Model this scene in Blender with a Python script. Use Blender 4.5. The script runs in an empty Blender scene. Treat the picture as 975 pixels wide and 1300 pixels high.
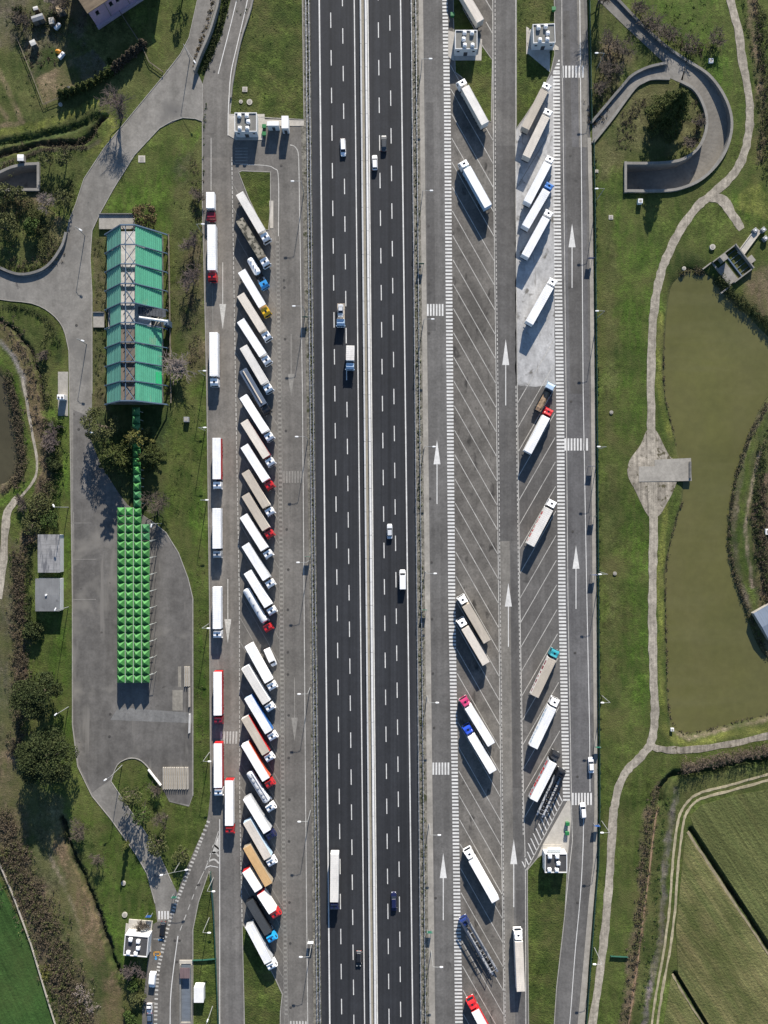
import bpy, bmesh, math, random
import numpy as np
from mathutils import Vector, Matrix

R = math.radians
random.seed(7)
rng = np.random.default_rng(7)
scn = bpy.context.scene
COL = scn.collection
S = 0.25            # metres per map unit of the site plan
CX, CY = 487.5, 650.0
HC = 250.0          # height of the camera above the ground

# ------------------------------------------------------------------ camera, sky, sun, exposure
cam_d = bpy.data.cameras.new('camera')
cam = bpy.data.objects.new('camera', cam_d)
COL.objects.link(cam)
cam.location = (0, 0, HC)
cam.rotation_euler = (0, 0, 0)
cam_d.sensor_fit = 'VERTICAL'
cam_d.angle = 2 * math.atan(1300 * S / 2 / HC)
cam_d.clip_end = 4000
cam_d.clip_start = 1
scn.camera = cam

SUN_EL, SUN_AZ = 23.5, 9.0
world = bpy.data.worlds.new('World')
scn.world = world
world.use_nodes = True
wn = world.node_tree
for n in list(wn.nodes):
    wn.nodes.remove(n)
wo = wn.nodes.new('ShaderNodeOutputWorld')
wb = wn.nodes.new('ShaderNodeBackground')
sky = wn.nodes.new('ShaderNodeTexSky')
sky.sky_type = 'NISHITA'
sky.sun_disc = False
sky.sun_elevation = R(SUN_EL)
sky.sun_rotation = R(SUN_AZ)
sky.air_density = 1.0
sky.dust_density = 0.4
sky.ozone_density = 4.0
wb.inputs['Strength'].default_value = 0.08
wn.links.new(sky.outputs[0], wb.inputs['Color'])
wn.links.new(wb.outputs[0], wo.inputs['Surface'])
sun_d = bpy.data.lights.new('sun', 'SUN')
sun_d.energy = 5.0
sun_d.angle = R(0.5)
sun_d.color = (1.0, 0.93, 0.835)
sun = bpy.data.objects.new('sun', sun_d)
COL.objects.link(sun)
sun.location = (40, 200, 200)
sun.rotation_euler = Vector((-math.sin(R(SUN_AZ)) * math.cos(R(SUN_EL)), -math.cos(R(SUN_AZ)) * math.cos(R(SUN_EL)), -math.sin(R(SUN_EL)))).to_track_quat('-Z', 'Y').to_euler()
scn.view_settings.view_transform = 'Standard'
scn.view_settings.look = 'None'
scn.view_settings.exposure = 0.9
scn.view_settings.gamma = 1.0
scn.view_settings.use_curve_mapping = False

# ------------------------------------------------------------------ plan helpers
def W(px, py):
    return ((px - CX) * S, (CY - py) * S)

def G(px, py, h):
    """plan position of something seen in the plan at height h (perspective of the air photo)"""
    f = 1 - h / HC
    return (CX + (px - CX) * f, CY + (py - CY) * f)

def GW(px, py, h):
    return W(*G(px, py, h))

def cat(pts, n=6, closed=False):
    """Catmull-Rom smoothing of a polyline"""
    P = [Vector((p[0], p[1])) for p in pts]
    out = []
    m = len(P)
    rngi = range(m if closed else m - 1)
    for i in rngi:
        p1, p2 = P[i], P[(i + 1) % m]
        p0 = P[i - 1] if (i > 0 or closed) else p1 + (p1 - p2)
        p3 = P[(i + 2) % m] if (i + 2 < m or closed) else p2 + (p2 - p1)
        for k in range(n):
            t = k / n
            out.append(0.5 * ((2 * p1) + (-p0 + p2) * t + (2 * p0 - 5 * p1 + 4 * p2 - p3) * t * t + (-p0 + 3 * p1 - 3 * p2 + p3) * t ** 3))
    if not closed:
        out.append(P[-1])
    return [(v.x, v.y) for v in out]

def lin(pts, v):
    """x on a polyline given as (x,y) sorted by y, extended linearly"""
    ys = [p[1] for p in pts]
    xs = [p[0] for p in pts]
    if v <= ys[0]:
        return xs[0] + (v - ys[0]) * (xs[1] - xs[0]) / (ys[1] - ys[0])
    if v >= ys[-1]:
        return xs[-1] + (v - ys[-1]) * (xs[-1] - xs[-2]) / (ys[-1] - ys[-2])
    return float(np.interp(v, ys, xs))

# ------------------------------------------------------------------ mesh builder
class MB:
    def __init__(s):
        s.v = []; s.f = []; s.mi = []
    def add(s, vs, fs, m=0, M=None):
        b = len(s.v)
        if M is not None:
            vs = [tuple(M @ Vector(v)) for v in vs]
        s.v.extend([tuple(v) for v in vs])
        s.f.extend([tuple(b + i for i in f) for f in fs])
        s.mi.extend([m] * len(fs))
        return s
    def box(s, x0, x1, y0, y1, z0, z1, m=0, M=None):
        vs = [(x0, y0, z0), (x1, y0, z0), (x1, y1, z0), (x0, y1, z0), (x0, y0, z1), (x1, y0, z1), (x1, y1, z1), (x0, y1, z1)]
        fs = [(0, 3, 2, 1), (4, 5, 6, 7), (0, 1, 5, 4), (1, 2, 6, 5), (2, 3, 7, 6), (3, 0, 4, 7)]
        return s.add(vs, fs, m, M)
    def cbox(s, x0, x1, y0, y1, z0, z1, c=0.05, m=0, M=None):
        """box with bevelled upright and top edges"""
        def ring(d, z):
            return [(x0 + d + c, y0 + d, z), (x1 - d - c, y0 + d, z), (x1 - d, y0 + d + c, z), (x1 - d, y1 - d - c, z), (x1 - d - c, y1 - d, z), (x0 + d + c, y1 - d, z), (x0 + d, y1 - d - c, z), (x0 + d, y0 + d + c, z)]
        return s.loft([ring(0, z0), ring(0, z1 - c), ring(c, z1)], m, M)
    def loft(s, rings, m=0, M=None, cap=True, close=True):
        n = len(rings[0]); vs = [p for r in rings for p in r]; fs = []
        for i in range(len(rings) - 1):
            for j in range(n if close else n - 1):
                k = (j + 1) % n
                fs.append((i * n + j, i * n + k, (i + 1) * n + k, (i + 1) * n + j))
        if cap and close:
            fs.append(tuple(reversed(range(n))))
            fs.append(tuple((len(rings) - 1) * n + j for j in range(n)))
        return s.add(vs, fs, m, M)
    def prism(s, poly, z0, z1, m=0, M=None):
        """upright prism over a plan polygon"""
        a = sum(poly[i - 1][0] * poly[i][1] - poly[i][0] * poly[i - 1][1] for i in range(len(poly)))
        if a < 0:
            poly = list(reversed(poly))
        return s.loft([[(x, y, z0) for x, y in poly], [(x, y, z1) for x, y in poly]], m, M)
    def side(s, prof, y0, y1, m=0, M=None):
        """profile in x,z extruded across y"""
        return s.loft([[(x, y0, z) for x, z in prof], [(x, y1, z) for x, z in prof]], m, M)
    def tube(s, pts, rs, n=6, m=0):
        P = [Vector(p) for p in pts]
        if not hasattr(rs, '__len__'):
            rs = [rs] * len(P)
        rings = []
        for i, p in enumerate(P):
            d = (P[min(i + 1, len(P) - 1)] - P[max(i - 1, 0)]).normalized()
            a = d.cross(Vector((0, 0, 1)))
            if a.length < 1e-3:
                a = d.cross(Vector((1, 0, 0)))
            a.normalize(); b = a.cross(d)
            rings.append([tuple(p + (a * math.cos(2 * math.pi * k / n) + b * math.sin(2 * math.pi * k / n)) * rs[i]) for k in range(n)])
        return s.loft(rings, m)
    def cyl(s, x, y, z0, z1, r, n=12, r2=None, m=0, M=None):
        r2 = r if r2 is None else r2
        ring = lambda q, z: [(x + q * math.cos(2 * math.pi * k / n), y + q * math.sin(2 * math.pi * k / n), z) for k in range(n)]
        return s.loft([ring(r, z0), ring(r2, z1)], m, M)
    def xcyl(s, x, z, y0, y1, r, n=14, m=0):
        """wheel-like cylinder, axis across y"""
        ring = lambda y: [(x + r * math.cos(2 * math.pi * k / n), y, z + r * math.sin(2 * math.pi * k / n)) for k in range(n)]
        return s.loft([ring(y0), ring(y1)], m)
    def quad(s, a, b, c, d, m=0):
        return s.add([a, b, c, d], [(0, 1, 2, 3)], m)
    def ribbon(s, left, right, z, m=0):
        """flat sheet between two polylines (plan units)"""
        n = len(left)
        vs = [(*W(*p), z) for p in left] + [(*W(*p), z) for p in right]
        return s.add(vs, [(i, n + i, n + i + 1, i + 1) for i in range(n - 1)], m)
    def mesh(s, name, mats, smooth=False):
        me = bpy.data.meshes.new(name)
        me.from_pydata(s.v, [], s.f)
        if not isinstance(mats, (list, tuple)):
            mats = [mats]
        for mt in mats:
            me.materials.append(mt)
        if len(mats) > 1:
            me.polygons.foreach_set('material_index', s.mi)
        if smooth:
            me.polygons.foreach_set('use_smooth', [True] * len(me.polygons))
        bm = bmesh.new(); bm.from_mesh(me)
        bmesh.ops.recalc_face_normals(bm, faces=bm.faces)
        bm.to_mesh(me); bm.free()
        me.update()
        return me
    def fastmesh(s, name, mats):
        me = bpy.data.meshes.new(name)
        me.from_pydata(s.v, [], s.f)
        for mt in (mats if isinstance(mats, (list, tuple)) else [mats]):
            me.materials.append(mt)
        if isinstance(mats, (list, tuple)) and len(mats) > 1:
            me.polygons.foreach_set('material_index', s.mi)
        me.update()
        return me

def link(name, me, parent=None, loc=(0, 0, 0), rz=0.0):
    o = bpy.data.objects.new(name, me)
    COL.objects.link(o)
    o.parent = parent
    o.location = loc
    o.rotation_euler = (0, 0, rz)
    return o

def tag(o, label, catg, group=None, kind=None):
    o['label'] = label; o['category'] = catg
    if group: o['group'] = group
    if kind: o['kind'] = kind
    return o

def thing(name, label, catg, loc=(0, 0, 0), rz=0.0, group=None):
    return tag(link(name, None, None, loc, rz), label, catg, group)

def struct(name, mb, mats, fast=False, kind='structure'):
    o = link(name, mb.fastmesh(name, mats) if fast else mb.mesh(name, mats))
    o['kind'] = kind
    return o

def dup(root, loc, rz, label, group=None):
    r = root.copy(); COL.objects.link(r)
    r.location = loc; r.rotation_euler = (0, 0, rz); r['label'] = label
    if group: r['group'] = group
    for ch in list(root.children):
        c = ch.copy(); COL.objects.link(c); c.parent = r
        for g in list(ch.children):
            d = g.copy(); COL.objects.link(d); d.parent = c
    return r

# ------------------------------------------------------------------ materials
MATS = {}
def tex(name, col, rough=0.8, layers=(), bump=None, spots=(), attr=False, metal=0.0, spec=0.4, vary=0.0):
    """procedural surface: base colour x noise layers (scale xyz, detail, lo, hi), optional spots (scale, threshold, colour, width), bump"""
    if name in MATS:
        return MATS[name]
    m = bpy.data.materials.new(name); m.use_nodes = True
    nt = m.node_tree; N = nt.nodes; L = nt.links
    bs = N['Principled BSDF']
    bs.inputs['Roughness'].default_value = rough
    bs.inputs['Metallic'].default_value = metal
    bs.inputs['Specular IOR Level'].default_value = spec
    tc = N.new('ShaderNodeTexCoord')
    coord = tc.outputs['Object']
    if vary:      # every copy gets its own grime and a slightly different shade
        oi = N.new('ShaderNodeObjectInfo')
        sc_ = N.new('ShaderNodeMath'); sc_.operation = 'MULTIPLY'; sc_.inputs[1].default_value = 173.0
        L.new(oi.outputs['Random'], sc_.inputs[0])
        ad = N.new('ShaderNodeVectorMath'); ad.operation = 'ADD'
        L.new(coord, ad.inputs[0]); L.new(sc_.outputs[0], ad.inputs[1]); coord = ad.outputs[0]
    if attr:
        a = N.new('ShaderNodeAttribute'); a.attribute_name = 'ground_kind'
        cur = a.outputs['Color']
    else:
        c = N.new('ShaderNodeRGB'); c.outputs[0].default_value = (*col, 1)
        cur = c.outputs[0]
    if vary:
        vr = N.new('ShaderNodeMapRange'); vr.inputs['To Min'].default_value = 1 - vary; vr.inputs['To Max'].default_value = 1.0
        L.new(oi.outputs['Random'], vr.inputs['Value'])
        vm = N.new('ShaderNodeVectorMath'); vm.operation = 'SCALE'
        L.new(cur, vm.inputs[0]); L.new(vr.outputs[0], vm.inputs['Scale']); cur = vm.outputs[0]
    def noise(scale, detail, dist=0.0, seed=0.0):
        mp = N.new('ShaderNodeMapping')
        if not hasattr(scale, '__len__'):
            scale = (scale,) * 3
        mp.inputs['Scale'].default_value = scale
        mp.inputs['Location'].default_value = (seed * 3.7, seed * 1.9, seed)
        L.new(coord, mp.inputs['Vector'])
        n = N.new('ShaderNodeTexNoise')
        n.inputs['Scale'].default_value = 1.0
        n.inputs['Detail'].default_value = detail
        n.inputs['Roughness'].default_value = 0.6
        n.inputs['Distortion'].default_value = dist
        L.new(mp.outputs[0], n.inputs['Vector'])
        return n.outputs['Fac']
    for i, ly in enumerate(layers):
        sc, det, lo, hi = ly[:4]
        f = noise(sc, det, 0.2, i + 1.3)
        mr = N.new('ShaderNodeMapRange')
        mr.inputs['From Min'].default_value = 0.3
        mr.inputs['From Max'].default_value = 0.7
        mr.inputs['To Min'].default_value = lo
        mr.inputs['To Max'].default_value = hi
        L.new(f, mr.inputs['Value'])
        if len(ly) > 4:      # tint: mix towards a colour instead of scaling
            mx = N.new('ShaderNodeMix'); mx.data_type = 'RGBA'
            L.new(mr.outputs[0], mx.inputs['Factor'])
            L.new(cur, mx.inputs[6]); mx.inputs[7].default_value = (*ly[4], 1)
            cur = mx.outputs[2]
        else:
            mx = N.new('ShaderNodeVectorMath'); mx.operation = 'SCALE'
            L.new(cur, mx.inputs[0]); L.new(mr.outputs[0], mx.inputs['Scale'])
            cur = mx.outputs[0]
    for i, (sc, th, scol, wd) in enumerate(spots):
        f = noise(sc, 3, 0.3, i + 11.7)
        mr = N.new('ShaderNodeMapRange')
        mr.inputs['From Min'].default_value = th
        mr.inputs['From Max'].default_value = th + wd
        L.new(f, mr.inputs['Value'])
        mx = N.new('ShaderNodeMix'); mx.data_type = 'RGBA'
        L.new(mr.outputs[0], mx.inputs['Factor'])
        L.new(cur, mx.inputs[6]); mx.inputs[7].default_value = (*scol, 1)
        cur = mx.outputs[2]
    L.new(cur, bs.inputs['Base Color'])
    if bump:
        f = noise(bump[0], 4, 0.0, 5.5)
        b = N.new('ShaderNodeBump')
        b.inputs['Strength'].default_value = bump[1]
        b.inputs['Distance'].default_value = bump[2] if len(bump) > 2 else 0.1
        L.new(f, b.inputs['Height'])
        L.new(b.outputs[0], bs.inputs['Normal'])
    MATS[name] = m
    return m

def plain(name, col, rough=0.5, metal=0.0, dirt=0.12):
    return tex(name, col, rough, [((1.2, 1.2, 1.2), 4, 1 - dirt, 1 + dirt * 0.4)], metal=metal)

GRASS = (0.060, 0.081, 0.018)
m_ground = tex('ground cover', GRASS, 0.95,
               [(0.045, 5, 0.62, 1.35), (0.22, 5, 0.6, 1.4), (0.9, 5, 0.58, 1.45), (2.4, 3, 0.58, 1.5), (0.07, 6, -0.4, 0.7, (0.1, 0.092, 0.036)), (0.1, 6, -0.3, 0.8, (0.026, 0.05, 0.009)), ((0.6, 0.12, 1), 5, -0.3, 0.5, (0.095, 0.098, 0.034))],
               bump=(2.6, 0.6, 0.3), attr=True, spec=0.15)
m_verge = tex('verge grass', (0.06, 0.082, 0.017), 0.95,
              [(0.09, 4, 0.75, 1.3), (0.35, 5, 0.55, 1.45), (1.0, 5, 0.5, 1.5), (2.4, 3, .6, 1.4), (0.1, 6, -0.2, 0.85, (0.095, 0.088, 0.034)), (0.2, 6, -0.2, 0.75, (0.022, 0.043, 0.008))],
              bump=(2.2, 0.8, 0.4), spec=0.15)
m_high = tex('dark motorway asphalt', (0.024, 0.0255, 0.029), 0.85,
             [((0.55, 0.002, 1), 2, 0.72, 1.32), ((1.3, 0.004, 1), 2, 0.85, 1.15), (0.02, 4, 0.8, 1.2), (0.4, 5, 0.9, 1.1), (2.0, 3, 0.88, 1.12)], bump=(6, 0.2, 0.02), spec=0.3)
ASPH = [((0.5, 0.012, 1), 3, 0.82, 1.15), (0.04, 5, 0.78, 1.18), (0.3, 5, 0.84, 1.14), (1.6, 4, 0.84, 1.16)]
def m_asph(name, col, amt=1.0, stain=0.67):
    return tex(name, col, 0.9, ASPH, bump=(5, 0.25, 0.03), spots=[(0.22, stain, tuple(c * 0.6 for c in col), 0.1)], spec=0.25)
m_left = m_asph('left rest area asphalt', (0.138, 0.129, 0.116))
m_right = m_asph('right rest area asphalt', (0.122, 0.117, 0.110))
m_bay = tex('worn truck bay asphalt', (0.131, 0.121, 0.107), 0.92,
            [(0.05, 5, 0.7, 1.25), ((0.3, 0.2, 1), 5, 0.72, 1.25), (1.5, 4, 0.8, 1.2)], bump=(5, 0.3, 0.03),
            spots=[((0.35, 0.16, 1), 0.6, (0.045, 0.042, 0.038), 0.12), (0.13, 0.68, (0.05, 0.047, 0.042), 0.1)], spec=0.25)
m_lane3 = m_asph('outer lane asphalt', (0.112, 0.109, 0.108), stain=0.75)
m_patch_dark = m_asph('dark repair asphalt', (0.096, 0.092, 0.087))
m_patch_light = m_asph('pale repair asphalt', (0.175, 0.164, 0.145))
m_access = tex('pale access road asphalt', (0.2, 0.189, 0.17), 0.92,
               [(0.03, 5, 0.8, 1.15), ((0.2, 0.03, 1), 4, 0.8, 1.15), (0.4, 5, 0.82, 1.14), (1.6, 3, 0.88, 1.1)], bump=(5, 0.25, 0.03),
               spots=[(0.06, 0.6, (0.13, 0.124, 0.115), 0.14), (.35, .68, (.1, .095, .09), .06)], spec=0.2)
m_park = tex('car park asphalt', (0.13, 0.123, 0.114), 0.92,
             [(0.035, 5, 0.7, 1.25), ((0.3, 0.03, 1), 4, 0.82, 1.15), (0.4, 5, 0.82, 1.15), (1.6, 3, 0.88, 1.1)], bump=(5, 0.25, 0.03),
             spots=[(0.07, 0.56, (0.19, 0.178, 0.158), 0.16), ((.25, .03, 1), .6, (.17, .16, .145), .1), (0.3, 0.7, (0.07, 0.065, 0.06), 0.05)], spec=0.2)
m_conc_bay = tex('pale concrete bay surface', (0.4, 0.395, 0.385), 0.9,
                 [(0.07, 5, 0.7, 1.15), ((0.5, 0.25, 1), 5, 0.75, 1.15), (1.5, 4, 0.85, 1.12)], bump=(4, 0.3, 0.03),
                 spots=[(0.25, 0.60, (0.14, 0.133, 0.12), 0.1), ((0.5, 0.06, 1), 0.64, (0.2, 0.19, 0.175), 0.08)], spec=0.2)
m_conc = tex('concrete', (0.30, 0.28, 0.245), 0.9, [(0.15, 4, 0.78, 1.15), (1.2, 4, 0.85, 1.12)], bump=(3, 0.2, 0.03), spec=0.2)
m_conc_light = tex('light concrete', (0.43, 0.40, 0.35), 0.9, [(0.2, 4, 0.82, 1.12), (1.5, 4, 0.88, 1.1)], spec=0.2)
m_conc_dark = tex('weathered concrete', (0.17, 0.165, 0.155), 0.9, [(0.15, 4, 0.7, 1.2), (1.2, 4, 0.8, 1.2)], spots=[(0.5, 0.6, (0.07, 0.07, 0.062), 0.1)], spec=0.2)
m_kerb = tex('kerb stone', (0.30, 0.285, 0.26), 0.9, [((1, 1, 1), 3, 0.8, 1.15)], spec=0.2)
m_gravel = tex('gravel', (0.315, 0.282, 0.23), 0.95, [(0.1, 4, 0.8, 1.15), (0.7, 5, 0.65, 1.25), (2.2, 3, 0.8, 1.2), ((1.6, .05, 1), 4, .8, 1.15)], bump=(4, 0.5, 0.05), spots=[(0.7, 0.68, (0.14, 0.13, 0.1), 0.06)], spec=0.1)
m_mud = tex('muddy gravel', (0.27, 0.24, 0.195), 0.95, [((1.3, .07, 1), 4, 0.55, 1.3), (0.2, 4, 0.75, 1.2), (0.8, 5, 0.65, 1.35), (3, 3, 0.85, 1.15)], bump=(4, 0.5, 0.05), spots=[(0.5, 0.6, (0.09, 0.08, 0.05), 0.06)], spec=0.1)
m_track = tex('sandy track', (0.34, 0.295, 0.195), 0.95, [(0.2, 4, 0.75, 1.2), (1.0, 5, 0.7, 1.25)], bump=(4, 0.5, 0.05), spec=0.1)
m_vergesoil = tex('motorway verge gravel', (0.165, 0.155, 0.13), 0.95, [(0.6, 5, 0.55, 1.4), (2.0, 4, 0.5, 1.5)], bump=(4, 0.6, 0.06), spots=[(0.35, 0.60, (0.05, 0.055, 0.03), 0.08)], spec=0.1)
m_white = tex('white road paint', (0.62, 0.61, 0.58), 0.7, [(0.3, 4, 0.82, 1.1), (2.2, 4, 0.85, 1.1)], spec=0.3)
m_worn = tex('worn road paint', (0.44, 0.425, 0.39), 0.8, [(0.3, 4, 0.75, 1.15), (2.0, 4, 0.75, 1.2)], spec=0.3)
m_faint = tex('faded road paint', (0.23, 0.218, 0.195), 0.85, [(0.3, 4, 0.8, 1.1), (2.0, 4, 0.8, 1.15)], spec=0.3)
m_yellow = plain('yellow road paint', (0.6, 0.3, 0.04), 0.7)
m_bluep = plain('blue road paint', (0.06, 0.3, 0.6), 0.7)
# ------------------------------------------------------------------ the ground: one sheet, carved for pond, ditches and ramps
POND = [(862, 352), (872, 341), (893, 346), (905, 353), (925, 378), (947, 396), (975, 425), (1012, 455), (1012, 482), (980, 503), (968, 516), (951, 553), (934, 607),
        (926, 660), (926, 697), (934, 735), (943, 765), (955, 797), (966, 822), (985, 845), (1010, 870), (1004, 902), (975, 909), (928, 920), (885, 931), (866, 930), (855, 924),
        (850, 899), (848, 840), (847, 760), (846, 730), (851, 700), (859, 665), (868, 635), (868, 600), (862, 575), (858, 550), (851, 525), (846, 500), (844, 467), (848, 400), (853, 365)]
POND = cat(POND, 3, True)
WPOND = cat([(-40, 470), (0, 478), (7, 500), (12, 535), (18, 570), (17, 598), (8, 610), (0, 614), (-40, 622)], 3, True)
RAMP_O = cat([(871, 80), (898, 98), (917, 124), (926, 152), (923, 180), (910, 206), (887, 228), (858, 239.5), (828, 241.5), (795, 241.5)], 5)
RAMP_I = cat([(864, 103), (881, 113), (892, 130), (898, 152), (895, 174), (885, 192), (868, 204), (850, 208.5), (824, 210), (795, 210)], 5)
RAMP_POLY = RAMP_O + RAMP_I[::-1]
LR_N = cat([(-60, 262), (-30, 236), (0, 222), (16, 215), (32, 211.5), (48, 210.5)], 5)
LR_S = cat([(-60, 292), (-30, 258), (-5, 243), (10, 240.5), (28, 240), (48, 240)], 5)
LRAMP_POLY = LR_N + LR_S[::-1]

LUSH = (0.054, 0.092, 0.014); GR = GRASS; OLIVE = (0.067, 0.076, 0.025); DRY = (0.111, 0.093, 0.050)
BROWN = (0.126, 0.090, 0.063); SOIL = (0.19, 0.135, 0.092); DARKV = (0.030, 0.043, 0.015); MUD = (0.090, 0.076, 0.056); SAND = (0.215, 0.166, 0.127); PALE = (0.14, 0.152, 0.036)
Z = []
def zp(pts, col, f=1.0, j=0.8, h=None): Z.append(('p', pts, col, f, j, 0, h))
def zl(pts, w, col, f=0.8, j=0.6, h=None): Z.append(('l', cat(pts, 4), col, f, j, w, h))
# upper right
zp([(752, 0), (760, 0), (838, 76), (815, 85), (752, 150)], OLIVE, 3, 3)
zp([(775, 45), (812, 70), (800, 90), (765, 120), (755, 90)], BROWN, 4, 3)
zp([(800, 0), (905, 0), (915, 55), (880, 62), (840, 40)], LUSH, 4, 3)
zp([(885, 70), (926, 68), (930, 150), (940, 215), (930, 140)], LUSH, 2, 1.5)
zl([(953, -60), (956, 40), (963, 100), (968, 150), (962, 210)], 9, BROWN, 1.5, 2)
zp([(925, 225), (990, 190), (990, 290), (940, 270)], LUSH, 4, 3)
zp([(953, 225), (990, 262), (990, 282), (935, 262)], PALE, 2, 2)
zp([(935, 350), (985, 335), (985, 420), (945, 385)], BROWN, 3, 3)
zp([(800, 115), (850, 105), (888, 130), (892, 175), (850, 203), (790, 207), (757, 230), (757, 190)], (0.085, 0.082, 0.036), 3, 3)
# verge right of the rest area
zp([(757, 240), (800, 250), (838, 330), (815, 560), (758, 560)], GR, 3, 2)
zp([(785, 270), (842, 310), (822, 560), (790, 560)], LUSH, 4, 4)
zl([(772, 250), (775, 400), (776, 560)], 14, OLIVE, 2, 3)
zl([(771, 600), (776, 700), (776, 800), (778, 900)], 16, OLIVE, 3, 4)
zp([(795, 640), (824, 640), (824, 930), (800, 930)], LUSH, 4, 4)
zl([(840, 400), (838, 470), (841, 520), (854, 560)], 7, PALE, 1, 1)
zl([(846, 640), (840, 700), (839, 780), (840, 860), (842, 900), (850, 930), (880, 944), (930, 932), (990, 922)], 8, PALE, 1, 1)
zp([(846, 325), (868, 318), (890, 325), (896, 340), (866, 350)], BROWN, 2, 2)
zp([(845, 322), (880, 315), (905, 345), (985, 430), (985, 445), (940, 400), (900, 360), (872, 345), (850, 350)], DARKV, 1.5, 1.5)
zl([(985, 500), (965, 530), (945, 580), (935, 640), (934, 700), (944, 750), (962, 790), (980, 830)], 7, (0.107, 0.088, 0.063), 1, 1)
zp([(970, 520), (990, 520), (990, 800), (962, 770), (945, 700), (945, 630)], (0.043, 0.051, 0.021), 2, 2)
zp([(965, 600), (990, 590), (990, 780), (968, 770), (956, 710), (956, 640)], (0.076, 0.054, 0.038), 2, 3)
zl([(972, 560), (958, 600), (949, 650), (948, 700), (956, 745)], 3.5, SAND, .6, .8)
# lower right
zl([(877, 1054), (910, 1104), (950, 1164), (982, 1213), (1040, 1300)], 8, (0.015, 0.021, 0.009), .6, .3, h=-1.7)
zl([(857, 1236), (871, 1258), (897, 1300), (930, 1352)], 7, (0.015, 0.021, 0.009), .6, .3, h=-1.6)
zl([(853, 905), (858, 928), (880, 936), (930, 924), (985, 911)], 4.5, SAND, 1, 1)
zp([(790, 985), (830, 955), (990, 960), (990, 1000), (860, 1010), (820, 1060), (800, 1160), (770, 1300), (755, 1300), (780, 1150), (785, 1040)], GR, 3, 2)
zp([(842, 1000), (885, 975), (990, 975), (990, 1005), (880, 1010), (855, 1050), (838, 1150), (815, 1300), (795, 1300), (818, 1100), (830, 1040)], OLIVE, 2, 2)
zl([(838, 1000), (826, 1030), (820, 1080), (813, 1147), (803, 1227), (790, 1310)], 12, BROWN, 1.5, 2)
zl([(838, 1010), (832, 1040), (824, 1107), (816, 1170), (803, 1270), (795, 1320)], 3, (0.215, 0.129, 0.082), .5, .4)
zl([(836, 1018), (844, 994), (862, 983), (910, 975), (990, 961)], 12, DARKV, 1, 1.2, h=-2.0)
zl([(858, 1002), (852, 1040), (846, 1093), (842, 1147), (836, 1200), (824, 1267), (812, 1320)], 7, (0.152, 0.129, 0.122), .8, 1.2, h=-0.5)
# upper left: gardens, stream
zp([(-20, -20), (240, -20), (240, 60), (170, 140), (60, 190), (-20, 200)], OLIVE, 3, 2)
zp([(150, 0), (240, 0), (236, 45), (200, 90), (185, 70)], GR, 3, 3)
zp([(-20, -20), (110, -20), (112, 40), (90, 78), (44, 102), (20, 60), (-20, 60)], MUD, 3, 4)
zp([(46, 62), (68, 55), (82, 72), (62, 92), (48, 96)], DARKV, 2, 2)
zp([(45, 100), (91, 75), (98, 112), (57, 133)], SOIL, .5, .5)
zp([(90, 77), (118, 61), (138, 88), (103, 109)], (0.076, 0.067, 0.059), .5, .5)
zl([(-8, 78), (12, 118), (28, 155)], 6, SOIL, .6, .4)
zl([(-12, 120), (8, 150)], 6, SOIL, .6, .4)
zl([(-5, 160), (28, 155)], 6, SOIL, .6, .4)
zl([(-20, 172), (40, 160), (90, 145), (128, 128)], 9, PALE, 1, 1)
zl([(-20, 188), (50, 172), (100, 160), (125, 148)], 12, (0.036, 0.055, 0.017), 1, 1, h=-0.8)
zl([(-20, 202), (20, 191), (55, 182), (107, 178), (122, 160), (135, 148)], 8, (0.045, 0.033, 0.023), .8, .8, h=-1.7)
zl([(-20, 213), (20, 203), (60, 190), (110, 187), (125, 178)], 5, MUD, .8, .8)
zl([(137, 146), (150, 168), (135, 182), (110, 200)], 9, PALE, 2, 2)
zp([(50, 200), (120, 195), (100, 235), (90, 275), (50, 245)], OLIVE, 3, 2)
zp([(0, 242), (48, 242), (85, 300), (60, 332), (0, 340)], (0.098, 0.073, 0.045), 3, 4)
zp([(0, 265), (60, 262), (66, 330), (20, 345), (0, 340)], OLIVE, 3, 4)
zp([(55, 285), (84, 285), (74, 325), (58, 332)], DRY, 3, 2)
zp([(120, 255), (255, 170), (256, 290), (215, 300), (130, 272)], LUSH, 4, 4)
zp([(225, 200), (260, 185), (260, 280), (240, 300)], MUD, 4, 5)
# middle left
zp([(0, 384), (60, 398), (84, 430), (86, 520), (70, 500), (50, 420), (0, 400)], GR, 2, 2)
zp([(20, 408), (60, 420), (66, 450), (58, 500), (45, 470), (30, 440)], OLIVE, 2, 3)
zl([(-10, 388), (35, 395), (62, 410), (75, 440), (72, 460)], 7, DARKV, 1.5, 1)
zl([(-10, 412), (15, 432), (33, 460), (42, 500), (50, 560), (56, 600), (55, 640)], 18, (0.121, 0.088, 0.053), 1.5, 2)
zl([(-10, 400), (18, 418), (36, 440), (47, 465), (52, 480), (56, 520)], 5, (0.040, 0.032, 0.023), .8, 1, h=-1.2)
zl([(-10, 455), (12, 470), (22, 500), (32, 560), (40, 590), (36, 615), (0, 640)], 8, LUSH, 1, 1)
zp([(-10, 460), (12, 480), (24, 530), (30, 590), (25, 615), (-10, 640)], (0.068, 0.054, 0.038), 2, 2)
zl([(-10, 425), (12, 445), (28, 475), (33, 500)], 6, (0.179, 0.159, 0.158), .8, .8)
zl([(50, 540), (56, 590), (54, 640), (30, 690), (24, 760), (28, 840)], 16, (0.090, 0.065, 0.045), 2, 3)
zl([(30, 690), (25, 750), (24, 800), (27, 860), (22, 900)], 16, (0.134, 0.090, 0.064), 1.5, 2)
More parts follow.
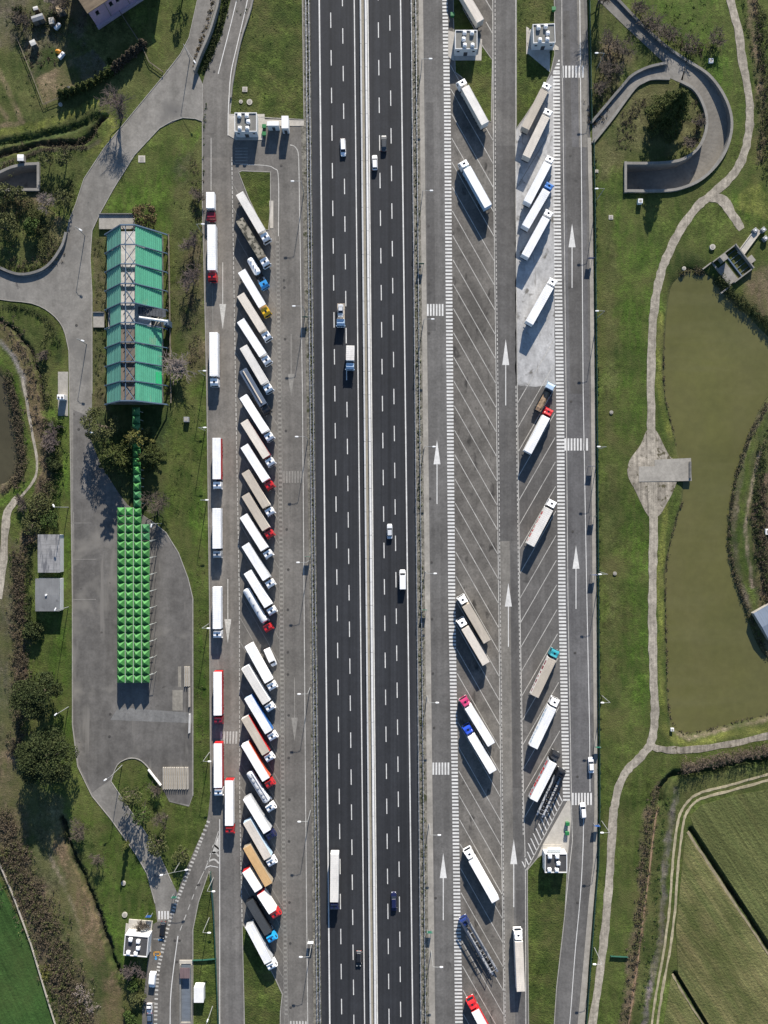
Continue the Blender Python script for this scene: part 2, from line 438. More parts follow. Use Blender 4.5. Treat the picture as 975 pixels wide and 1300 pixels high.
zp([(62, 520), (88, 505), (91, 920), (80, 960), (62, 920), (72, 700)], LUSH, 2, 2)
zp([(0, 800), (16, 790), (25, 900), (30, 1000), (0, 1020)], DRY, 3, 3)
zp([(-30, 900), (28, 900), (30, 1100), (-30, 1090)], (0.090, 0.079, 0.045), 3, 3)
zp([(262, 170), (262, 1000), (248, 1000), (246, 740), (215, 640), (216, 300), (236, 200)], OLIVE, 3, 3)
zp([(262, 480), (262, 1000), (248, 1000), (248, 760), (232, 660), (240, 500)], LUSH, 3, 3)
zp([(227, 330), (260, 300), (260, 460), (230, 480)], (0.090, 0.073, 0.044), 4, 5)
zp([(116, 300), (136, 300), (136, 520), (118, 520)], (0.081, 0.070, 0.040), 1.5, 2)
zp([(215, 520), (255, 500), (250, 640), (205, 660), (190, 560)], GR, 3, 3)
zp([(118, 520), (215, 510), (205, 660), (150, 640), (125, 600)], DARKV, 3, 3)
# lower left
zp([(-20, 960), (30, 960), (50, 1060), (20, 1080), (-20, 1040)], BROWN, 3, 3)
zp([(-20, 640), (20, 690), (18, 780), (10, 900), (-20, 900)], MUD, 3, 3)
zp([(78, 1020), (140, 1020), (190, 1110), (192, 1170), (150, 1240), (84, 1060)], LUSH, 3, 2)
zp([(90, 1040), (130, 1050), (130, 1110), (105, 1100)], OLIVE, 4, 3)
zp([(25, 990), (80, 1010), (160, 1300), (110, 1300), (60, 1160), (40, 1090)], (0.090, 0.084, 0.044), 2, 2)
zl([(62, 1085), (88, 1140), (108, 1190), (127, 1247)], 4, SAND, 1, 1)
zl([(74, 1085), (98, 1140), (118, 1190), (133, 1240)], 3, DRY, 1, 1)
zl([(78, 1075), (98, 1130), (118, 1190), (134, 1240), (152, 1310)], 22, (0.135, 0.092, 0.060), 1.5, 2)
zl([(80, 1040), (88, 1072), (108, 1118), (130, 1175), (150, 1235)], 9, (0.026, 0.024, 0.018), .8, 1, h=-2.0)
zl([(-10, 1060), (25, 1110), (55, 1180), (85, 1250), (110, 1320)], 46, (0.098, 0.071, 0.053), 2, 3)
zp([(150, 1230), (185, 1215), (182, 1310), (165, 1310)], OLIVE, 2, 2)

def pseudo(x, y):
    v = np.zeros_like(x)
    for a, b, c, d, w in ((.9, .35, 1.3, .2, .35), (-.4, .8, .5, 2.1, .35), (2.1, -1.3, .3, .9, .2), (1.1, 2.7, 2.3, .1, .2), (.17, .22, .4, .0, .5), (4.1, 1.9, .2, 1.1, .15), (-2.2, 4.6, .8, .6, .15)):
        v += w * np.sin(a * x + b * y + c + 1.7 * np.sin(d + .31 * b * x - .27 * a * y))
    return v

def sdist(X, Y, poly, closed=True):
    """distance to polyline, and inside mask"""
    n = len(poly)
    D = np.full(X.shape, 1e9); ins = np.zeros(X.shape, bool)
    for i in range(n if closed else n - 1):
        x1, y1 = poly[i]; x2, y2 = poly[(i + 1) % n]
        dx, dy = x2 - x1, y2 - y1
        l2 = dx * dx + dy * dy + 1e-12
        t = np.clip(((X - x1) * dx + (Y - y1) * dy) / l2, 0, 1)
        D = np.minimum(D, (X - x1 - t * dx) ** 2 + (Y - y1 - t * dy) ** 2)
        if closed:
            c = ((y1 > Y) != (y2 > Y))
            xx = x1 + (Y - y1) * dx / (dy if abs(dy) > 1e-9 else 1e-9)
            ins ^= c & (X < xx)
    return np.sqrt(D), ins

step = 0.6
gx = np.arange(-128, 128.01, step); gy = np.arange(-168, 168.01, step)
ext = np.array([4, 12, 30, 70, 150, 320, 650, 1400.])
gx = np.concatenate([gx[0] - ext[::-1], gx, gx[-1] + ext]); gy = np.concatenate([gy[0] - ext[::-1], gy, gy[-1] + ext])
GX, GY = np.meshgrid(gx, gy)
XX, YY = GX.ravel(), GY.ravel()
colr = np.tile(np.array(GRASS), (XX.size, 1)); hh = -0.05 + 0.0 * XX
nz = pseudo(XX, YY)
jx, jy = pseudo(XX * .9 + 31, YY * .9 - 7), pseudo(XX * .9 - 11, YY * .9 + 43)
for typ, pts, c, f, j, w, h in Z:
    P = [W(*p) for p in pts]
    mg = 12 + w * S
    x0, x1 = min(p[0] for p in P) - mg, max(p[0] for p in P) + mg
    y0, y1 = min(p[1] for p in P) - mg, max(p[1] for p in P) + mg
    sel = np.where((XX > x0) & (XX < x1) & (YY > y0) & (YY < y1))[0]
    if not len(sel): continue
    D, ins = sdist(XX[sel] + jx[sel] * j * .5, YY[sel] + jy[sel] * j * .5, P, typ == 'p')
    sd = np.where(ins, D, -D) if typ == 'p' else (w * S / 2 - D)
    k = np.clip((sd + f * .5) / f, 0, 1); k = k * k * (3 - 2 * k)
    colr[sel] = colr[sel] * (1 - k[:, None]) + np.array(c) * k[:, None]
    if h:
        hk = np.clip(sd / (w * S * .4) , 0, 1)
        hh[sel] = np.minimum(hh[sel], -0.05 + h * hk)
for poly in (POND, WPOND):
    P = [W(*p) for p in poly]
    D, ins = sdist(XX, YY, P)
    sd = np.where(ins, D, -D) + nz * .15
    prof = np.interp(sd, [-4.5, -3.2, -1.2, 0, 1.5, 4], [0, -.1, -.5, -1.0, -2.0, -3.0])
    hh = np.minimum(hh, -0.05 + prof)
    k = np.clip((sd + 1.0) / .8, 0, 1)[:, None] * np.clip((1.2 - sd) / .8, 0, 1)[:, None]
    colr = colr * (1 - k * .8) + np.array((0.06, 0.05, 0.033)) * k * .8
keep = np.ones(XX.size, bool)
for poly in (RAMP_POLY, LRAMP_POLY):
    P = [W(*p) for p in poly]
    D, ins = sdist(XX, YY, P)
    keep &= ~(ins & (D > 0.0))
hh += np.where(hh > -0.2, np.clip(nz, -1, 1) * 0.035, nz * .08)
nxn, nyn = len(gx), len(gy)
idx = np.arange(XX.size).reshape(nyn, nxn)
quads = np.stack([idx[:-1, :-1], idx[:-1, 1:], idx[1:, 1:], idx[1:, :-1]], -1).reshape(-1, 4)
quads = quads[keep[quads].all(1)]
me = bpy.data.meshes.new('ground')
me.vertices.add(XX.size); me.loops.add(quads.size); me.polygons.add(len(quads))
me.vertices.foreach_set('co', np.stack([XX, YY, hh], -1).ravel().astype(np.float32))
me.loops.foreach_set('vertex_index', quads.ravel().astype(np.int32))
me.polygons.foreach_set('loop_start', np.arange(0, quads.size, 4).astype(np.int32))
me.polygons.foreach_set('loop_total', np.full(len(quads), 4).astype(np.int32))
me.polygons.foreach_set('use_smooth', [True] * len(quads))
me.update(calc_edges=True); me.validate()
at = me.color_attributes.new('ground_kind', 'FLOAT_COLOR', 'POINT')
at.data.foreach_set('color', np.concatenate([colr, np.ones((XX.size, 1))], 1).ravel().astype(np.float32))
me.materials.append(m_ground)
gob = link('ground', me); gob['kind'] = 'structure'
HH = hh.reshape(nyn, nxn)
def gh(x, y):
    i = int(np.clip(np.searchsorted(gx, x), 1, nxn - 1)); j = int(np.clip(np.searchsorted(gy, y), 1, nyn - 1))
    return float(HH[j - 1:j + 1, i - 1:i + 1].mean())

# water
m_water = tex('murky pond water', (0.105, 0.102, 0.032), 0.14, [(0.015, 5, 0.72, 1.22), ((0.05, 0.02, 1), 6, -0.3, 0.75, (0.112, 0.103, 0.04)), ((0.02, 0.16, 1), 6, -0.5, 0.6, (0.118, 0.112, 0.045)), (0.03, 6, -0.3, 0.6, (0.078, 0.08, 0.028)), (0.4, 4, 0.93, 1.07)], bump=(1.6, 0.16, 0.06), spec=0.5)
m_water2 = tex('brown pond water', (0.058, 0.052, 0.03), 0.15, [(0.1, 4, 0.8, 1.2)], bump=(1.2, 0.06, 0.05), spec=0.4)
for nm, poly, mt in (('pond_water', POND, m_water), ('small_pond_water', WPOND, m_water2)):
    c = (sum(p[0] for p in poly) / len(poly), sum(p[1] for p in poly) / len(poly))
    big = []
    for p in poly:
        d = math.hypot(p[0] - c[0], p[1] - c[1])
        big.append(W(p[0] + (p[0] - c[0]) / d * 3, p[1] + (p[1] - c[1]) / d * 3))
    mb = MB(); mb.prism(big, -1.12, -1.05)
    struct(nm, mb, mt)

# ------------------------------------------------------------------ paths, roads, paved areas
def stroke(pts, w, jit=0.0, n=6):
    """left / right edges of a smoothed stroke of width w (plan units, number or list)"""
    P = cat(pts, n)
    ws = [w] * len(P) if not hasattr(w, '__len__') else list(np.interp(np.linspace(0, len(w) - 1, len(P)), range(len(w)), w))
    l, r = [], []
    for i, p in enumerate(P):
        a = P[max(i - 1, 0)]; b = P[min(i + 1, len(P) - 1)]
        dx, dy = b[0] - a[0], b[1] - a[1]
        d = math.hypot(dx, dy) or 1
        nx, ny = -dy / d, dx / d
        j1, j2 = random.uniform(-jit, jit), random.uniform(-jit, jit)
        l.append((p[0] + nx * (ws[i] / 2 + j1), p[1] + ny * (ws[i] / 2 + j1)))
        r.append((p[0] - nx * (ws[i] / 2 + j2), p[1] - ny * (ws[i] / 2 + j2)))
    return l, r

def slab_stroke(mb, pts, w, z, jit=0.0, n=6, zb=None, m=0):
    l, r = stroke(pts, w, jit, n)
    zb = z - 0.25 if zb is None else zb
    k = len(l)
    vs = [(*W(*p), z) for p in l] + [(*W(*p), z) for p in r] + [(*W(*p), zb) for p in l] + [(*W(*p), zb) for p in r]
    fs = []
    for i in range(k - 1):
        fs += [(i, i + 1, k + i + 1, k + i), (2 * k + i, 2 * k + i + 1, i + 1, i), (k + i, k + i + 1, 3 * k + i + 1, 3 * k + i)]
    fs += [(0, k, 3 * k, 2 * k), (k - 1, 3 * k - 1, 4 * k - 1, 2 * k - 1)]
    mb.add(vs, fs, m)

def slab(name, poly, z, mt, zb=-0.25, kind='structure'):
    mb = MB(); mb.prism([W(*p) for p in poly], zb, z)
    return struct(name, mb, mt)

def kerb(mb, poly, w=0.8, z=0.15, closed=True, zb=-0.1):
    P = list(poly) + ([poly[0]] if closed else [])
    out = []
    for a, b in zip(P[:-1], P[1:]):      # densify
        k = max(1, int(math.hypot(b[0] - a[0], b[1] - a[1]) / 6))
        out += [(a[0] + (b[0] - a[0]) * t / k, a[1] + (b[1] - a[1]) * t / k) for t in range(k)]
    out.append(P[-1])
    slab_stroke(mb, out, w, z, 0, 1, zb)

Y0, Y1 = -600, 1900       # how far the long straight things run beyond the picture
hl = [(393.5, 0), (408, 1300)]; hr = [(520.8, 0), (533.3, 1300)]
def long_poly(l, r, y0=Y0, y1=Y1):
    ly = [y0] + [p[1] for p in l if y0 < p[1] < y1] + [y1]
    ry = [y0] + [p[1] for p in r if y0 < p[1] < y1] + [y1]
    return [(lin(l, y), y) for y in ly] + [(lin(r, y), y) for y in ry][::-1]

# motorway and its two verges
slab('motorway', long_poly(hl, hr), 0.05, m_high)
vl = [(381, 0), (382, 150), (389, 500), (393, 760), (398, 1300)]
slab('motorway_verge', long_poly(vl, [(p[0] + .0, p[1]) for p in hl]), 0.075, m_vergesoil)
slab('motorway_verge', long_poly(hr, [(531.5, 0), (545, 1300)]), 0.075, m_vergesoil)
slab('verge_path', long_poly([(531.5, 0), (545, 1300)], [(537, 0), (552.5, 1300)]), 0.09, m_conc)

# left rest area
LEFT = [(293, -60), (293, 0), (281, 45), (262, 88), (257, 107), (257, 260), (260, 380), (262.7, 500), (266, 760), (267.5, 1005)] + \
       cat([(267.5, 1005), (262, 1045), (248, 1076), (230, 1120), (214, 1166), (201, 1170)], 4)[1:] + \
       [(194.7, 1173), (186.7, 1227), (181, 1280), (176, 1420), (280, 1420), (398, 1420), (398, 1300), (393, 760), (389, 500), (382, 150), (382, -60)]
slab('left_rest_area', LEFT, 0.03, m_left)
slab('lane_left', [(257.5, 200), (260.5, 380), (263, 500), (266.5, 760), (268, 1000), (304, 1000), (303, 760), (299, 500), (296, 380), (294, 260), (291, 200)], 0.034, m_asph('left lane asphalt', (0.165, 0.152, 0.135)), zb=0.0)
slab('lane_left', [(277, 1040), (277, 1420), (311, 1420), (309, 1300), (306, 1040)], 0.034, m_asph('left exit lane asphalt', (0.14, 0.133, 0.124)), zb=0.0)
# right rest area
RIGHT = [(537, -80), (537, 0), (552.5, 1300), (554, 1420), (700, 1420), (728, 1420), (741, 1300), (745.7, 1227), (752, 1147), (756.5, 1095), (757.5, 1020), (756.5, 760), (754.5, 500), (751, 260), (748, 100), (745, 0), (744, -80)]
slab('right_rest_area', RIGHT, 0.03, m_right)
b1l = [(568.5, 0), (573.5, 500), (578, 760), (582, 1020), (588, 1300)]; b1r = [(625.5, 0), (627, 260), (630, 500), (633.5, 760), (636.5, 1020), (641, 1300)]
slab('truck_bays', long_poly(b1l, b1r, -80, 1420), 0.038, m_bay, zb=0.0)
slab('truck_bays', [(656, 495), (659, 760), (664, 1010), (664.8, 1080), (715, 1020), (708, 760), (706, 495)], 0.038, m_asph('right bay asphalt', (0.108, 0.102, 0.095)), zb=0.0)
edge = [(655.5, 160)] + [(655.5 - random.uniform(.2, 2.2), y) for y in range(170, 480, 7)] + [(655, 489), (680, 491), (706, 488)] + [(704 + random.uniform(-.6, .6), y) for y in range(480, 100, -9)] + [(700, 95), (697, 100)]
slab('concrete_bays', edge, 0.040, m_conc_bay, zb=0.0)
slab('outer_lane', [(713, -80), (713, 95), (715, 560), (718, 760), (724, 1020), (752, 1020), (749.5, 760), (748, 500), (744.5, 260), (742, 100), (738, -80)], 0.036, m_lane3, zb=0.0)
slab('lane_patch', [(715, 14), (723, 14), (726, 187), (738, 187), (741, 500), (724, 500)], 0.040, m_patch_dark, zb=0.0)
slab('lane_patch', [(738, -60), (744, 60), (746, 187), (735, 187), (733, 20), (730, -60)], 0.044, m_patch_light, zb=0.0)
slab('lane_patch', [(627, 185), (654.5, 185), (659.5, 687), (647.5, 687), (647.5, 760), (632, 686)], 0.040, m_patch_dark, zb=0.0)
slab('lane_patch', [(634, 687), (647, 687), (654, 1300), (641.5, 1300)], 0.044, m_patch_light, zb=0.0)
slab('lane_patch', [(648, 700), (659, 700), (664, 1000), (651, 1000)], 0.042, m_patch_dark, zb=0.0)
slab('lane_patch', [(541, 130), (550, 130), (553, 420), (543, 420)], 0.040, m_patch_dark, zb=0.0)
slab('lane_patch', [(655, 1130), (667, 1130), (667, 1300), (658, 1300)], 0.046, m_patch_dark, zb=0.0)
slab('footway', [(745.5, 175), (747.5, 260), (750, 500), (752, 760), (754.5, 1020), (752.5, 1095), (747, 1147), (740, 1227), (733, 1300), (725, 1400), (731, 1400), (742.5, 1300), (747, 1227), (753.5, 1147), (758, 1095), (759, 1020), (757.5, 760), (755.5, 500), (752.5, 260), (750.5, 175)], 0.15, m_conc)

# access road, car park
ACC = [(250.7, -60), (250.7, 0), (240, 48), (229, 69), (208, 96), (170.7, 141), (133, 187), (106.7, 227), (96, 260), (88, 280), (82.7, 309)] + \
      cat([(82.7, 309), (66.7, 336), (50.7, 347), (26.7, 350.7), (0, 342.7), (-40, 322)], 3)[1:] + \
      cat([(-40, 366), (0, 380), (40, 385), (64, 397), (80, 416), (87.5, 445)], 3) + \
      [(88.5, 500), (92, 760), (92, 920), (98.7, 973), (117, 1010.7), (141, 1040), (173, 1085), (186.7, 1109), (197, 1147), (200, 1172), (218, 1166), (226, 1135), (221, 1125), (213, 1107), (200, 1080), (184, 1056), (165, 1028), (141, 992)] + \
      cat([(141, 992), (149, 971), (162.7, 963), (176, 964), (187, 973), (203, 994)], 3)[1:] + \
      [(215, 1018), (240, 1024), (245, 1010), (245, 760), (238.7, 734), (226.7, 702), (210.7, 676), (190.7, 660), (162, 641), (150, 625), (128, 590), (116, 560), (117, 500), (117, 373), (114.7, 328), (117, 293), (128, 269), (144, 240), (170.7, 197), (202.7, 162.7), (232, 149.5), (248, 150.7), (257.5, 154), (257.5, 107), (249, 88), (258, 60), (276, 0), (276, -60)]
slab('access_road', ACC, 0.022, m_access)
slab('car_park', [(93, 520), (116, 530), (116, 560), (128, 590), (150, 625), (162, 641), (190.7, 661), (210.7, 677), (226.7, 703), (238.7, 735), (244, 760), (244, 1010), (240, 1022), (215, 1016), (187, 971), (176, 962), (162.7, 961), (149, 969), (140, 990), (117, 1006), (100, 970), (93, 920)], 0.028, m_park, zb=0.0)
slab('car_park_patch', [(150, 898), (245, 905), (245, 918), (140, 914)], 0.034, tex('bluish patch', (0.16, 0.158, 0.152), 0.9, ASPH), zb=0.0)
mbp = MB()
for (x, y, w, h) in ((226, 846, 4, 26), (219, 876, 13, 26)):
    mbp.prism([W(x, y), W(x + w, y), W(x + w, y + h), W(x, y + h)], 0.0, 0.035)
struct('faded_ground_patches', mbp, m_asph('dusty asphalt', (0.21, 0.195, 0.165)))
# loop road upper right
LOOP = [(722, -35), (759, 0), (795, 35), (839, 76)] + cat([(845.7, 82.7), (821.7, 88), (803, 98), (790, 112), (752, 158)], 3) + [(752, 180), (776, 150), (803, 112), (815, 104), (827, 99.5), (850, 99)] + [(866, 106), (871, 79), (840, 56), (805.7, 24), (781.7, 0), (745, -35)]
slab('loop_road', LOOP, 0.02, m_access)
# gravel paths
mg = MB()
PATH = [(920, -80), (928, 0), (937.7, 40), (943, 80), (949.7, 115), (952, 147), (949.7, 173), (941.7, 203), (925.7, 227), (901.7, 248), (885.7, 262), (864, 291), (848, 323), (839, 347), (832, 381), (828, 421), (826.5, 467), (826.5, 527), (827, 580), (829.5, 660), (829, 713), (828, 760), (828.5, 813), (830, 867), (831, 907), (827, 941), (813.7, 960), (797.7, 976), (787, 995), (781, 1020), (778, 1040), (775, 1093), (771, 1147), (765.7, 1200), (759, 1253), (752, 1300), (738, 1400)]
slab_stroke(mg, PATH, 10.4, 0.03, 0.8, 5)
struct('gravel_path', mg, m_gravel)
mg = MB()
mg.prism([W(*p) for p in cat([(822, 545), (832, 545), (845, 570), (852, 581), (864, 590), (857, 618), (846, 640), (836, 655), (823, 655), (806, 622), (797, 603), (799, 585), (813, 565)], 4, True)], -0.2, 0.026)
struct('turning_place', mg, m_mud)
mg = MB(); slab_stroke(mg, [(900, 250), (918, 255), (931, 275), (942, 291)], [10, 13, 12, 9], 0.024, 1.0, 4); struct('gravel_spur', mg, m_gravel)
mg = MB(); slab_stroke(mg, [(826, 946), (840, 951), (875, 952), (928, 944), (985, 932)], 8.5, 0.024, 1.0, 4); struct('gravel_path', mg, m_mud)
mg = MB()
FT = [(1000, 983), (975, 987), (928, 1000), (896, 1008), (881, 1015), (870, 1028), (864, 1045), (858, 1093), (854, 1147), (847.7, 1200), (838, 1253), (831, 1300), (818, 1390)]
for off in (-3.6, 3.6):
    l, r = stroke(FT, abs(off) * 2, 0, 5)
    slab_stroke(mg, l if off > 0 else r, 3.0, 0.022, 0.5, 1)
struct('field_track', mg, m_track)
mg = MB(); slab_stroke(mg, [(28, 480), (33, 505), (40, 545), (46.5, 580), (45, 605), (30, 627), (12, 648)], 3.2, 0.02, 0.4, 4); slab_stroke(mg, [(22, 632), (10, 650), (6, 680), (4, 720), (-2, 760)], [7, 10, 10, 9, 9], 0.024, 0.8, 4)
struct('dirt_path', mg, m_gravel)
mg = MB(); slab_stroke(mg, [(836, 1025), (832, 1040), (824, 1107), (816, 1170), (803, 1270), (793, 1330), (785, 1400)], 1.8, 0.03, 0.35, 6); struct('narrow_dirt_path', mg, tex('orange dirt', (.24, .16, .1), .95, [(1, 4, .7, 1.2)]))

# fields
m_field = tex('striped crop field', (0.088, 0.096, 0.033), 0.95, [(0.04, 3, 0.8, 1.2), (0.06, 4, 0.0, 0.9, (0.14, 0.125, 0.055)), (0.8, 4, 0.75, 1.25), (2.5, 3, 0.75, 1.25)], bump=(1.5, .8, .4), spec=0.1)
# the drill rows run along the ditches: rotate the texture space by placing the object at that angle
fa = math.atan2(-(1202.7 - 1056), (975 - 877.7))
def rotated_field(name, poly, mt, z, ang):
    ca, sa = math.cos(-ang), math.sin(-ang)
    mb = MB(); mb.prism([(x * ca - y * sa, x * sa + y * ca) for x, y in [W(*p) for p in poly]], -0.2, z)
    o = struct(name, mb, mt); o.rotation_euler = (0, 0, ang); return o
m_field_rows = tex('drilled field', (0.1, 0.112, 0.04), 0.95, [((0.015, 0.3, 1), 4, -0.25, 1.2, (0.18, 0.16, 0.07)), ((0.05, 1.1, 1), 3, 0.74, 1.26), (0.04, 5, 0.65, 1.3), (0.12, 6, -.3, .6, (0.05, 0.068, 0.018)), (2.0, 4, 0.8, 1.2)], bump=(1.5, .8, .4), spec=0.1)
m_field_green = tex('green field', (0.082, 0.1, 0.034), 0.95, [((0.02, 0.5, 1), 3, 0.75, 1.2), ((0.02, 0.4, 1), 3, 0.0, 0.5, (0.12, 0.11, 0.045)), ((0.05, 1.2, 1), 3, 0.76, 1.24), (0.04, 4, 0.75, 1.25), (2.0, 4, 0.75, 1.25)], bump=(1.5, .8, .4), spec=0.1)
rotated_field('field', [(876, 1036), (890, 1022), (930, 1010), (1100, 980), (1150, 1420), (1121, 1420), (979, 1199), (881, 1050)], m_field_green, 0.03, fa)
rotated_field('field', [(870, 1062), (873.5, 1060), (971, 1208), (1112, 1420), (975, 1420), (900, 1300), (861, 1236), (858, 1180)], m_field_rows, 0.034, fa)
rotated_field('field', [(852, 1240), (854, 1242), (890, 1302), (964, 1420), (835, 1420), (838, 1330)], m_field_rows, 0.034, fa)
md = MB(); slab_stroke(md, [(873, 1056), (905.5, 1106), (945, 1166), (979, 1217), (1105, 1407)], 3.0, 0.038, .6, 5, zb=-.2); slab_stroke(md, [(853.5, 1237), (866.5, 1260), (893.5, 1302), (960, 1407)], 2.4, 0.038, .5, 5, zb=-.2)
struct('ditch_bank', md, tex('dry ditch bank', (0.25, 0.21, 0.13), 0.95, [(0.6, 4, 0.6, 1.25)]))
m_dfield = tex('dark green field', (0.034, 0.075, 0.018), 0.95, [((1.1, 0.03, 1), 3, 0.75, 1.25), (0.05, 5, 0.65, 1.35), (0.3, 5, 0.8, 1.2), (2.0, 4, 0.75, 1.25), (0.06, 5, -.3, .5, (.055, .07, .022))], bump=(1.5, .6, .3), spec=0.15)
rotated_field('field', [(-1, 1118), (24, 1168), (48, 1225), (66, 1285), (96, 1420), (-300, 1420), (-300, 900), (-60, 1010)], m_dfield, 0.0, R(25))
# ------------------------------------------------------------------ kerbs, islands, markings
mk = MB()
ISL = {
 'top_left': [(322, -60), (320.5, 0), (305, 53), (296, 101), (292, 146), (345, 150), (386, 152), (383, -60)],
 'wedge': [(303, 219), (307, 217), (343.5, 218.5), (343.5, 262), (341, 292), (335, 292), (315, 250)],
 'lower': [(307.5, 1172), (330, 1206), (349.5, 1242), (358.5, 1262), (356, 1284), (354, 1420), (314, 1420), (310.5, 1300)],
 'gore': [(266, 1104), (270, 1150), (274, 1213), (277, 1300), (278, 1420), (245, 1420), (245, 1180), (252, 1145)],
 'r_top_a': [(575.5, -60), (575.5, 20), (578, 92), (586, 98), (603, 128), (617, 152), (623.5, 155), (625, 76), (611, 57), (604, 40), (588, 12), (582, -60)],
 'r_top_b': [(655.5, -60), (655.5, 163), (665, 150), (690, 112), (699, 92), (704, 70), (704, 20), (702, -60)],
 'r_low': [(669.5, 1104), (682, 1089), (690, 1083), (720, 1083), (720.5, 1096), (717, 1160), (706.5, 1253), (703.5, 1300), (699, 1420), (672, 1420), (671, 1300), (669.5, 1146)],
}
for k, p in ISL.items():
    a = [W(*q) for q in p]
    mb = MB(); mb.prism(a, 0.0, 0.11)
    struct('grass_island', mb, m_verge)
    kerb(mk, p, 0.9, 0.15)
kerb(mk, [(257, 107), (257, 260), (260, 380), (262.7, 500), (266, 760), (267.5, 1005)], 0.9, 0.15, False)
acc_e = ACC
kerb(mk, [p for p in ACC[1:20]], 0.8, 0.13, False)
i0 = ACC.index((88.5, 500))
kerb(mk, ACC[i0 - 14:i0 + 9], 0.8, 0.13, False)
kerb(mk, cat([(141, 992), (149, 971), (162.7, 963), (176, 964), (187, 973), (203, 994)], 3), 0.9, 0.14, False)
kerb(mk, [(218, 1120), (200, 1080), (184, 1056), (165, 1028), (141, 992)], 0.8, 0.13, False)
kerb(mk, [(245, 1010), (245, 760), (238.7, 734), (226.7, 702), (210.7, 676), (190.7, 660)], 0.9, 0.13, False)
kerb(mk, [(117, 500), (117, 373), (114.7, 328), (117, 293), (128, 269), (144, 240), (170.7, 197), (202.7, 162.7), (218, 154), (232, 149.5), (248, 150.7), (257, 154)], 0.8, 0.13, False)
struct('kerb', mk, m_kerb)
# concrete aprons round the service huts
ap = MB()
for poly in ([(290, 145), (336, 145), (336, 152), (386, 153), (386, 160), (334, 160), (334, 178), (300, 178), (290, 172)], [(569, 39), (612, 50), (611, 77), (575, 77), (569, 72)], [(668, 34), (709, 60), (709, 64), (698, 64), (698, 92), (671, 69), (668, 69)],
             [(720, 1017), (724, 1017), (725, 1040), (721, 1083), (690, 1083), (682, 1088), (689, 1072)], [(160, 1172), (192, 1180), (192, 1208), (157, 1205)], [(342, 255), (347, 255), (347, 290), (343, 290)]):
    ap.prism([W(*p) for p in poly], 0.0, 0.135)
struct('concrete_apron', ap, m_conc_light)

ZM = 0.054
class Mark:
    def __init__(s): s.mb = MB()
    def line(s, pts, w, z=ZM, n=1):
        l, r = stroke(pts, w, 0, n); s.mb.ribbon(l, r, z)
    def poly(s, pts, z=ZM):
        s.mb.add([(*W(*p), z) for p in pts], [tuple(range(len(pts)))])
    def ladder(s, l, r, y0, y1, per=4.5, duty=0.55, z=ZM):
        y = y0
        while y < y1:
            s.poly([(lin(l, y), y), (lin(r, y), y), (lin(r, y + per * duty), y + per * duty), (lin(l, y + per * duty), y + per * duty)], z); y += per
    def zebra(s, x0, x1, y0, y1, n, z=ZM, sk=0.0):
        p = (x1 - x0) / n
        for i in range(n):
            a = x0 + i * p
            s.poly([(a, y0), (a + p * .58, y0), (a + p * .58 + sk, y1), (a + sk, y1)], z)
    def arrow(s, x, tip, base, end, hw=4.6, z=ZM):
        s.poly([(x - hw, base), (x, tip), (x + hw, base)], z)
        s.poly([(x - .55, base), (x + .55, base), (x + .55, end), (x - .55, end)], z)
MW, MO, MF = Mark(), Mark(), Mark()
# motorway lines
for a, b, w in ((405.3, 418.7, 1.7), (449.7, 462.9, 1.3), (466.9, 479.2, 1.3), (508.5, 524.0, 1.5)):
    MW.line([(a + (b - a) * y / 1300, y) for y in (Y0, 1900)], w, 0.058)
kx = [0, 6, 12, 16, 20, 27]; ky = [16, 302.5, 584, 769, 956.8, 1268]
for (a, b, ph) in ((419.6, 433.9, 0), (434.7, 449.3, 20), (480, 494, 12.5), (494.6, 508.8, 3.5)):
    for k in range(-14, 42):
        y = np.interp(k, kx, ky) if 0 <= k <= 27 else (16 + 47.5 * k if k < 0 else 1268 + 46 * (k - 27))
        y += ph
        xa = a + (b - a) * y / 1300; xb = a + (b - a) * (y + 19.5) / 1300
        MW.line([(xa, y), (xb, y + 19.5)], 1.12, 0.058)
# left rest area
MO.line([(353 + 27, 240), (384, 500), (386, 760), (388, 1020), (390.7, 1300), (392, 1420)], 1.0)
MO.line(cat([(368, 184), (374, 186), (378.5, 194), (379.5, 215), (380, 240)], 4), 1.1)
MO.line(cat([(305, 209), (335, 210), (348, 214), (353.5, 226), (353.5, 300)], 5), 1.0)
MW.line(cat([(300.5, 0), (292, 35), (283, 70), (277, 94)], 5), 0.9)
MW.line(cat([(316, -10), (311, 15), (300, 62), (293, 95), (290, 140), (289.5, 172)], 5), 1.0)
MO.line([(268, 175), (268, 242)], 0.8)
MF.line([(269.5, 360), (270.5, 420)], .8); MF.line([(276.5, 820), (277, 850)], .8)
MF.ladder([(350, 300), (352.5, 500), (354.8, 760), (356.8, 1020), (361, 1300)], [(354.7, 300), (357.5, 500), (360, 760), (361.8, 1020), (366, 1300)], 306, 1290, 5.6, .5)
MF.line([(350, 300), (352.5, 500), (354.8, 760), (356.8, 1020), (361, 1300)], .7)
MF.line([(354.7, 300), (357.5, 500), (360, 760), (361.8, 1020), (366, 1300)], .7)
MO.ladder([(294.5, 240), (298.8, 500), (303.4, 760), (303.9, 1020), (307, 1172)], [(295.5, 240), (299.8, 500), (304.4, 760), (304.9, 1020), (308, 1172)], 200, 1172, 6, .7)
for k in range(-1, 31):
    y = 232 + 30.6 * k
    xa = lin([(295, 240), (299.5, 500), (304, 760), (304.5, 1020), (308, 1180)], y); xb = lin([(349, 300), (352, 500), (354, 760), (356, 1020), (360, 1300)], y + 88)
    MF.line([(xa, y), (xb, y + (xb - xa) * 1.75)], .8)
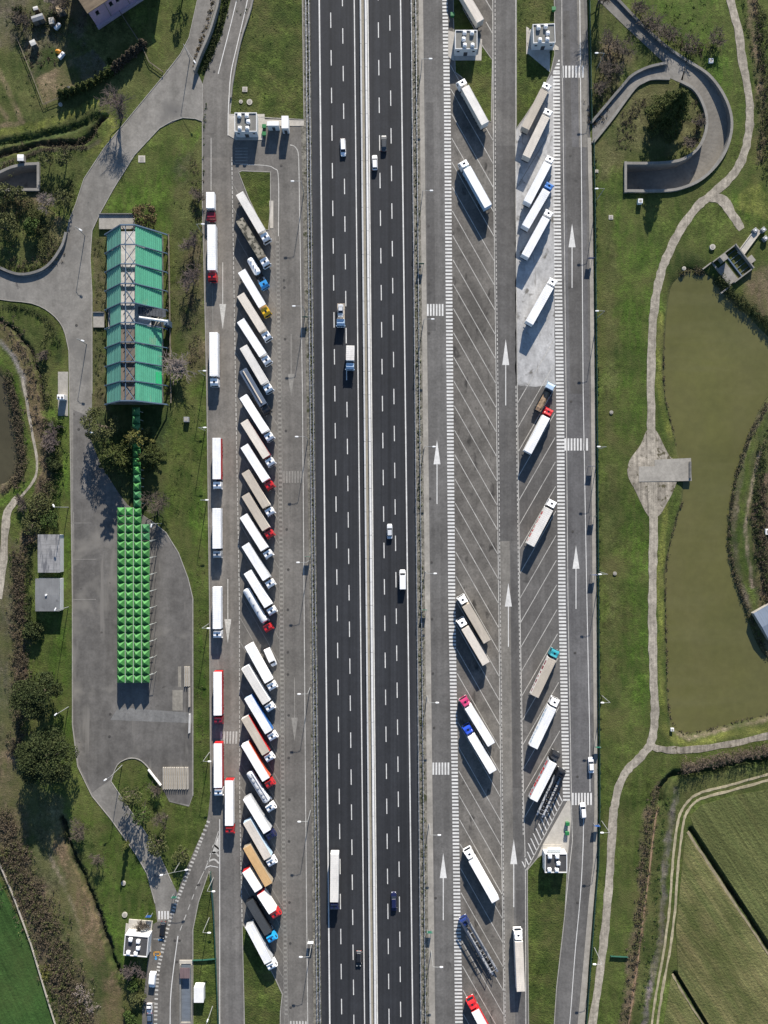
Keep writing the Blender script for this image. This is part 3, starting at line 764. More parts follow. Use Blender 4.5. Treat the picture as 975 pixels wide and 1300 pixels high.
for x, b, t, e in ((282.8, 386, 418, 333), (289.3, 786, 817, 735)):
    MO.arrow(x, t, b, e, 4.4)
for x, b, t, e in ((369.6, 474.7, 504, 424), (374, 911, 941, 860)):
    MF.arrow(x, t, b, e, 4.2)
[MF.poly([(298.5, y), (314.5, y), (314.5, y + 1.8), (298.5, y + 1.8)]) for y in (187.5, 191.3, 195.2, 199.1, 203.1, 206.8)]
MF.zebra(359.5, 384.5, 598, 613, 7); MO.zebra(280, 303, 928.5, 944, 6, sk=-.5); MO.zebra(368, 391, 1296, 1310, 6)
MW.line([(279, 1040), (279, 1300), (279.5, 1420)], .9); MO.line([(308.5, 1180), (310, 1300), (312, 1420)], .9)
# gore chevrons and exit road
MO.poly([(277.5, 1060), (278, 1080), (272, 1084), (268, 1082), (273, 1072)])
for y in (1078, 1087, 1096):
    MO.line(cat([(263 + (y - 1096) * -.4, y - 2), (272, y - 6 + 1), (278, y)], 4), 2.2)
MO.line(cat([(277.5, 1055), (268, 1085), (259, 1106), (250, 1125)], 4), .8)
MW.line([(259, 1106), (262, 1101), (267, 1099), (277, 1101)], .9)
for i in range(5):
    y = 1122 + i * 13
    MO.line([(lin([(252, 1120), (226, 1188)], y), y), (lin([(252, 1120), (226, 1188)], y + 7), y + 7)], .9)
MW.line(cat([(226, 1188), (221, 1225), (217, 1262), (216, 1300), (216, 1420)], 5), 1.0)
e3 = [(266.5, 1038), (250.5, 1078), (232.5, 1124), (216.5, 1166), (204.5, 1214), (200, 1240), (197.5, 1300), (196, 1420)]
l3, r3 = stroke(e3, 4.4, 0, 16)
for i in range(0, len(l3) - 3, 1):
    d = i
tot = 0.0; pts3 = cat(e3, 30); acc = 0; last = None
ctr = []
for a, b in zip(pts3[:-1], pts3[1:]):
    seg = math.hypot(b[0] - a[0], b[1] - a[1]); acc += seg
    if acc >= 4.3:
        acc = 0; ctr.append((b, ((b[0] - a[0]) / seg, (b[1] - a[1]) / seg)))
for (c, d) in ctr:
    nx, ny = -d[1], d[0]
    MO.poly([(c[0] + nx * 2.1 - d[0] * 1.1, c[1] + ny * 2.1 - d[1] * 1.1), (c[0] - nx * 2.1 - d[0] * 1.1, c[1] - ny * 2.1 - d[1] * 1.1), (c[0] - nx * 2.1 + d[0] * 1.1, c[1] - ny * 2.1 + d[1] * 1.1), (c[0] + nx * 2.1 + d[0] * 1.1, c[1] + ny * 2.1 + d[1] * 1.1)])
MW.zebra(201, 216, 1156.5, 1167, 4)
for y in (1192, 1232.5, 1273):
    MO.line([(lin([(196, 1190), (187, 1290)], y) - 1, y), (lin([(205, 1200), (197, 1290)], y) - 1, y)], .7)
# right rest area
L1 = [(561.5, 0), (563.5, 130), (567, 500), (569, 760), (574, 1020), (577.8, 1300)]; L1b = [(568, 0), (572, 130), (575.5, 500), (578, 760), (582, 1020), (587.5, 1300)]
MW.ladder(L1, L1b, -60, 1420, 4.52, .56)
L2 = [(702, 90), (702.3, 260), (706, 500), (708.8, 760), (714.7, 1017)]; L2b = [(710.6, 75), (711.5, 260), (716, 500), (718, 760), (723.6, 1017)]
MW.ladder(L2, L2b, 92, 1017, 4.52, .56)
for i in range(4):
    MW.poly([(710.5 - 1.6 - i * 2, 76 + i * 4.4), (710.5, 76 + i * 4.4), (710.5, 78.4 + i * 4.4), (710.5 - 2.6 - i * 2, 78.4 + i * 4.4)])
MO.line([(713, -60), (713.4, 75), (714.5, 130), (718.6, 500), (721, 760), (725.5, 1020), (726.7, 1067), (722, 1110), (715, 1180), (707, 1250), (702.5, 1300), (694, 1400)], .9)
MW.line([(736, 0), (738.5, 260), (740.3, 500), (745, 760), (748.5, 930), (749, 1005)], .9)
MW.line(cat([(744, 1022), (741, 1040), (740, 1080), (736.5, 1140), (730, 1210), (724, 1290), (714, 1400)], 4), .9)
MO.line([(625.3, -60), (626, 130), (627, 260), (630, 500), (633, 760), (636, 1020), (640, 1300), (641, 1420)], 1.0)
MO.ladder([(628, 0), (628.4, 260), (631.8, 500), (634.5, 760), (637.5, 1020), (641, 1300)], [(629, 0), (629.4, 260), (632.8, 500), (635.5, 760), (638.5, 1020), (642, 1300)], -60, 1400, 5.5, .6)
MO.line([(654.6, -60), (654.7, 130), (655, 260), (656.8, 500), (659.8, 760), (664.8, 1020), (667, 1100), (667.5, 1300)], 1.0)
MO.ladder([(654.6, 500), (658, 760), (663, 1020)], [(655.6, 500), (659, 760), (664, 1020)], 490, 1060, 5.5, .6)
for k in range(-12, 37):
    y = 268 + 30.9 * k
    if 60 < y + 45 < 190 or y < 20: 
        if not (y > 55): continue
    xa, xb = lin(L1b, y) + 1, lin(b1r, y + 90)
    MO.line([(xa, y), (xb, y + (xb - xa) * 1.76)], .8)
MO.line([(611, 56), (624.5, 76)], 1.0)
MO.line([(617, 28), (625, 42)], .9); MO.line([(612, -8), (625, 14)], .9)
for k in range(0, 18):
    y = 512 + 31.0 * k
    xa = lin([(656.8, 500), (659.8, 760), (664.8, 1020)], y); xb = lin(L2, y - 80) - 2
    yb = y - (xb - xa) * 1.74
    if y > 1030: xb = xa + (1050 - y) * .5 + 18; yb = y - (xb - xa) * 1.74
    MO.line([(xa, y), (xb, yb)], .8)
MF.line([(655, 240), (700, 165)], .8); MF.line([(655.5, 300), (701, 222)], .8)
for x, t, b, e in ((554.8, 558.7, 589.5, 640), (562.7, 1082.7, 1114.7, 1168), (642, 430.7, 463.5, 514.7), (645.4, 740, 770, 821), (652.2, 1065, 1097, 1151.5), (726.2, 284, 314, 365.5), (731.2, 692, 722, 773)):
    MW.arrow(x, t, b, e, 4.4)
MW.zebra(542, 564.5, 386, 401, 6); MW.zebra(549, 572, 968, 983.5, 6); MW.zebra(713, 743, 83.5, 98.7, 7); MW.zebra(716.5, 748, 556.5, 572, 8); MW.zebra(726, 753, 1006.5, 1022, 7)
A, B = (713.7, 1018), (668, 1105)
for i in range(15):
    t = i / 14
    x, y = A[0] + (B[0] - A[0]) * t, A[1] + (B[1] - A[1]) * t
    d = (-.42, -.91); n = 17 if 2 < i < 12 else 12
    MW.poly([(x - .9, y - 1), (x + .9, y), (x + .9 + d[0] * n, y + d[1] * n), (x - .9 + d[0] * n, y - 1 + d[1] * n)])
MO.line([A, B], 1.0)
# car park lines
for y in (664, 710, 761):
    MF.line([(93, y), (116 if y < 700 else 122, y)], .8)
MF.line([(93.5, 650), (94, 700)], .7)
struct('road_markings', MW.mb, m_white, True); struct('worn_road_markings', MO.mb, m_worn, True); struct('faded_road_markings', MF.mb, m_faint, True)
mb = Mark(); mb.line([(195, 1208.5), (204, 1208.5)], 1.2); mb.line([(195, 1213), (203, 1213)], 1.2); mb.line([(195.5, 1208), (195.5, 1213)], 1.2); mb.line([(203.5, 1208), (203, 1213)], 1.2)
struct('orange_bay_marking', mb.mb, m_yellow, True)
mb = Mark()
mb.poly([(198 + 1.5 * math.cos(a * .63), 1217 + 1.5 * math.sin(a * .63)) for a in range(10)]); mb.poly([(197, 1212), (198.6, 1212), (198.6, 1215.4), (197, 1215.4)]); mb.line([(201, 1193), (206, 1193)], 1.6)
struct('blue_bay_marking', mb.mb, m_bluep, True)
# ------------------------------------------------------------------ vehicles
m_tyre = plain('tyre rubber', (0.018, 0.018, 0.019), 0.9)
m_chassis = plain('chassis steel', (0.03, 0.03, 0.033), 0.7, 0.3)
m_glass = tex('vehicle glass', (0.012, 0.016, 0.022), 0.08, spec=0.6)
m_alu = plain('aluminium', (0.55, 0.56, 0.58), 0.35, 0.8)
m_lampw = plain('headlight glass', (0.75, 0.75, 0.72), 0.2)
m_lampr = plain('tail light red', (0.35, 0.01, 0.01), 0.3)
m_rim = plain('wheel rim', (0.45, 0.45, 0.47), 0.4, 0.6)
PAINT = dict(white=(0.86, 0.86, 0.86), offwhite=(0.73, 0.70, 0.65), cream=(0.66, 0.60, 0.52), beige=(0.50, 0.44, 0.36), brown=(0.33, 0.28, 0.21), grey=(0.42, 0.43, 0.44), silver=(0.56, 0.58, 0.60),
             red=(0.50, 0.018, 0.022), darkred=(0.22, 0.015, 0.03), magenta=(0.40, 0.035, 0.12), orange=(0.62, 0.11, 0.05), yellow=(0.72, 0.42, 0.015), blue=(0.015, 0.06, 0.42), midblue=(0.03, 0.13, 0.38), cyan=(0.02, 0.36, 0.72),
             skyblue=(0.04, 0.28, 0.62), teal=(0.02, 0.22, 0.27), navy=(0.012, 0.016, 0.06), black=(0.014, 0.015, 0.018), slate=(0.09, 0.12, 0.17), tan=(0.62, 0.40, 0.19), lightblue=(0.42, 0.55, 0.68), darkgrey=(0.06, 0.065, 0.07), darkslate=(0.05, 0.062, 0.085), navyblue=(0.015, 0.035, 0.16))
def paint(k):
    return tex('paint ' + k, PAINT[k], 0.35, [(0.5, 4, 0.93, 1.05)], spec=0.5, vary=.1)
def tarp(k):
    return tex('trailer skin ' + k, PAINT[k], 0.6, [((0.2, 0.3, 1), 5, 0.88, 1.08), ((0.25, 2.2, 1), 4, 0.9, 1.06), (2.0, 4, 0.94, 1.05)], spec=0.3, spots=[(0.35, .66, tuple(c * .72 for c in PAINT[k]), .14)], vary=.1)
m_weather = tex('mossy trailer roof', (0.26, 0.235, 0.185), 0.9, [(0.5, 4, 0.7, 1.2)], spots=[(0.75, 0.47, (0.05, 0.048, 0.035), 0.08)])
m_ply = tex('tipper load', (0.28, 0.2, 0.13), 0.95, [(0.9, 5, 0.5, 1.5)])

CACHE = {}
def cm(key, build, mats):
    k = (key, tuple(m.name for m in (mats if isinstance(mats, (list, tuple)) else [mats])))
    if k not in CACHE:
        mb = MB(); build(mb)
        CACHE[k] = mb.mesh(key.split('|')[0], mats)
    return CACHE[k]

def wheel(parent, x, y, r=0.5, w=0.3):
    o = link('wheel', cm('wheel|%.2f|%.2f' % (r, w), lambda mb: (mb.xcyl(0, 0, -w / 2, w / 2, r, 16)), m_tyre), parent, (x, y, r))
    link('rim', cm('rim|%.2f|%.2f' % (r, w), lambda mb: (mb.xcyl(0, 0, -w / 2 - .012, w / 2 + .012, r * .55, 12)), m_rim), o)
    return o

def cab(parent, x0, x1, col, tall=True, hatch=True, flector=True):
    """lorry cab between x0 (rear) and x1 (front)"""
    L = x1 - x0; t = 3.55 if tall else 2.75
    def body(mb):
        prof = [(0, .55), (L, .55), (L + .02, 1.5), (L - .14, t - .75), (L - .42, t - .22), (L - .85, t), (.05, t), (0, t - .1)]
        mb.loft([[(x, y, z) for x, z in p] for y, p in
                 ((-1.24, [(a, min(b, t - .12)) for a, b in prof]), (-1.15, prof), (1.15, prof), (1.24, [(a, min(b, t - .12)) for a, b in prof]))])
    c = link('cab', cm('cab|%.2f|%.2f' % (L, t), body, paint(col)), parent, (x0, 0, 0))
    def ws(mb):
        mb.loft([[(L + .035, y, 1.6) for y in (-1.1, 1.1)] , [(L - .115, y, t - .78) for y in (-1.08, 1.08)]], close=False, cap=False)
        mb.loft([[(L + .005, y, 1.6) for y in (-1.1, 1.1)] , [(L - .15, y, t - .78) for y in (-1.08, 1.08)]], close=False, cap=False)
    link('windscreen', cm('windscreen|%.2f|%.2f' % (L, t), ws, m_glass), c)
    for s in (-1, 1):
        link('side_window', cm('side_window|%d|%.2f|%.2f' % (s, t, L), lambda mb: mb.box(L - 1.15, L - .3, s * 1.245 - .01, s * 1.245 + .01, 1.65, t - .95), m_glass), c)
        link('mirror', cm('mirror|%d|%.2f' % (s, L), lambda mb: (mb.box(L - .22, L - .02, s * 1.36 - .1, s * 1.36 + .1, 1.75, 2.5), mb.box(L - .16, L - .1, s * 1.24 - .1, s * 1.24 + .1, 2.3, 2.36)), paint(col)), c)
        link('headlight', cm('headlight|%d|%.2f' % (s, L), lambda mb: mb.cbox(L - .05, L + .06, s * .95 - .22, s * .95 + .22, .7, .95, .03), m_lampw), c)
    if hatch:
        link('roof_hatch', cm('roof_hatch|%.2f|%.2f' % (t, L), lambda mb: mb.cbox(L * .45 - .33, L * .45 + .33, -.33, .33, t - .02, t + .05, .03), m_glass), c)
    if flector:
        fx = L * .30
        link('roof_deflector', cm('roof_deflector|%.2f|%.2f' % (t, fx), lambda mb: mb.loft([[(x, y, z) for x, z in p] for y, p in ((-1.1, [(0, t - .02), (fx - .1, t - .02), (0, t + .25)]), (-.95, [(0, t - .02), (fx, t - .02), (0, t + .42)]), (.95, [(0, t - .02), (fx, t - .02), (0, t + .42)]), (1.1, [(0, t - .02), (fx - .1, t - .02), (0, t + .25)]))]), paint(col)), c)
    return c

def box_trailer(parent, x0, x1, roof, side, rear, h=4.0, front=None, ribs=True, wthr=False):
    L = x1 - x0; zb = 1.15
    rm = m_weather if wthr else tarp(roof)
    b = link('trailer_body', cm('trailer_body|%.1f|%.1f' % (L, h), lambda mb: mb.cbox(0.06, L - .02, -1.27, 1.27, zb, h - .08, .04), tarp(side)), parent, (x0, 0, 0))
    link('rear_door', cm('rear_door|%.1f' % h, lambda mb: (mb.box(-.0, .055, -1.26, -.01, zb, h - .1), mb.box(-.0, .055, .01, 1.26, zb, h - .1), mb.tube([(-.03, -.35, zb + .1), (-.03, -.35, h - .2)], .02, 5), mb.tube([(-.03, .35, zb + .1), (-.03, .35, h - .2)], .02, 5)), tarp(rear)), parent, (x0, 0, 0))
    def rf(mb):
        mb.cbox(0, L, -1.29, 1.29, h - .1, h, .05)
        if ribs:
            x = .6
            while x < L - .3:
                mb.box(x, x + .05, -1.24, 1.24, h - .01, h + .018); x += .62
        for y in (-1.27, 1.24): mb.box(0.05, L - .05, y, y + .03, h - .02, h + .03)
    link('trailer_roof', cm('trailer_roof|%.1f|%.1f|%d' % (L, h, ribs), rf, rm), parent, (x0, 0, 0))
    if front:
        link('front_wall', cm('front_wall|%.1f' % h, lambda mb: mb.box(-.6, .06, -1.295, 1.295, zb, h + .012), tarp(front)), parent, (x1 - .05, 0, 0))

def underframe(parent, x0, x1, axles, legs=True):
    L = x1 - x0
    link('chassis', cm('chassis|%.1f|%d' % (L, legs), lambda mb: ([mb.box(.1, L - .1, y - .07, y + .07, .8, 1.14) for y in (-.5, .5)] + [mb.box(x, x + .1, -1.2, 1.2, .98, 1.12) for x in np.arange(.3, L - .3, 1.6)] + ([mb.box(L - 3.9, L - 3.7, y - .08, y + .08, .1, 1.0) for y in (-.8, .8)] if legs else []) + [mb.box(0, .12, -1.2, 1.2, .45, .6)] + [mb.box(.02, .1, y - .05, y + .05, .5, 1.1) for y in (-.7, .7)]), m_chassis), parent, (x0, 0, 0))
    for x in axles:
        for s in (-1, 1):
            wheel(parent, x0 + x, s * 1.06)

def tractor_base(parent, x0, x1):
    """chassis and wheels of a tractor unit, x0..x1"""
    L = x1 - x0
    link('tractor_chassis', cm('tractor_chassis|%.1f' % L, lambda mb: ([mb.box(0, L - .3, y - .06, y + .06, .7, .98) for y in (-.42, .42)] + [mb.cyl(L - 4.2 + 0 * 1, 0, .98, 1.12, .55, 12)]), m_chassis), parent, (x0, 0, 0))
    for s in (-1, 1):
        link('fuel_tank', cm('fuel_tank|%d' % s, lambda mb: mb.cbox(0, 1.1, s * .98 - .25, s * .98 + .25, .45, 1.0, .08), m_alu), parent, (x1 - 3.9, 0, 0))
        wheel(parent, x1 - 1.4, s * 1.05, .5, .32)
        wheel(parent, x1 - 4.95, s * .93, .5, .58)

def place(rear, front, h=3.9):
    a = GW(*rear, h); b = GW(*front, h - .3)
    L = math.hypot(b[0] - a[0], b[1] - a[1])
    return a, math.atan2(b[1] - a[1], b[0] - a[0]), L

GA = 'lorries in the slanted row beside the left carriageway'
GB = 'lorries parked in line along the left kerb'
GC = 'lorries in the slanted bays of the right rest area'
def semi(rear, front, label, group, roof='white', side='white', rearc='white', cabc='white', h=4.0, **kw):
    loc, rz, L = place(rear, front)
    t = thing('articulated_lorry', label, 'lorry', (*loc, 0.035), rz, group)
    L = round(L, 1); cl = 2.25; x1 = L - .05; tr = x1 - cl - .75
    box_trailer(t, 0, round(tr, 1), roof, side, rearc, h, kw.get('front'), kw.get('ribs', True), kw.get('wthr', False))
    underframe(t, 0, round(tr, 1), (2.2, 3.5, 4.8))
    tractor_base(t, x1 - 5.9, x1)
    cab(t, x1 - cl, x1, cabc, True, kw.get('hatch', True), kw.get('flector', True))
    if 'stripe' in kw:       # coloured printing on the trailer's side curtain
        cs, s = kw['stripe']
        def pr(mb):
            x = .8
            while x < tr - 1.5:
                w = random.uniform(.5, 1.6); mb.box(x, x + w, s * 1.275 - .012, s * 1.275 + .012, random.uniform(1.5, 2.2), random.uniform(2.7, 3.6)); x += w + random.uniform(.2, .9)
        mb = MB(); pr(mb); link('side_print', mb.mesh('side_print', paint(cs)), t)
    return t

# --- left column, facing down the picture
def col(px, y0, y1, *a, **k): return semi((px, y0), (px + .5, y1), *a, **k)
loc, rz, L = place((266.7, 243.5), (267, 278))
t = thing('box_lorry', 'short white box lorry with dark red cab at the top of the left kerb line', 'lorry', (*loc, .035), rz, GB)
box_trailer(t, 0, 5.0, 'white', 'white', 'grey', 3.7); underframe(t, 0, 5.8, (1.2,), False); cab(t, round(L - 2.5, 1), round(L - .1, 1), 'darkred', False, False, False)
for s in (-1, 1): wheel(t, L - 1.2, s * 1.05)
col(268.5, 285.3, 356, 'white lorry with bright red cab, directly behind the short dark red box lorry', GB, cabc='red')
col(271.2, 422, 490, 'white lorry with white cab alone beside the verge, below the first road arrow', GB)
col(275, 556, 621, 'white roofed lorry with red right side and white cab in the left kerb line', GB, side='red')
col(275, 645.3, 709, 'white lorry with grey cab in the left kerb line', GB, cabc='grey')
col(275.2, 745.3, 811, 'white lorry with white cab beside the second road arrow at the left kerb', GB)
col(276.3, 853, 920.5, 'white roofed lorry with red rear, red side and dark red cab', GB, side='red', rearc='red', cabc='darkred')
col(276.6, 944, 1012, 'white roofed lorry with red rear and side but a white cab, below the zebra crossing', GB, side='red', rearc='red')
col(290.8, 991, 1060, 'white roofed lorry with red rear and red cab out in the lane', GB, side='offwhite', rearc='red', cabc='red')
# --- left slanted row
semi((304, 245.3), (339.2, 305.3), 'off-white lorry with white cab, first of the slanted row beside the small lawn', GA, roof='offwhite', side='offwhite')
semi((304, 278.7), (338.7, 336.5), 'lorry with mossy stained brown trailer roof and white cab', GA, side='brown', rearc='brown', wthr=True)
semi((306.7, 344), (340, 400), 'white lorry with bright yellow cab', GA, cabc='yellow')
semi((305.3, 374), (340.8, 430.7), 'cream lorry with white cab parked right below the yellow cab lorry', GA, roof='cream', side='cream', rearc='offwhite')
semi((305.3, 406.7), (340.8, 461.3), 'white lorry with white cab second below the yellow cab lorry', GA)
semi((308.8, 440), (342.7, 497.3), 'off-white lorry with white cab parked just above the slate blue tipper', GA, roof='offwhite')
semi((308.5, 503), (344, 558.7), 'white lorry with white cab parked just below the slate blue tipper', GA)
semi((309.9, 534.7), (345.3, 590.7), 'cream lorry with red right side and white cab above the zebra crossing', GA, roof='cream', side='darkred', rearc='offwhite')
semi((309.9, 566), (344.5, 620.5), 'white lorry with red cab beside the faded zebra crossing in the slanted row', GA, cabc='red')
semi((311.2, 598.7), (344.8, 654), 'beige lorry with white cab between the two lorries with red cabs', GA, roof='beige', side='cream', rearc='offwhite')
semi((311.2, 628), (344.5, 682.7), 'beige lorry with red cab in the slanted row', GA, roof='beige', side='cream', rearc='offwhite', cabc='red')
semi((308.8, 654.7), (342.7, 708), 'white lorry with white cab parked right below the beige lorry with red cab', GA)
semi((311.2, 691.5), (345.3, 745.3), 'white lorry with white cab second above the silver tanker with red cab', GA, side='grey')
semi((314, 726), (347.2, 780), 'white lorry with white cab parked right above the silver tanker with red cab', GA)
semi((315.2, 818.7), (347.2, 876), 'white lorry with white cab parked right below the small white van', GA)
semi((310.7, 846.7), (344.8, 902.7), 'off-white lorry with white cab second below the small white van', GA, roof='offwhite')
semi((314.7, 884.8), (348, 940), 'white lorry with blue right side and white cab', GA, side='midblue', rearc='lightblue')
semi((310.7, 910.7), (344, 966.7), 'brown roofed lorry with red side and white cab beside the lower faded arrow', GA, roof='beige', side='red', rearc='offwhite')
semi((310.7, 944), (344.5, 1000), 'white roofed lorry with orange red side and red cab above the hatched silver tanker', GA, side='orange', rearc='white', cabc='red')
semi((313, 1012.5), (346, 1066), 'white lorry with navy cab hidden in shadow below the hatched silver tanker', GA, side='grey', rearc='grey', cabc='navy')
semi((313.3, 1042.7), (346.7, 1100), 'cream lorry with pale blue sides and white cab above the tan trailer', GA, roof='cream', side='lightblue', rearc='lightblue')
semi((316, 1145), (347, 1197), 'black roofed lorry with bright cyan cab', GA, roof='darkgrey', side='black', rearc='black', cabc='cyan', h=3.4)
semi((316, 1174.7), (346.7, 1232), 'white lorry with white cab at the bottom end of the slanted row beside the lawn', GA, side='grey', rearc='grey')
# tan trailer without tractor
loc, rz, L = place((313.3, 1074.7), (341.3, 1122.7))
t = thing('semi_trailer', 'tan roofed trailer parked without a tractor in the slanted row', 'trailer', (*loc, .035), rz, GA)
box_trailer(t, 0, round(L, 1), 'tan', 'brown', 'brown', 4.0); underframe(t, 0, round(L, 1), (2.2, 3.5, 4.8))
# road train
loc, rz, L = place((312, 1105), (352, 1166)); L = round(L, 1)
t = thing('road_train', 'white two box road train with red ends and red cab', 'lorry', (*loc, .035), rz, GA)
box_trailer(t, 0, 7.4, 'white', 'offwhite', 'red', 4.0); underframe(t, 0, 7.4, (1.6, 2.9), False)
box_trailer(t, 8.5, L - 2.6, 'white', 'offwhite', 'red', 4.0); underframe(t, 8.5, L - 1.0, (1.6, 2.9), False)
link('drawbar', cm('drawbar', lambda mb: mb.box(7.3, 8.6, -.1, .1, .75, .9), m_chassis), t)
cab(t, L - 2.3, L - .05, 'red')
for s in (-1, 1): wheel(t, L - 1.3, s * 1.05)
# slate blue tipper
loc, rz, L = place((308, 469.3), (340.5, 525), 3.3); L = round(L, 1)
t = thing('tipper_lorry', 'slate blue tipper lorry with pale rolled tarpaulin and black cab', 'lorry', (*loc, .035), rz, GA)
def tub(mb):
    mb.loft([[(x, y, z) for y, z in ((-1.2, 1.1), (1.2, 1.1), (1.27, 3.2), (1.1, 3.25), (0, 3.38), (-1.1, 3.25), (-1.27, 3.2))] for x in (0, L - 3.1)])
    for x in np.arange(.4, L - 3.2, 1.1):
        mb.box(x, x + .12, -1.32, -1.2, 1.2, 3.2); mb.box(x, x + .12, 1.2, 1.32, 1.2, 3.2)
link('tipper_body', cm('tipper_body', tub, tarp('slate')), t)
link('tarpaulin_roll', cm('tarpaulin_roll', lambda mb: mb.tube([(.5, -.1, 3.42), (L - 3.8, -.1, 3.42)], .24, 8), tarp('beige')), t)
underframe(t, 0, L - 3.0, (1.8, 3.1, 4.4)); tractor_base(t, L - 6, L); cab(t, L - 2.3, L - .05, 'black')
# tankers
def tanker(rear, front, label, group, skin, cabc, hatches, r=1.2, ll=None, walk=False):
    loc, rz, L = place(rear, front, 3.5); L = round(L, 1); tl = ll or L - 3.2
    t = thing('tank_lorry', label, 'lorry', (*loc, .035), rz, group)
    def tank(mb):
        rings = []
        for x, q in ((0, .45), (.12, .75), (.4, .95), (.8, 1), (tl - .8, 1), (tl - .4, .95), (tl - .12, .75), (tl, .45)):
            rings.append([(x, r * q * 1.02 * math.cos(a * math.pi / 10), 2.25 + r * q * math.sin(a * math.pi / 10)) for a in range(20)])
        mb.loft(rings)
        for x in np.arange(1.5, tl - 1, 2.2):
            mb.loft([[(x + d, (r + .02) * 1.02 * math.cos(a * math.pi / 10), 2.25 + (r + .02) * math.sin(a * math.pi / 10)) for a in range(20)] for d in (0, .08)])
    link('tank', cm('tank|%s%.1f%.1f' % (skin, tl, r), tank, tex('tank skin ' + skin, PAINT[skin], 0.3, [((.4, .4, .4), 3, .9, 1.05)], metal=0)), t)
    if walk:
        link('walkway', cm('walkway|%.1f' % tl, lambda mb: ([mb.box(.8, tl - .8, y - .18, y + .18, 3.42, 3.48) for y in (-.55, .55)] + [mb.tube([(.8, y, 3.95), (tl - .8, y, 3.95)], .025, 5) for y in (-.75,)] + [mb.tube([(x, -.75, 3.4), (x, -.75, 3.95)], .02, 5) for x in np.arange(.9, tl - .8, 1.2)]), m_alu), t)
    for x in hatches:
        link('tank_hatch', cm('tank_hatch|%d' % walk, lambda mb: (mb.cyl(0, 0, 3.38, 3.62, .42 if walk else .22, 14), mb.cyl(0, 0, 3.62, 3.68, .3 if walk else .15, 12)), tarp('grey')), t, (x, 0, 0))
    link('tank_cradle', cm('tank_cradle|%.1f' % tl, lambda mb: [mb.box(x, x + .25, -1.0, 1.0, 1.05, 1.5) for x in (tl * .15, tl * .5, tl * .82)], m_chassis), t)
    underframe(t, 0, tl + .3, (1.5, 2.8, 4.1)[:3 if tl > 7 else 2]); tractor_base(t, L - 5.8, L); cab(t, L - 2.3, L - .05, cabc, tall=(cabc != 'skyblue'), flector=(cabc != 'skyblue'))
    return t
tanker((316, 326.7), (337, 364.5), 'short white gas tank lorry with blue cab', GA, 'white', 'skyblue', (1.4, 2.9, 4.2), 1.1, 5.6)
tanker((311, 748), (342.7, 801.3), 'shiny silver tanker with red cab above the small van', GA, 'silver', 'red', (3, 5.5, 8), 1.2)
tanker((315.5, 981), (346, 1030), 'silver tanker with round hatches along its top and white cab', GA, 'silver', 'white', (1.6, 3.2, 5.6, 7.8, 9.2), 1.22, None, True)
# --- right slanted bays, facing up-left
semi((610, 27), (576, -30), 'cream lorry cut by the top edge beside the upper service hut', GC, roof='cream', side='cream', rearc='cream')
semi((616, 157), (584.5, 100), 'cream lorry with white cab beside the lawn below the upper service hut', GC, roof='offwhite', side='cream', rearc='offwhite')
semi((620, 262), (586.7, 203), 'white lorry with pale blue side standing alone in the upper empty bays', GC, side='lightblue', rearc='lightblue')
semi((618.7, 814.7), (584.8, 757), 'beige lorry with white cab, upper one of the pair in the middle bays', GC, roof='beige', side='beige', rearc='beige')
semi((617.3, 842.7), (584, 786), 'beige lorry with white cab, lower one of the pair in the middle bays', GC, roof='cream', side='beige', rearc='cream')
semi((624, 945.3), (588, 887), 'white lorry with crimson pink cab', GC, cabc='magenta')
semi((626, 980), (591.5, 922), 'white lorry with royal blue cab', GC, cabc='blue')
semi((629.3, 1144), (593.3, 1080), 'white lorry with white cab parked above the blue car transporter', GC)
semi((633, 1338), (597, 1271), 'white lorry with bright red cab cut by the bottom edge', GC, side='red', cabc='red')
semi((661.3, 1258.7), (658, 1182.5), 'cream lorry with white cab standing straight in the lane beside the lower lawn', GC, roof='cream', side='offwhite')
# --- right slanted bays, facing up-right
semi((666.7, 163), (696.5, 104), 'beige lorry with white cab, topmost beside the upper right lawn', GC, roof='beige', side='beige', rearc='beige')
semi((668, 199), (698, 137), 'cream lorry with white cab, second from the upper right lawn', GC, roof='cream', side='offwhite', rearc='cream')
semi((669.3, 257), (700.5, 197), 'white lorry with white cab parked just above the blue cab lorry on concrete', GC)
semi((667, 288), (700, 231), 'white lorry with blue cab on the pale concrete bays', GC, cabc='midblue')
semi((666.7, 325), (699, 266), 'white lorry with white cab parked just below the blue cab lorry on concrete', GC)
semi((672, 410), (704, 353), 'white lorry with white cab alone on the lower part of the pale concrete', GC)
semi((669.9, 574), (699, 518), 'white lorry with red cab below the small tipper', GC, cabc='red', side='offwhite')
semi((673.3, 692), (703, 635), 'cream lorry with red striped left side and white cab', GC, roof='offwhite', side='offwhite', rearc='offwhite', stripe=('red', 1))
semi((678.7, 884), (706.5, 825), 'beige lorry with teal cab and colourful printed side', GC, roof='beige', side='offwhite', rearc='beige', cabc='teal', stripe=('darkred', 1))
semi((677.3, 949), (706.5, 887), 'white lorry with white cab and blue grey printed side, above the dark cab lorry', GC, stripe=('lightblue', 1))
semi((677.3, 1016), (707.5, 956), 'white lorry with red side edge and black cab beside the hatched area', GC, side='grey', cabc='black', stripe=('red', 1))
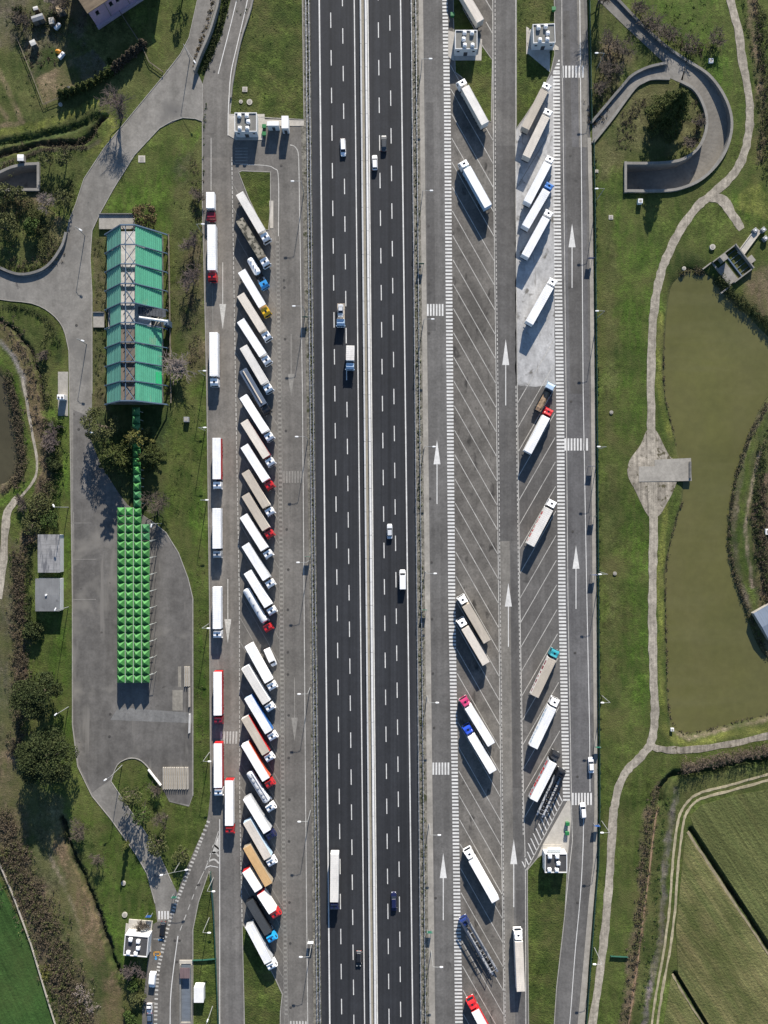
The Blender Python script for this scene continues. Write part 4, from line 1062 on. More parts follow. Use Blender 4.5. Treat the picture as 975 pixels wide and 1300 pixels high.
# small tipper
loc, rz, L = place((683, 521), (701, 486), 2.6); L = round(L, 1)
t = thing('small_tipper', 'small tipper lorry with pale cab and brown load on the bays', 'lorry', (*loc, .035), rz, GC)
link('tipper_bed', cm('tipper_bed', lambda mb: (mb.box(0, L - 2.6, -1.15, 1.15, 1.0, 1.12), mb.box(0, L - 2.6, -1.2, -1.12, 1.0, 1.8), mb.box(0, L - 2.6, 1.12, 1.2, 1.0, 1.8), mb.box(0, .08, -1.12, 1.12, 1.0, 1.8), mb.box(L - 2.7, L - 2.6, -1.2, 1.2, 1.0, 2.3)), paint('darkgrey')), t)
link('load', cm('load', lambda mb: mb.loft([[(x, -1.08, 1.13), (x, 1.08, 1.13), (x, .5, 1.13 + hgt), (x, -.5, 1.13 + hgt * .8)] for x, hgt in ((.15, .2), (1.2, .5), (2.6, .45), (L - 2.9, .2))]), m_ply), t)
underframe(t, 0, L - 1, (1.4,), False); cab(t, L - 2.2, L - .1, 'lightblue', False, False, False)
for s in (-1, 1): wheel(t, L - 1.1, s * 1.0)
# car transporters
def transporter(rear, front, label, frame, cabc):
    loc, rz, L = place(rear, front, 3.0); L = round(L, 1)
    t = thing('car_transporter', label, 'lorry', (*loc, .035), rz, GC)
    def deck(mb, x0, x1, z, n):
        for y in (-.95, .95): mb.box(x0, x1, y - .28, y + .28, z, z + .08)
        for x in np.linspace(x0, x1 - .15, n): mb.box(x, x + .12, -1.22, 1.22, z - .1, z)
        for y in (-1.25, 1.2): mb.box(x0, x1, y, y + .06, z - .12, z + .12)
    link('upper_deck', cm('upper_deck|%.1f' % L, lambda mb: (deck(mb, 6.5, L - .6, 3.2, 7)), paint(frame)), t)
    link('lower_deck', cm('lower_deck|%.1f' % L, lambda mb: (deck(mb, 0, 7.4, 1.1, 7), deck(mb, 7.6, L - 3, 1.2, 4)), tarp('grey')), t)
    link('frame_posts', cm('frame_posts|%.1f' % L, lambda mb: [mb.tube([(x, s * 1.18, 1.0), (x + dx, s * 1.18, 3.25)], .09, 6) for x, dx in ((1.0, 0), (3.8, .8), (6.6, .2), (8.4, .6), (L - 3.2, .3), (L - .5, 0)) for s in (-1, 1)] + [mb.box(1.0, 6.6, s * 1.18 - .06, s * 1.18 + .06, 3.05, 3.2) for s in (-1, 1)], paint(frame)), t)
    link('ramp', cm('ramp', lambda mb: [mb.box(-.9, .05, y - .25, y + .25, .95, 1.05) for y in (-.9, .9)], m_alu), t)
    underframe(t, .2, 7.4, (2.4, 3.6), False); underframe(t, 7.8, L - .6, (1.2,), False); cab(t, L - 2.3, L - .1, cabc, False, True, False)
    for s in (-1, 1): wheel(t, L - 1.3, s * 1.05)
transporter((628, 1237), (587.5, 1166), 'empty blue grey car transporter with open decks', 'darkslate', 'navyblue')
transporter((688, 1036), (714, 977), 'empty black car transporter in shade beside the hatched area', 'black', 'black')

# --- cars
def car(front, rear, label, colr_, group=None, kind='hatch', name=None, z=.055):
    h = 1.4 if kind != 'van' else 2.1
    a = GW(*rear, h * .6); b = GW(*front, h * .6)
    L = round(math.hypot(b[0] - a[0], b[1] - a[1]), 1); rz = math.atan2(b[1] - a[1], b[0] - a[0])
    t = thing(name or ('van' if kind == 'van' else 'car'), label, 'van' if kind == 'van' else 'car', (*a, z), rz, group)
    w = .88 if kind != 'van' else .98
    p = paint(colr_)
    def sec(x, hw, z0, z1, hw2=None):
        hw2 = hw2 or hw * .92
        return [(x, -hw, z0), (x, hw, z0), (x, hw, z0 + (z1 - z0) * .6), (x, hw2, z1), (x, -hw2, z1), (x, -hw, z0 + (z1 - z0) * .6)]
    if kind == 'van':
        def body(mb): mb.loft([sec(0, w * .96, .35, 1.95), sec(.1, w, .3, 2.1), (sec(L - 2.0, w, .3, 2.1)), sec(L - 1.7, w, .3, 2.05), sec(L - .95, w, .3, 1.2, w * .9), sec(L - .2, w * .9, .35, .95), sec(L, w * .72, .4, .75)])
        link('body', cm('van_body|%.1f' % L, body, p), t)
        link('windscreen', cm('van_screen|%.1f' % L, lambda mb: mb.add([(L - 1.66, -w * .82, 2.05), (L - 1.66, w * .82, 2.05), (L - .98, w * .86, 1.26), (L - .98, -w * .86, 1.26), (L - 1.72, -w * .82, 1.9), (L - 1.72, w * .82, 1.9), (L - 1.2, w * .86, 1.1), (L - 1.2, -w * .86, 1.1)], [(0, 1, 2, 3), (7, 6, 5, 4), (0, 4, 5, 1), (2, 6, 7, 3), (1, 5, 6, 2), (3, 7, 4, 0)]), m_glass), t)
    else:
        def body(mb): mb.loft([sec(0, w * .82, .4, .8), sec(.12, w * .93, .3, .92), sec(.8, w, .25, .95), sec(L - 1.4, w, .25, .95), sec(L - .5, w * .95, .28, .82), sec(L - .1, w * .82, .35, .66), sec(L, w * .65, .4, .58)])
        link('body', cm('car_body|%.1f' % L, body, p), t)
        xr, xf = (.15, L - 1.15) if kind == 'hatch' else (.75, L - 1.25)
        def cabn(mb):
            mb.loft([[(xr, -w * .88, .9), (xf, -w * .88, .9), (xf, w * .88, .9), (xr, w * .88, .9)], [(xr + .45, -w * .68, 1.40), (xf - .75, -w * .68, 1.42), (xf - .75, w * .68, 1.42), (xr + .45, w * .68, 1.40)]])
        link('windows', cm('car_windows|%.1f|%s' % (L, kind), cabn, m_glass), t)
        link('roof', cm('car_roof|%.1f|%s' % (L, kind), lambda mb: mb.cbox(xr + .36, xf - .7, -w * .71, w * .71, 1.38, 1.46, .04), p), t)
    for s in (-1, 1):
        link('headlight', cm('car_light|%.1f|%d' % (L, s), lambda mb: mb.cbox(L - .32, L - .08, s * .55 - .14, s * .55 + .14, .55, .74, .03), m_lampw), t)
        link('tail_light', cm('tail_light|%s|%d' % (kind, s), lambda mb: mb.cbox(-.02, .1, s * .62 - .13, s * .62 + .13, .6, .82, .02), m_lampr), t)
        wheel(t, .75, s * (w - .1), .32, .2); wheel(t, L - .85, s * (w - .1), .32, .2)
    return t
GH = 'vehicles driving on the motorway'
car((436, 198), (435, 176), 'white hatchback in the left carriageway driving towards the bottom', 'white', GH)
car((487.3, 171.5), (487.6, 192), 'dark grey car in the right carriageway beside the white car near the top', 'darkgrey', GH, 'saloon')
car((475.5, 196.5), (476, 215.5), 'white car in the right carriageway just below the dark grey car', 'white', GH)
car((494.6, 665), (494.8, 684), 'silver car in the middle of the right carriageway', 'silver', GH, 'saloon')
car((511, 723.5), (511.3, 748), 'white van in the outer lane of the right carriageway', 'white', GH, 'van')
car((455.3, 1227), (455.7, 1207), 'black car in the left carriageway near the bottom', 'black', GH)
car((499.8, 1132.5), (500.2, 1156), 'dark navy car in the right carriageway near the bottom', 'navy', GH, 'saloon')
car((750, 961.5), (750.8, 981.5), 'white car with dark glass waiting above the lower right zebra crossing', 'white', None, 'saloon')
car((739.5, 1019.5), (741.2, 1039), 'white car standing on the lower right zebra crossing', 'white', None, 'hatch')
car((205, 1192), (207.5, 1170), 'black car in the bay beside the lower left service hut', 'black', 'cars parked along the lower left exit road', 'hatch', None, .045)
car((192.4, 1254.5), (194.2, 1235), 'white van parked below the blue wheelchair marking', 'white', 'cars parked along the lower left exit road', 'van', None, .045)
car((189.6, 1286.5), (189.4, 1274), 'small white car parked nose to tail with the blue grey car', 'white', 'cars parked along the lower left exit road', 'hatch', None, .045)
car((190.5, 1302), (190, 1286.5), 'blue grey car at the very bottom of the exit road bays', 'slate', 'cars parked along the lower left exit road', 'hatch', None, .045)
car((348.3, 845.5), (338.5, 823.5), 'small white van parked between the lorries of the slanted row', 'white', GA, 'van', None, .04)
# motorway lorries
semi((424.8, 1084), (424.2, 1157), 'white roofed lorry with navy cab driving in the slow lane of the left carriageway', GH, roof='offwhite', side='white', cabc='navy')
loc, rz, L = place((444.8, 439), (444.2, 469.5), 3.0); L = round(L, 1)
t = thing('box_lorry', 'small cream box lorry with blue cab beside the median barrier', 'lorry', (*loc, .055), rz, GH)
box_trailer(t, 0, 4.6, 'offwhite', 'white', 'offwhite', 3.3); underframe(t, 0, 6, (1.2,), False); cab(t, L - 2.1, L - .1, 'lightblue', False, False, True)
for s in (-1, 1): wheel(t, L - 1.1, s * .95, .42)
loc, rz, L = place((432.7, 384), (432.6, 414.7), 2.5); L = round(L, 1)
t = thing('breakdown_lorry', 'recovery lorry with pale blue cab carrying a damaged car in the left carriageway', 'lorry', (*loc, .055), rz, GH)
link('flatbed', cm('flatbed', lambda mb: (mb.cbox(0, L - 2.3, -1.15, 1.15, .95, 1.1, .03), mb.box(0, L - 2.3, -1.17, -1.1, 1.0, 1.25), mb.box(0, L - 2.3, 1.1, 1.17, 1.0, 1.25), mb.box(L - 2.5, L - 2.3, -1.1, 1.1, 1.0, 2.2)), paint('beige')), t)
underframe(t, 0, L - 1, (1.5,), False); cab(t, L - 2.2, L - .1, 'lightblue', False, False, True)
for s in (-1, 1): wheel(t, L - 1.1, s * .95, .42)
car((432.6, 404), (432.7, 387.5), 'wrecked silver car riding on the flatbed of the recovery lorry', 'silver', None, 'saloon', None, 1.16)
# ------------------------------------------------------------------ barriers and fences of the motorway
m_steel = plain('galvanised steel', (0.42, 0.43, 0.44), 0.5, 0.5)
m_barrier = tex('white barrier concrete', (0.66, 0.65, 0.63), 0.7, [((1, .05, 1), 3, .88, 1.06), (1.5, 4, .9, 1.05)])
m_barrier2 = tex('grey barrier concrete', (0.5, 0.5, 0.49), 0.8, [((1, .05, 1), 3, .85, 1.1), (1.5, 4, .9, 1.05)])
def long_x(a, b, y): return a + (b - a) * y / 1300
def barrier(name, label, a, b, wb, wt, h, mt):
    mb = MB(); (x0, yy0), (x1, yy1) = W(long_x(a, b, -120), -120), W(long_x(a, b, 1420), 1420)
    n = 52
    for i in range(n):      # precast lengths with open joints
        t0, t1 = i / n, (i + .985) / n
        rings = []
        for t in (t0, t1):
            x, y = x0 + (x1 - x0) * t, yy0 + (yy1 - yy0) * t
            rings.append([(x - wb / 2, y, .05), (x + wb / 2, y, .05), (x + wb / 2 - .04, y, .15), (x + wt / 2, y, .4), (x + wt / 2, y, h), (x - wt / 2, y, h), (x - wt / 2, y, .4), (x - wb / 2 + .04, y, .15)])
        mb.loft(rings)
    o = link(name, mb.mesh(name, mt)); tag(o, label, 'barrier', 'median barriers')
slab('median_strip', long_poly([(457.3, 0), (470, 1300)], [(464.5, 0), (477, 1300)]), 0.10, tex('median gravel', (0.25, 0.23, 0.185), 0.95, [(1, 5, .8, 1.15)]))
barrier('median_barrier', 'pale concrete barrier on the left side of the gravel median', 457.6, 470.5, .62, .42, .95, m_barrier2)
barrier('median_barrier', 'bright white barrier on the right side of the gravel median', 464.2, 476.6, .75, .55, 1.0, m_barrier)
def guardrail(label, l, off, dense=3.0):
    c = W(lin(l, 650) + off, 650)
    t = thing('guardrail', label, 'guardrail', (c[0], c[1], .075), 0, 'steel guardrails along the motorway edges')
    pts = [(lin(l, y) + off, y) for y in (-120, 1420)]
    A, B = [W(*p) for p in pts]
    loc = lambda tt: (A[0] + (B[0] - A[0]) * tt - c[0], A[1] + (B[1] - A[1]) * tt - c[1])
    a, b = loc(0), loc(1)
    mb = MB()
    for z0, z1 in ((.42, .55), (.62, .75)):
        mb.add([(a[0] - .09, a[1], z0), (a[0] + .09, a[1], z0), (b[0] + .09, b[1], z0), (b[0] - .09, b[1], z0), (a[0] - .06, a[1], z1), (a[0] + .06, a[1], z1), (b[0] + .06, b[1], z1), (b[0] - .06, b[1], z1)],
               [(0, 1, 2, 3), (4, 7, 6, 5), (0, 4, 5, 1), (1, 5, 6, 2), (2, 6, 7, 3), (3, 7, 4, 0)])
    link('rail', mb.mesh('rail', m_steel), t)
    mb = MB(); n = int(abs(A[1] - B[1]) / dense)
    for i in range(n):
        x, y = loc((i + .5) / n); mb.box(x - .16, x + .16, y - .12, y + .12, 0, .7)
    p = link('posts', mb.mesh('posts', m_steel), t); p['kind'] = 'stuff'
guardrail('double steel guardrail at the dark left edge of the motorway', hl, -1.4)
guardrail('steel guardrail on the rest area side of the left verge', hl, -5.2, 1.7)
guardrail('steel guardrail at the dark right edge of the motorway', hr, 1.0)
guardrail('steel guardrail on the path side of the right verge', hr, 6.8, 1.9)
# noise of low weeds on the verges
mbd = MB()
for l, lo, hi in ((hl, -4.6, -.6), (hr, 3.5, 8.5)):
    for i in range(900):
        y = random.uniform(-100, 1400); x = lin(l, y) + random.uniform(lo, hi); X, Y = W(x, y); q = random.uniform(.12, .4)
        mbd.add([(X - q, Y - q, .078), (X + q * .7, Y - q * .8, .078), (X + q, Y + q * 1.4, .078), (X - q * .5, Y + q, .078), (X, Y, .09 + q * .7)], [(0, 1, 4), (1, 2, 4), (2, 3, 4), (3, 0, 4)])
o = struct('verge_weeds', mbd, tex('dry verge weeds', (0.05, 0.055, 0.03), .9, [(1, 4, .5, 1.5)]), True, 'stuff')

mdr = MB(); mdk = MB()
for l, off in ((hl, -5.4), (hr, 6.0)):  # rows of dark dashes of random length along the guardrails
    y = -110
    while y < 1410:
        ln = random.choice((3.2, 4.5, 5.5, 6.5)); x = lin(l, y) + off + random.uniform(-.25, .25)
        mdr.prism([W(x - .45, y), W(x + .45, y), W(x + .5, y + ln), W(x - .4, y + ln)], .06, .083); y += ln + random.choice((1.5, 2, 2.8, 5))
for l, o0, o1 in ((hl, -4.2, -.8), (hr, .3, 1.6)):  # left strip is mottled soil, right strip paints in a dark shadow band
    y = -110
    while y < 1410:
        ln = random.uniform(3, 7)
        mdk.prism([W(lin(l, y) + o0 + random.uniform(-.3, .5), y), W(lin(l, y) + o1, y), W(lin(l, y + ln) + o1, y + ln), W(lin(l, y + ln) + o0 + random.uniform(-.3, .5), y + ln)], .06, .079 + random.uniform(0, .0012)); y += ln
struct('verge_dashes', mdr, tex('dark verge dash', (.018, .018, .018), .9, [(2, 3, .7, 1.3)]))
struct('verge_soil_and_shade', mdk, tex('verge soil and shade', (.07, .07, .072), .95, [((1.5, 1.5, 1), 4, .3, 1.7)], spots=[(1.1, .58, (.24, .24, .23), .06)]))
m_green_fence = plain('green wire mesh', (0.018, 0.075, 0.055), 0.6)
m_wood = tex('grey timber', (0.15, 0.125, 0.09), 0.9, [((.5, .5, 4), 4, .8, 1.2)])
def fence(name, label, pts, h, mt, gap=5.0, panel=True, thick=.05, group=None, n=1):
    P = [W(*p) for p in (cat(pts, n) if n > 1 else pts)]
    c = P[len(P) // 2]
    t = thing(name, label, 'fence', (*c, 0), 0, group)
    mb = MB(); k = 0; rest = 0.0; posts = []
    for a, b in zip(P[:-1], P[1:]):
        d = math.hypot(b[0] - a[0], b[1] - a[1]); ux, uy = (b[0] - a[0]) / d, (b[1] - a[1]) / d
        nx, ny = -uy * thick / 2, ux * thick / 2
        a2, b2 = (a[0] - c[0], a[1] - c[1]), (b[0] - c[0], b[1] - c[1])
        for z0, z1 in (((.08, h - .1), (h - .1, h)) if panel else ((h * .45, h * .52), (h - .1, h))):
            q = 1.6 if z1 == h else 1.0
            mb.loft([[(p[0] + nx * q, p[1] + ny * q, z0), (p[0] - nx * q, p[1] - ny * q, z0), (p[0] - nx * q, p[1] - ny * q, z1), (p[0] + nx * q, p[1] + ny * q, z1)] for p in (a2, b2)])
        s = rest
        while s < d:
            posts.append((a2[0] + ux * s, a2[1] + uy * s)); s += gap
        rest = s - d
    link('panel' if panel else 'rails', mb.mesh('panel', mt), t)
    for (x, y) in posts[:98]:
        link('post', cm('post|%.1f|%s' % (h, mt.name), lambda m: m.box(-.07, .07, -.07, .07, -.3, h + .12), mt), t, (x, y, 0))
    return t
fence('mesh_fence', 'long green mesh fence between the footway and the right grass verge', [(753, 180), (754.5, 260), (757, 500), (759, 760), (760.5, 1020), (759, 1095), (754.5, 1147), (748.5, 1227), (743.5, 1300), (734, 1400)], 1.5, m_green_fence, 4)
fence('mesh_fence', 'green mesh fence along the top right road beside the brushy slope', [(746.5, -60), (748.5, 40), (750.5, 158)], 1.5, m_green_fence, 4)
fence('mesh_fence', 'green mesh fence on the grass wedge beside the exit lane', [(268, 1106), (271.5, 1150), (274, 1205), (278, 1300), (279, 1400)], 1.3, m_green_fence, 4)
fence('mesh_fence', 'short green mesh fence across the grass wedge by the underpass', [(245, 1218), (260, 1217.5), (275, 1216)], .9, m_green_fence, 3)
fence('mesh_fence', 'green mesh fence across the lower verge near the gravel path', [(775, 1213), (785, 1213.5), (797, 1214)], .8, m_green_fence, 3)
fence('wire_fence', 'pale field fence between brown scrub and the dark green field', [(-20, 1060), (0, 1093), (18, 1135), (40, 1195), (58, 1255), (75, 1310), (90, 1370)], 1.0, plain('pale fence rail', (.42, .38, .32)), 5, False, .16)
fence('garden_fence', 'low pale fence along the left and lower edges of the vegetable garden', [(22, 48), (40, 92), (56, 134), (80, 124), (98, 113)], 1.0, m_wood, 4, False, .08)
fence('garden_fence', 'pale fence rail curving from the house garden down to the access road', [(152, 15), (165, 35), (180, 58), (190, 80), (208, 93)], .9, m_wood, 4, False, .14)
fence('boundary_fence', 'low brown fence beside the right roof slope of the green hall', [(215, 298), (216.5, 400), (218, 512)], 1.0, m_wood, 5, False, .22)

# ------------------------------------------------------------------ walls
def wall(name, label, pts, w, h, mt, n=5, z0=-.3, catg='wall', group=None):
    mb = MB(); P = pts; slab_stroke(mb, P, w / S, h, 0, n, z0)
    o = link(name, mb.mesh(name, mt)); return tag(o, label, catg, group)
m_wallg = tex('pale retaining wall concrete', (0.21, 0.2, 0.18), 0.9, [(0.4, 4, .8, 1.12), (2, 4, .88, 1.1)], spots=[(.4, .66, (.15, .145, .13), .1)])
wall('retaining_wall', 'tall grey wall between the access road and the top ramp', [(283, -60), (279.5, 0), (274, 25), (266, 50), (256, 73), (248, 94)], .7, 2.2, m_wallg)
wall('retaining_wall', 'low wall along the outer side of the top ramp beside the grass triangle', [(323, -60), (321.5, 0), (306, 53), (296.5, 101), (293.5, 125)], .5, .8, m_wallg)
wall('retaining_wall', 'curved dark wall under the wooded bank at the left access road', [(-30, 322), (0, 340), (26, 349), (50, 345), (66, 334), (80, 313), (85, 296)], .8, 1.0, m_conc_dark)
# sunken ramps
def ramp(name, label, outer, inner, depth, flat, mt_f, mt_w):
    t = thing(name, label, 'ramp', (*W(*outer[-1]), 0), 0)
    c = W(*outer[-1]); n = len(outer)
    L = lambda p, z: (W(*p)[0] - c[0], W(*p)[1] - c[1], z)
    zz = [-depth * min(1, max(0, (i / (n - 1) - .04) / flat)) + .02 for i in range(n)]
    mb = MB()
    mb.add([L(p, z) for p, z in zip(outer, zz)] + [L(p, z) for p, z in zip(inner, zz)] , [(i, n + i, n + i + 1, i + 1) for i in range(n - 1)])
    link('ramp_floor', mb.mesh('ramp_floor', mt_f), t)
    cx = sum(p[0] for p in outer + inner) / (2 * n)
    for nm, line, other in (('outer_wall', outer, inner), ('inner_wall', inner, outer)):
        mb = MB(); rings = []
        for i, p in enumerate(line):
            a, b = line[max(i - 1, 0)], line[min(i + 1, n - 1)]
            d = math.hypot(b[0] - a[0], b[1] - a[1]); nx, ny = -(b[1] - a[1]) / d, (b[0] - a[0]) / d
            q = other[i]
            if (q[0] - p[0]) * nx + (q[1] - p[1]) * ny > 0: nx, ny = -nx, -ny
            o = (p[0] + nx * 3.4, p[1] + ny * 3.4)
            rings.append([L(p, zz[i] - .3), L(o, zz[i] - .3), L(o, .75), L(p, .75)])
        mb.loft(rings); link(nm, mb.mesh(nm, mt_w), t)
    # portal at the low end
    po, pi = outer[-1], inner[-1]; po2, pi2 = outer[-2], inner[-2]
    d = math.hypot(po[0] - po2[0], po[1] - po2[1]) ; ux, uy = (po[0] - po2[0]) / d, (po[1] - po2[1]) / d
    mb = MB(); ex = lambda p, k: (p[0] + ux * k, p[1] + uy * k)
    v = (pi[0] - po[0], pi[1] - po[1])
    A0, B0 = (po[0] - v[0] * .12, po[1] - v[1] * .12), (pi[0] + v[0] * .12, pi[1] + v[1] * .12)
    mb.loft([[L(A0, -1.0), L(B0, -1.0), L(B0, .8), L(A0, .8)], [L(ex(A0, 3.2), -1.0), L(ex(B0, 3.2), -1.0), L(ex(B0, 3.2), .8), L(ex(A0, 3.2), .8)]])
    link('portal_beam', mb.mesh('portal_beam', mt_w), t)
    mb = MB()
    mb.loft([[L(ex(po, .3), -depth - .2), L(ex(pi, .3), -depth - .2), L(ex(pi, .3), -.5), L(ex(po, .3), -.5)], [L(ex(po, 14), -depth - .2), L(ex(pi, 14), -depth - .2), L(ex(pi, 14), -.5), L(ex(po, 14), -.5)]], cap=False)
    mb.quad(L(ex(po, 14), -depth - .2), L(ex(pi, 14), -depth - .2), L(ex(pi, 14), -.5), L(ex(po, 14), -.5))
    link('underpass', mb.mesh('underpass', m_conc_dark), t)
m_rampfloor = tex('ramp concrete', (0.20, 0.183, 0.155), 0.9, [(0.12, 4, .8, 1.15), (1.0, 4, .85, 1.12)], spots=[(.2, .64, (.1, .092, .075), .1)])
ramp('loop_ramp', 'curved concrete ramp sinking round the big conifer into an underpass', RAMP_O, RAMP_I, 4.6, .9, m_rampfloor, m_wallg)
ramp('underpass_ramp', 'walled underpass ramp among shrubs at the left edge', LR_N, LR_S, 4.0, .3, m_rampfloor, m_wallg)
wall('loop_wall', 'long wall along the upper right side of the loop road', [(746, -36), (783, 0), (806, 24), (841, 57), (871, 78)], .8, .7, m_conc_dark)
wall('loop_wall', 'curved low wall on the inner bend of the loop road branch', [(752, 182), (776, 152), (804, 114), (816, 105), (828, 100.5), (850, 100.5)], .9, .5, m_wallg)
wall('loop_wall', 'dark wall on the outer bend of the loop road branch', [(750, 157), (789, 111), (802, 97), (821.7, 87), (845, 81.5)], .8, .9, m_conc_dark)
# narrow sunken lane bottom left
t = thing('service_ramp', 'narrow blue grey walled ramp beside the small white cabin', 'ramp', (*W(236.5, 1260), 0))
for nm, x0, x1, y0, y1, z0, z1, mt in (('ramp_floor', 230.5, 243, 1223, 1298, -.1, .14, tex('blue grey ramp floor', (.13, .15, .175), .6, [((.3, 1.5, 1), 4, .8, 1.15)])), ('side_wall', 228.8, 230.5, 1223, 1298, -.1, 1.0, m_wallg), ('side_wall', 243, 244.8, 1223, 1298, -.1, 1.0, m_wallg), ('end_wall', 230.5, 243, 1296.5, 1298, -.1, .9, m_wallg), ('entry_beam', 228, 244.8, 1218.5, 1223, -.1, .3, m_conc_light), ('canopy_roof', 230.5, 243, 1224, 1237, 2.0, 2.15, tex('rusty sheet', (.16, .11, .11), .6, [((2, .2, 1), 3, .7, 1.2)]))):
    a, b = W(x0, y1), W(x1, y0); c = W(236.5, 1260)
    link(nm, MB().box(a[0] - c[0], b[0] - c[0], a[1] - c[1], b[1] - c[1], z0, z1).mesh(nm, mt), t)

# ------------------------------------------------------------------ service huts with roof domes
m_render = tex('white rendered wall', (0.62, 0.62, 0.61), 0.8, [(.5, 4, .88, 1.05)])
m_roofg = tex('grey roof felt', (0.17, 0.168, 0.152), 0.9, [(.6, 4, .85, 1.12)])
m_roofd = tex('dark roof felt', (0.06, 0.06, 0.062), 0.9, [(.6, 4, .85, 1.12)])
m_dome = plain('white dome plastic', (0.78, 0.78, 0.78), 0.35, 0, .05)
GT = 'service huts with white roof domes'
def hut(px, py, label, w=28, d=24, ang=0.0, roof=m_roofg, domes=((-.28, .32), (.06, .32), (.12, -.0), (-.26, -.34), (.08, -.34)), h=3.6, ph=.3):
    c = GW(px, py, h); w2, d2 = w * S / 2 * .985, d * S / 2 * .985
    t = thing('service_hut', label, 'hut', (*c, 0), R(ang), GT)
    link('wall', MB().cbox(-w2, w2, -d2, d2, -.1, h, .03).mesh('wall', m_render), t)
    link('roof', MB().box(-w2 + .22, w2 - .22, -d2 + .22, d2 - .22, h, h + .06).mesh('roof', roof), t)
    mb = MB()
    for x0, x1, y0, y1 in ((-w2 - .03, w2 + .03, d2 - .2, d2 + .03), (-w2 - .03, w2 + .03, -d2 - .03, -d2 + .2), (-w2 - .03, -w2 + .2, -d2 + .2, d2 - .2), (w2 - .2, w2 + .03, -d2 + .2, d2 - .2)):
        mb.box(x0, x1, y0, y1, h - .12, h + ph)
    link('parapet', mb.mesh('parapet', m_render), t)
    for x, y in domes:
        o = link('roof_dome', cm('roof_dome', lambda m: m.loft([[(q * sx, q * sy, z) for sx, sy in ((-1, -.7), (-.7, -1), (.7, -1), (1, -.7), (1, .7), (.7, 1), (-.7, 1), (-1, .7))] for q, z in ((.62, 0), (.62, .55), (.5, .8), (.25, .92))]), m_dome), t, (x * w2 * 2, y * d2 * 2, h + .05))
    link('door', MB().box(-.6, .6, -d2 - .04, -d2, 0, 2.1).mesh('door', m_roofd), t)
    for x in (-.7, .7):
        link('window', MB().box(x * w2 - .4, x * w2 + .4, -d2 - .035, -d2, 2.2, 2.8).mesh('window', m_glass), t)
    return t
hut(312, 155.5, 'grey roofed service hut beside the two white cabinets in the left rest area')
hut(591.8, 50.8, 'grey roofed service hut beside the white ladder marking at the top', domes=((-.08, .34), (.26, .34), (-.12, .0), (-.07, -.32), (.28, -.32)))
hut(690.5, 43, 'grey roofed service hut on the upper right lawn', 28, 24, 2, domes=((-.25, .3), (.08, .34), (.16, -.02), (-.2, -.36), (.13, -.34)))
t = hut(705.6, 1095.5, 'dark roofed service hut with a pale canopy at the lower right lawn', 28, 24, 0, m_roofd, ((-.28, .36), (.05, .36), (.1, 0), (-.3, -.34), (.03, -.34)))
link('canopy', MB().loft([[(x, y, z) for y, z in ((2.9, 2.9), (4.6, 2.9), (4.6, 3.1), (4.2, 3.6), (3.3, 3.6), (2.9, 3.3))] for x in (-2.4, 1.6)]).mesh('canopy', tex('canopy sheet', (.55, .58, .56), .5, [(1, 3, .9, 1.05)])), t)
link('porch', MB().box(-3.4, 2.6, 3.0, 4.3, -.1, .3).mesh('porch', m_conc_light), t)
t = hut(173, 1200.5, 'black roofed service hut on the lower left lawn beside the exit road', 30, 26, -5, m_roofd, ((-.25, .3), (.08, .24), (.1, -.08), (-.3, -.34), (.02, -.36)))
link('terrace', MB().box(-3.9, 3.6, 3.2, 6.2, -.1, .3).mesh('terrace', m_conc_light), t)
# two white cabinets beside the first hut
def cabin(name, label, x0, x1, y0, y1, h, mt, sides=None, catg='cabin'):
    a, b = GW(x0, y1, h), GW(x1, y0, h); c = ((a[0] + b[0]) / 2, (a[1] + b[1]) / 2)
    w, d = (b[0] - a[0]) / 2, (b[1] - a[1]) / 2
    t = thing(name, label, catg, (*c, .03), 0)
    link('wall', MB().box(-w + .06, w - .06, -d + .06, d - .06, 0, h - .1).mesh('wall', sides or m_render), t)
    link('roof', MB().cbox(-w, w, -d, d, h - .1, h, .04).mesh('roof', mt), t)
    link('door', MB().box(-.45, .45, -d + .02, -d + .06, .1, min(2.1, h - .3)).mesh('door', m_roofd), t)
    return t
m_whiter = tex('white sheet roof', (.74, .73, .71), .6, [(.8, 4, .9, 1.04)])
cabin('shelter_cabin', 'long low white roofed cabinet with green bins beside the service hut', 339, 354, 154, 159.6, 3.3, m_whiter)
cabin('shelter_cabin', 'narrow white roofed cabinet right of the long low one', 357.3, 366.2, 147, 163, 3.6, m_whiter)
cabin('small_cabin', 'small white flat roofed cabin beside the narrow service ramp', 246, 258.5, 1253, 1273, 2.6, m_whiter)
m_binG = plain('green bin plastic', (.02, .16, .05), .5)
def bin_(px, py, label, mt=m_binG, group='green waste bins'):
    t = thing('waste_bin', label, 'bin', (*W(px, py), .13), 0, group)
    link('bin_body', cm('bin_body', lambda m: m.loft([[(-.45, -.4, .05), (.45, -.4, .05), (.45, .4, .05), (-.45, .4, .05)], [(-.6, -.55, 1.1), (.6, -.55, 1.1), (.6, .55, 1.1), (-.6, .55, 1.1)]]), mt), t)
    link('lid', cm('lid', lambda m: m.cbox(-.64, .64, -.6, .6, 1.1, 1.25, .06), mt), t)
bin_(336, 162.5, 'green waste bin left of the long white cabinet, upper one'); bin_(336, 172, 'green waste bin left of the long white cabinet, lower one')
bin_(719.5, 1044, 'green waste bin above the lower right service hut, upper one'); bin_(719, 1056, 'green waste bin above the lower right service hut, lower one')
bin_(702, 14, 'green waste bin at the edge of the upper right lawn'); bin_(574, 21, 'green waste bin between ladder marking and top service hut')

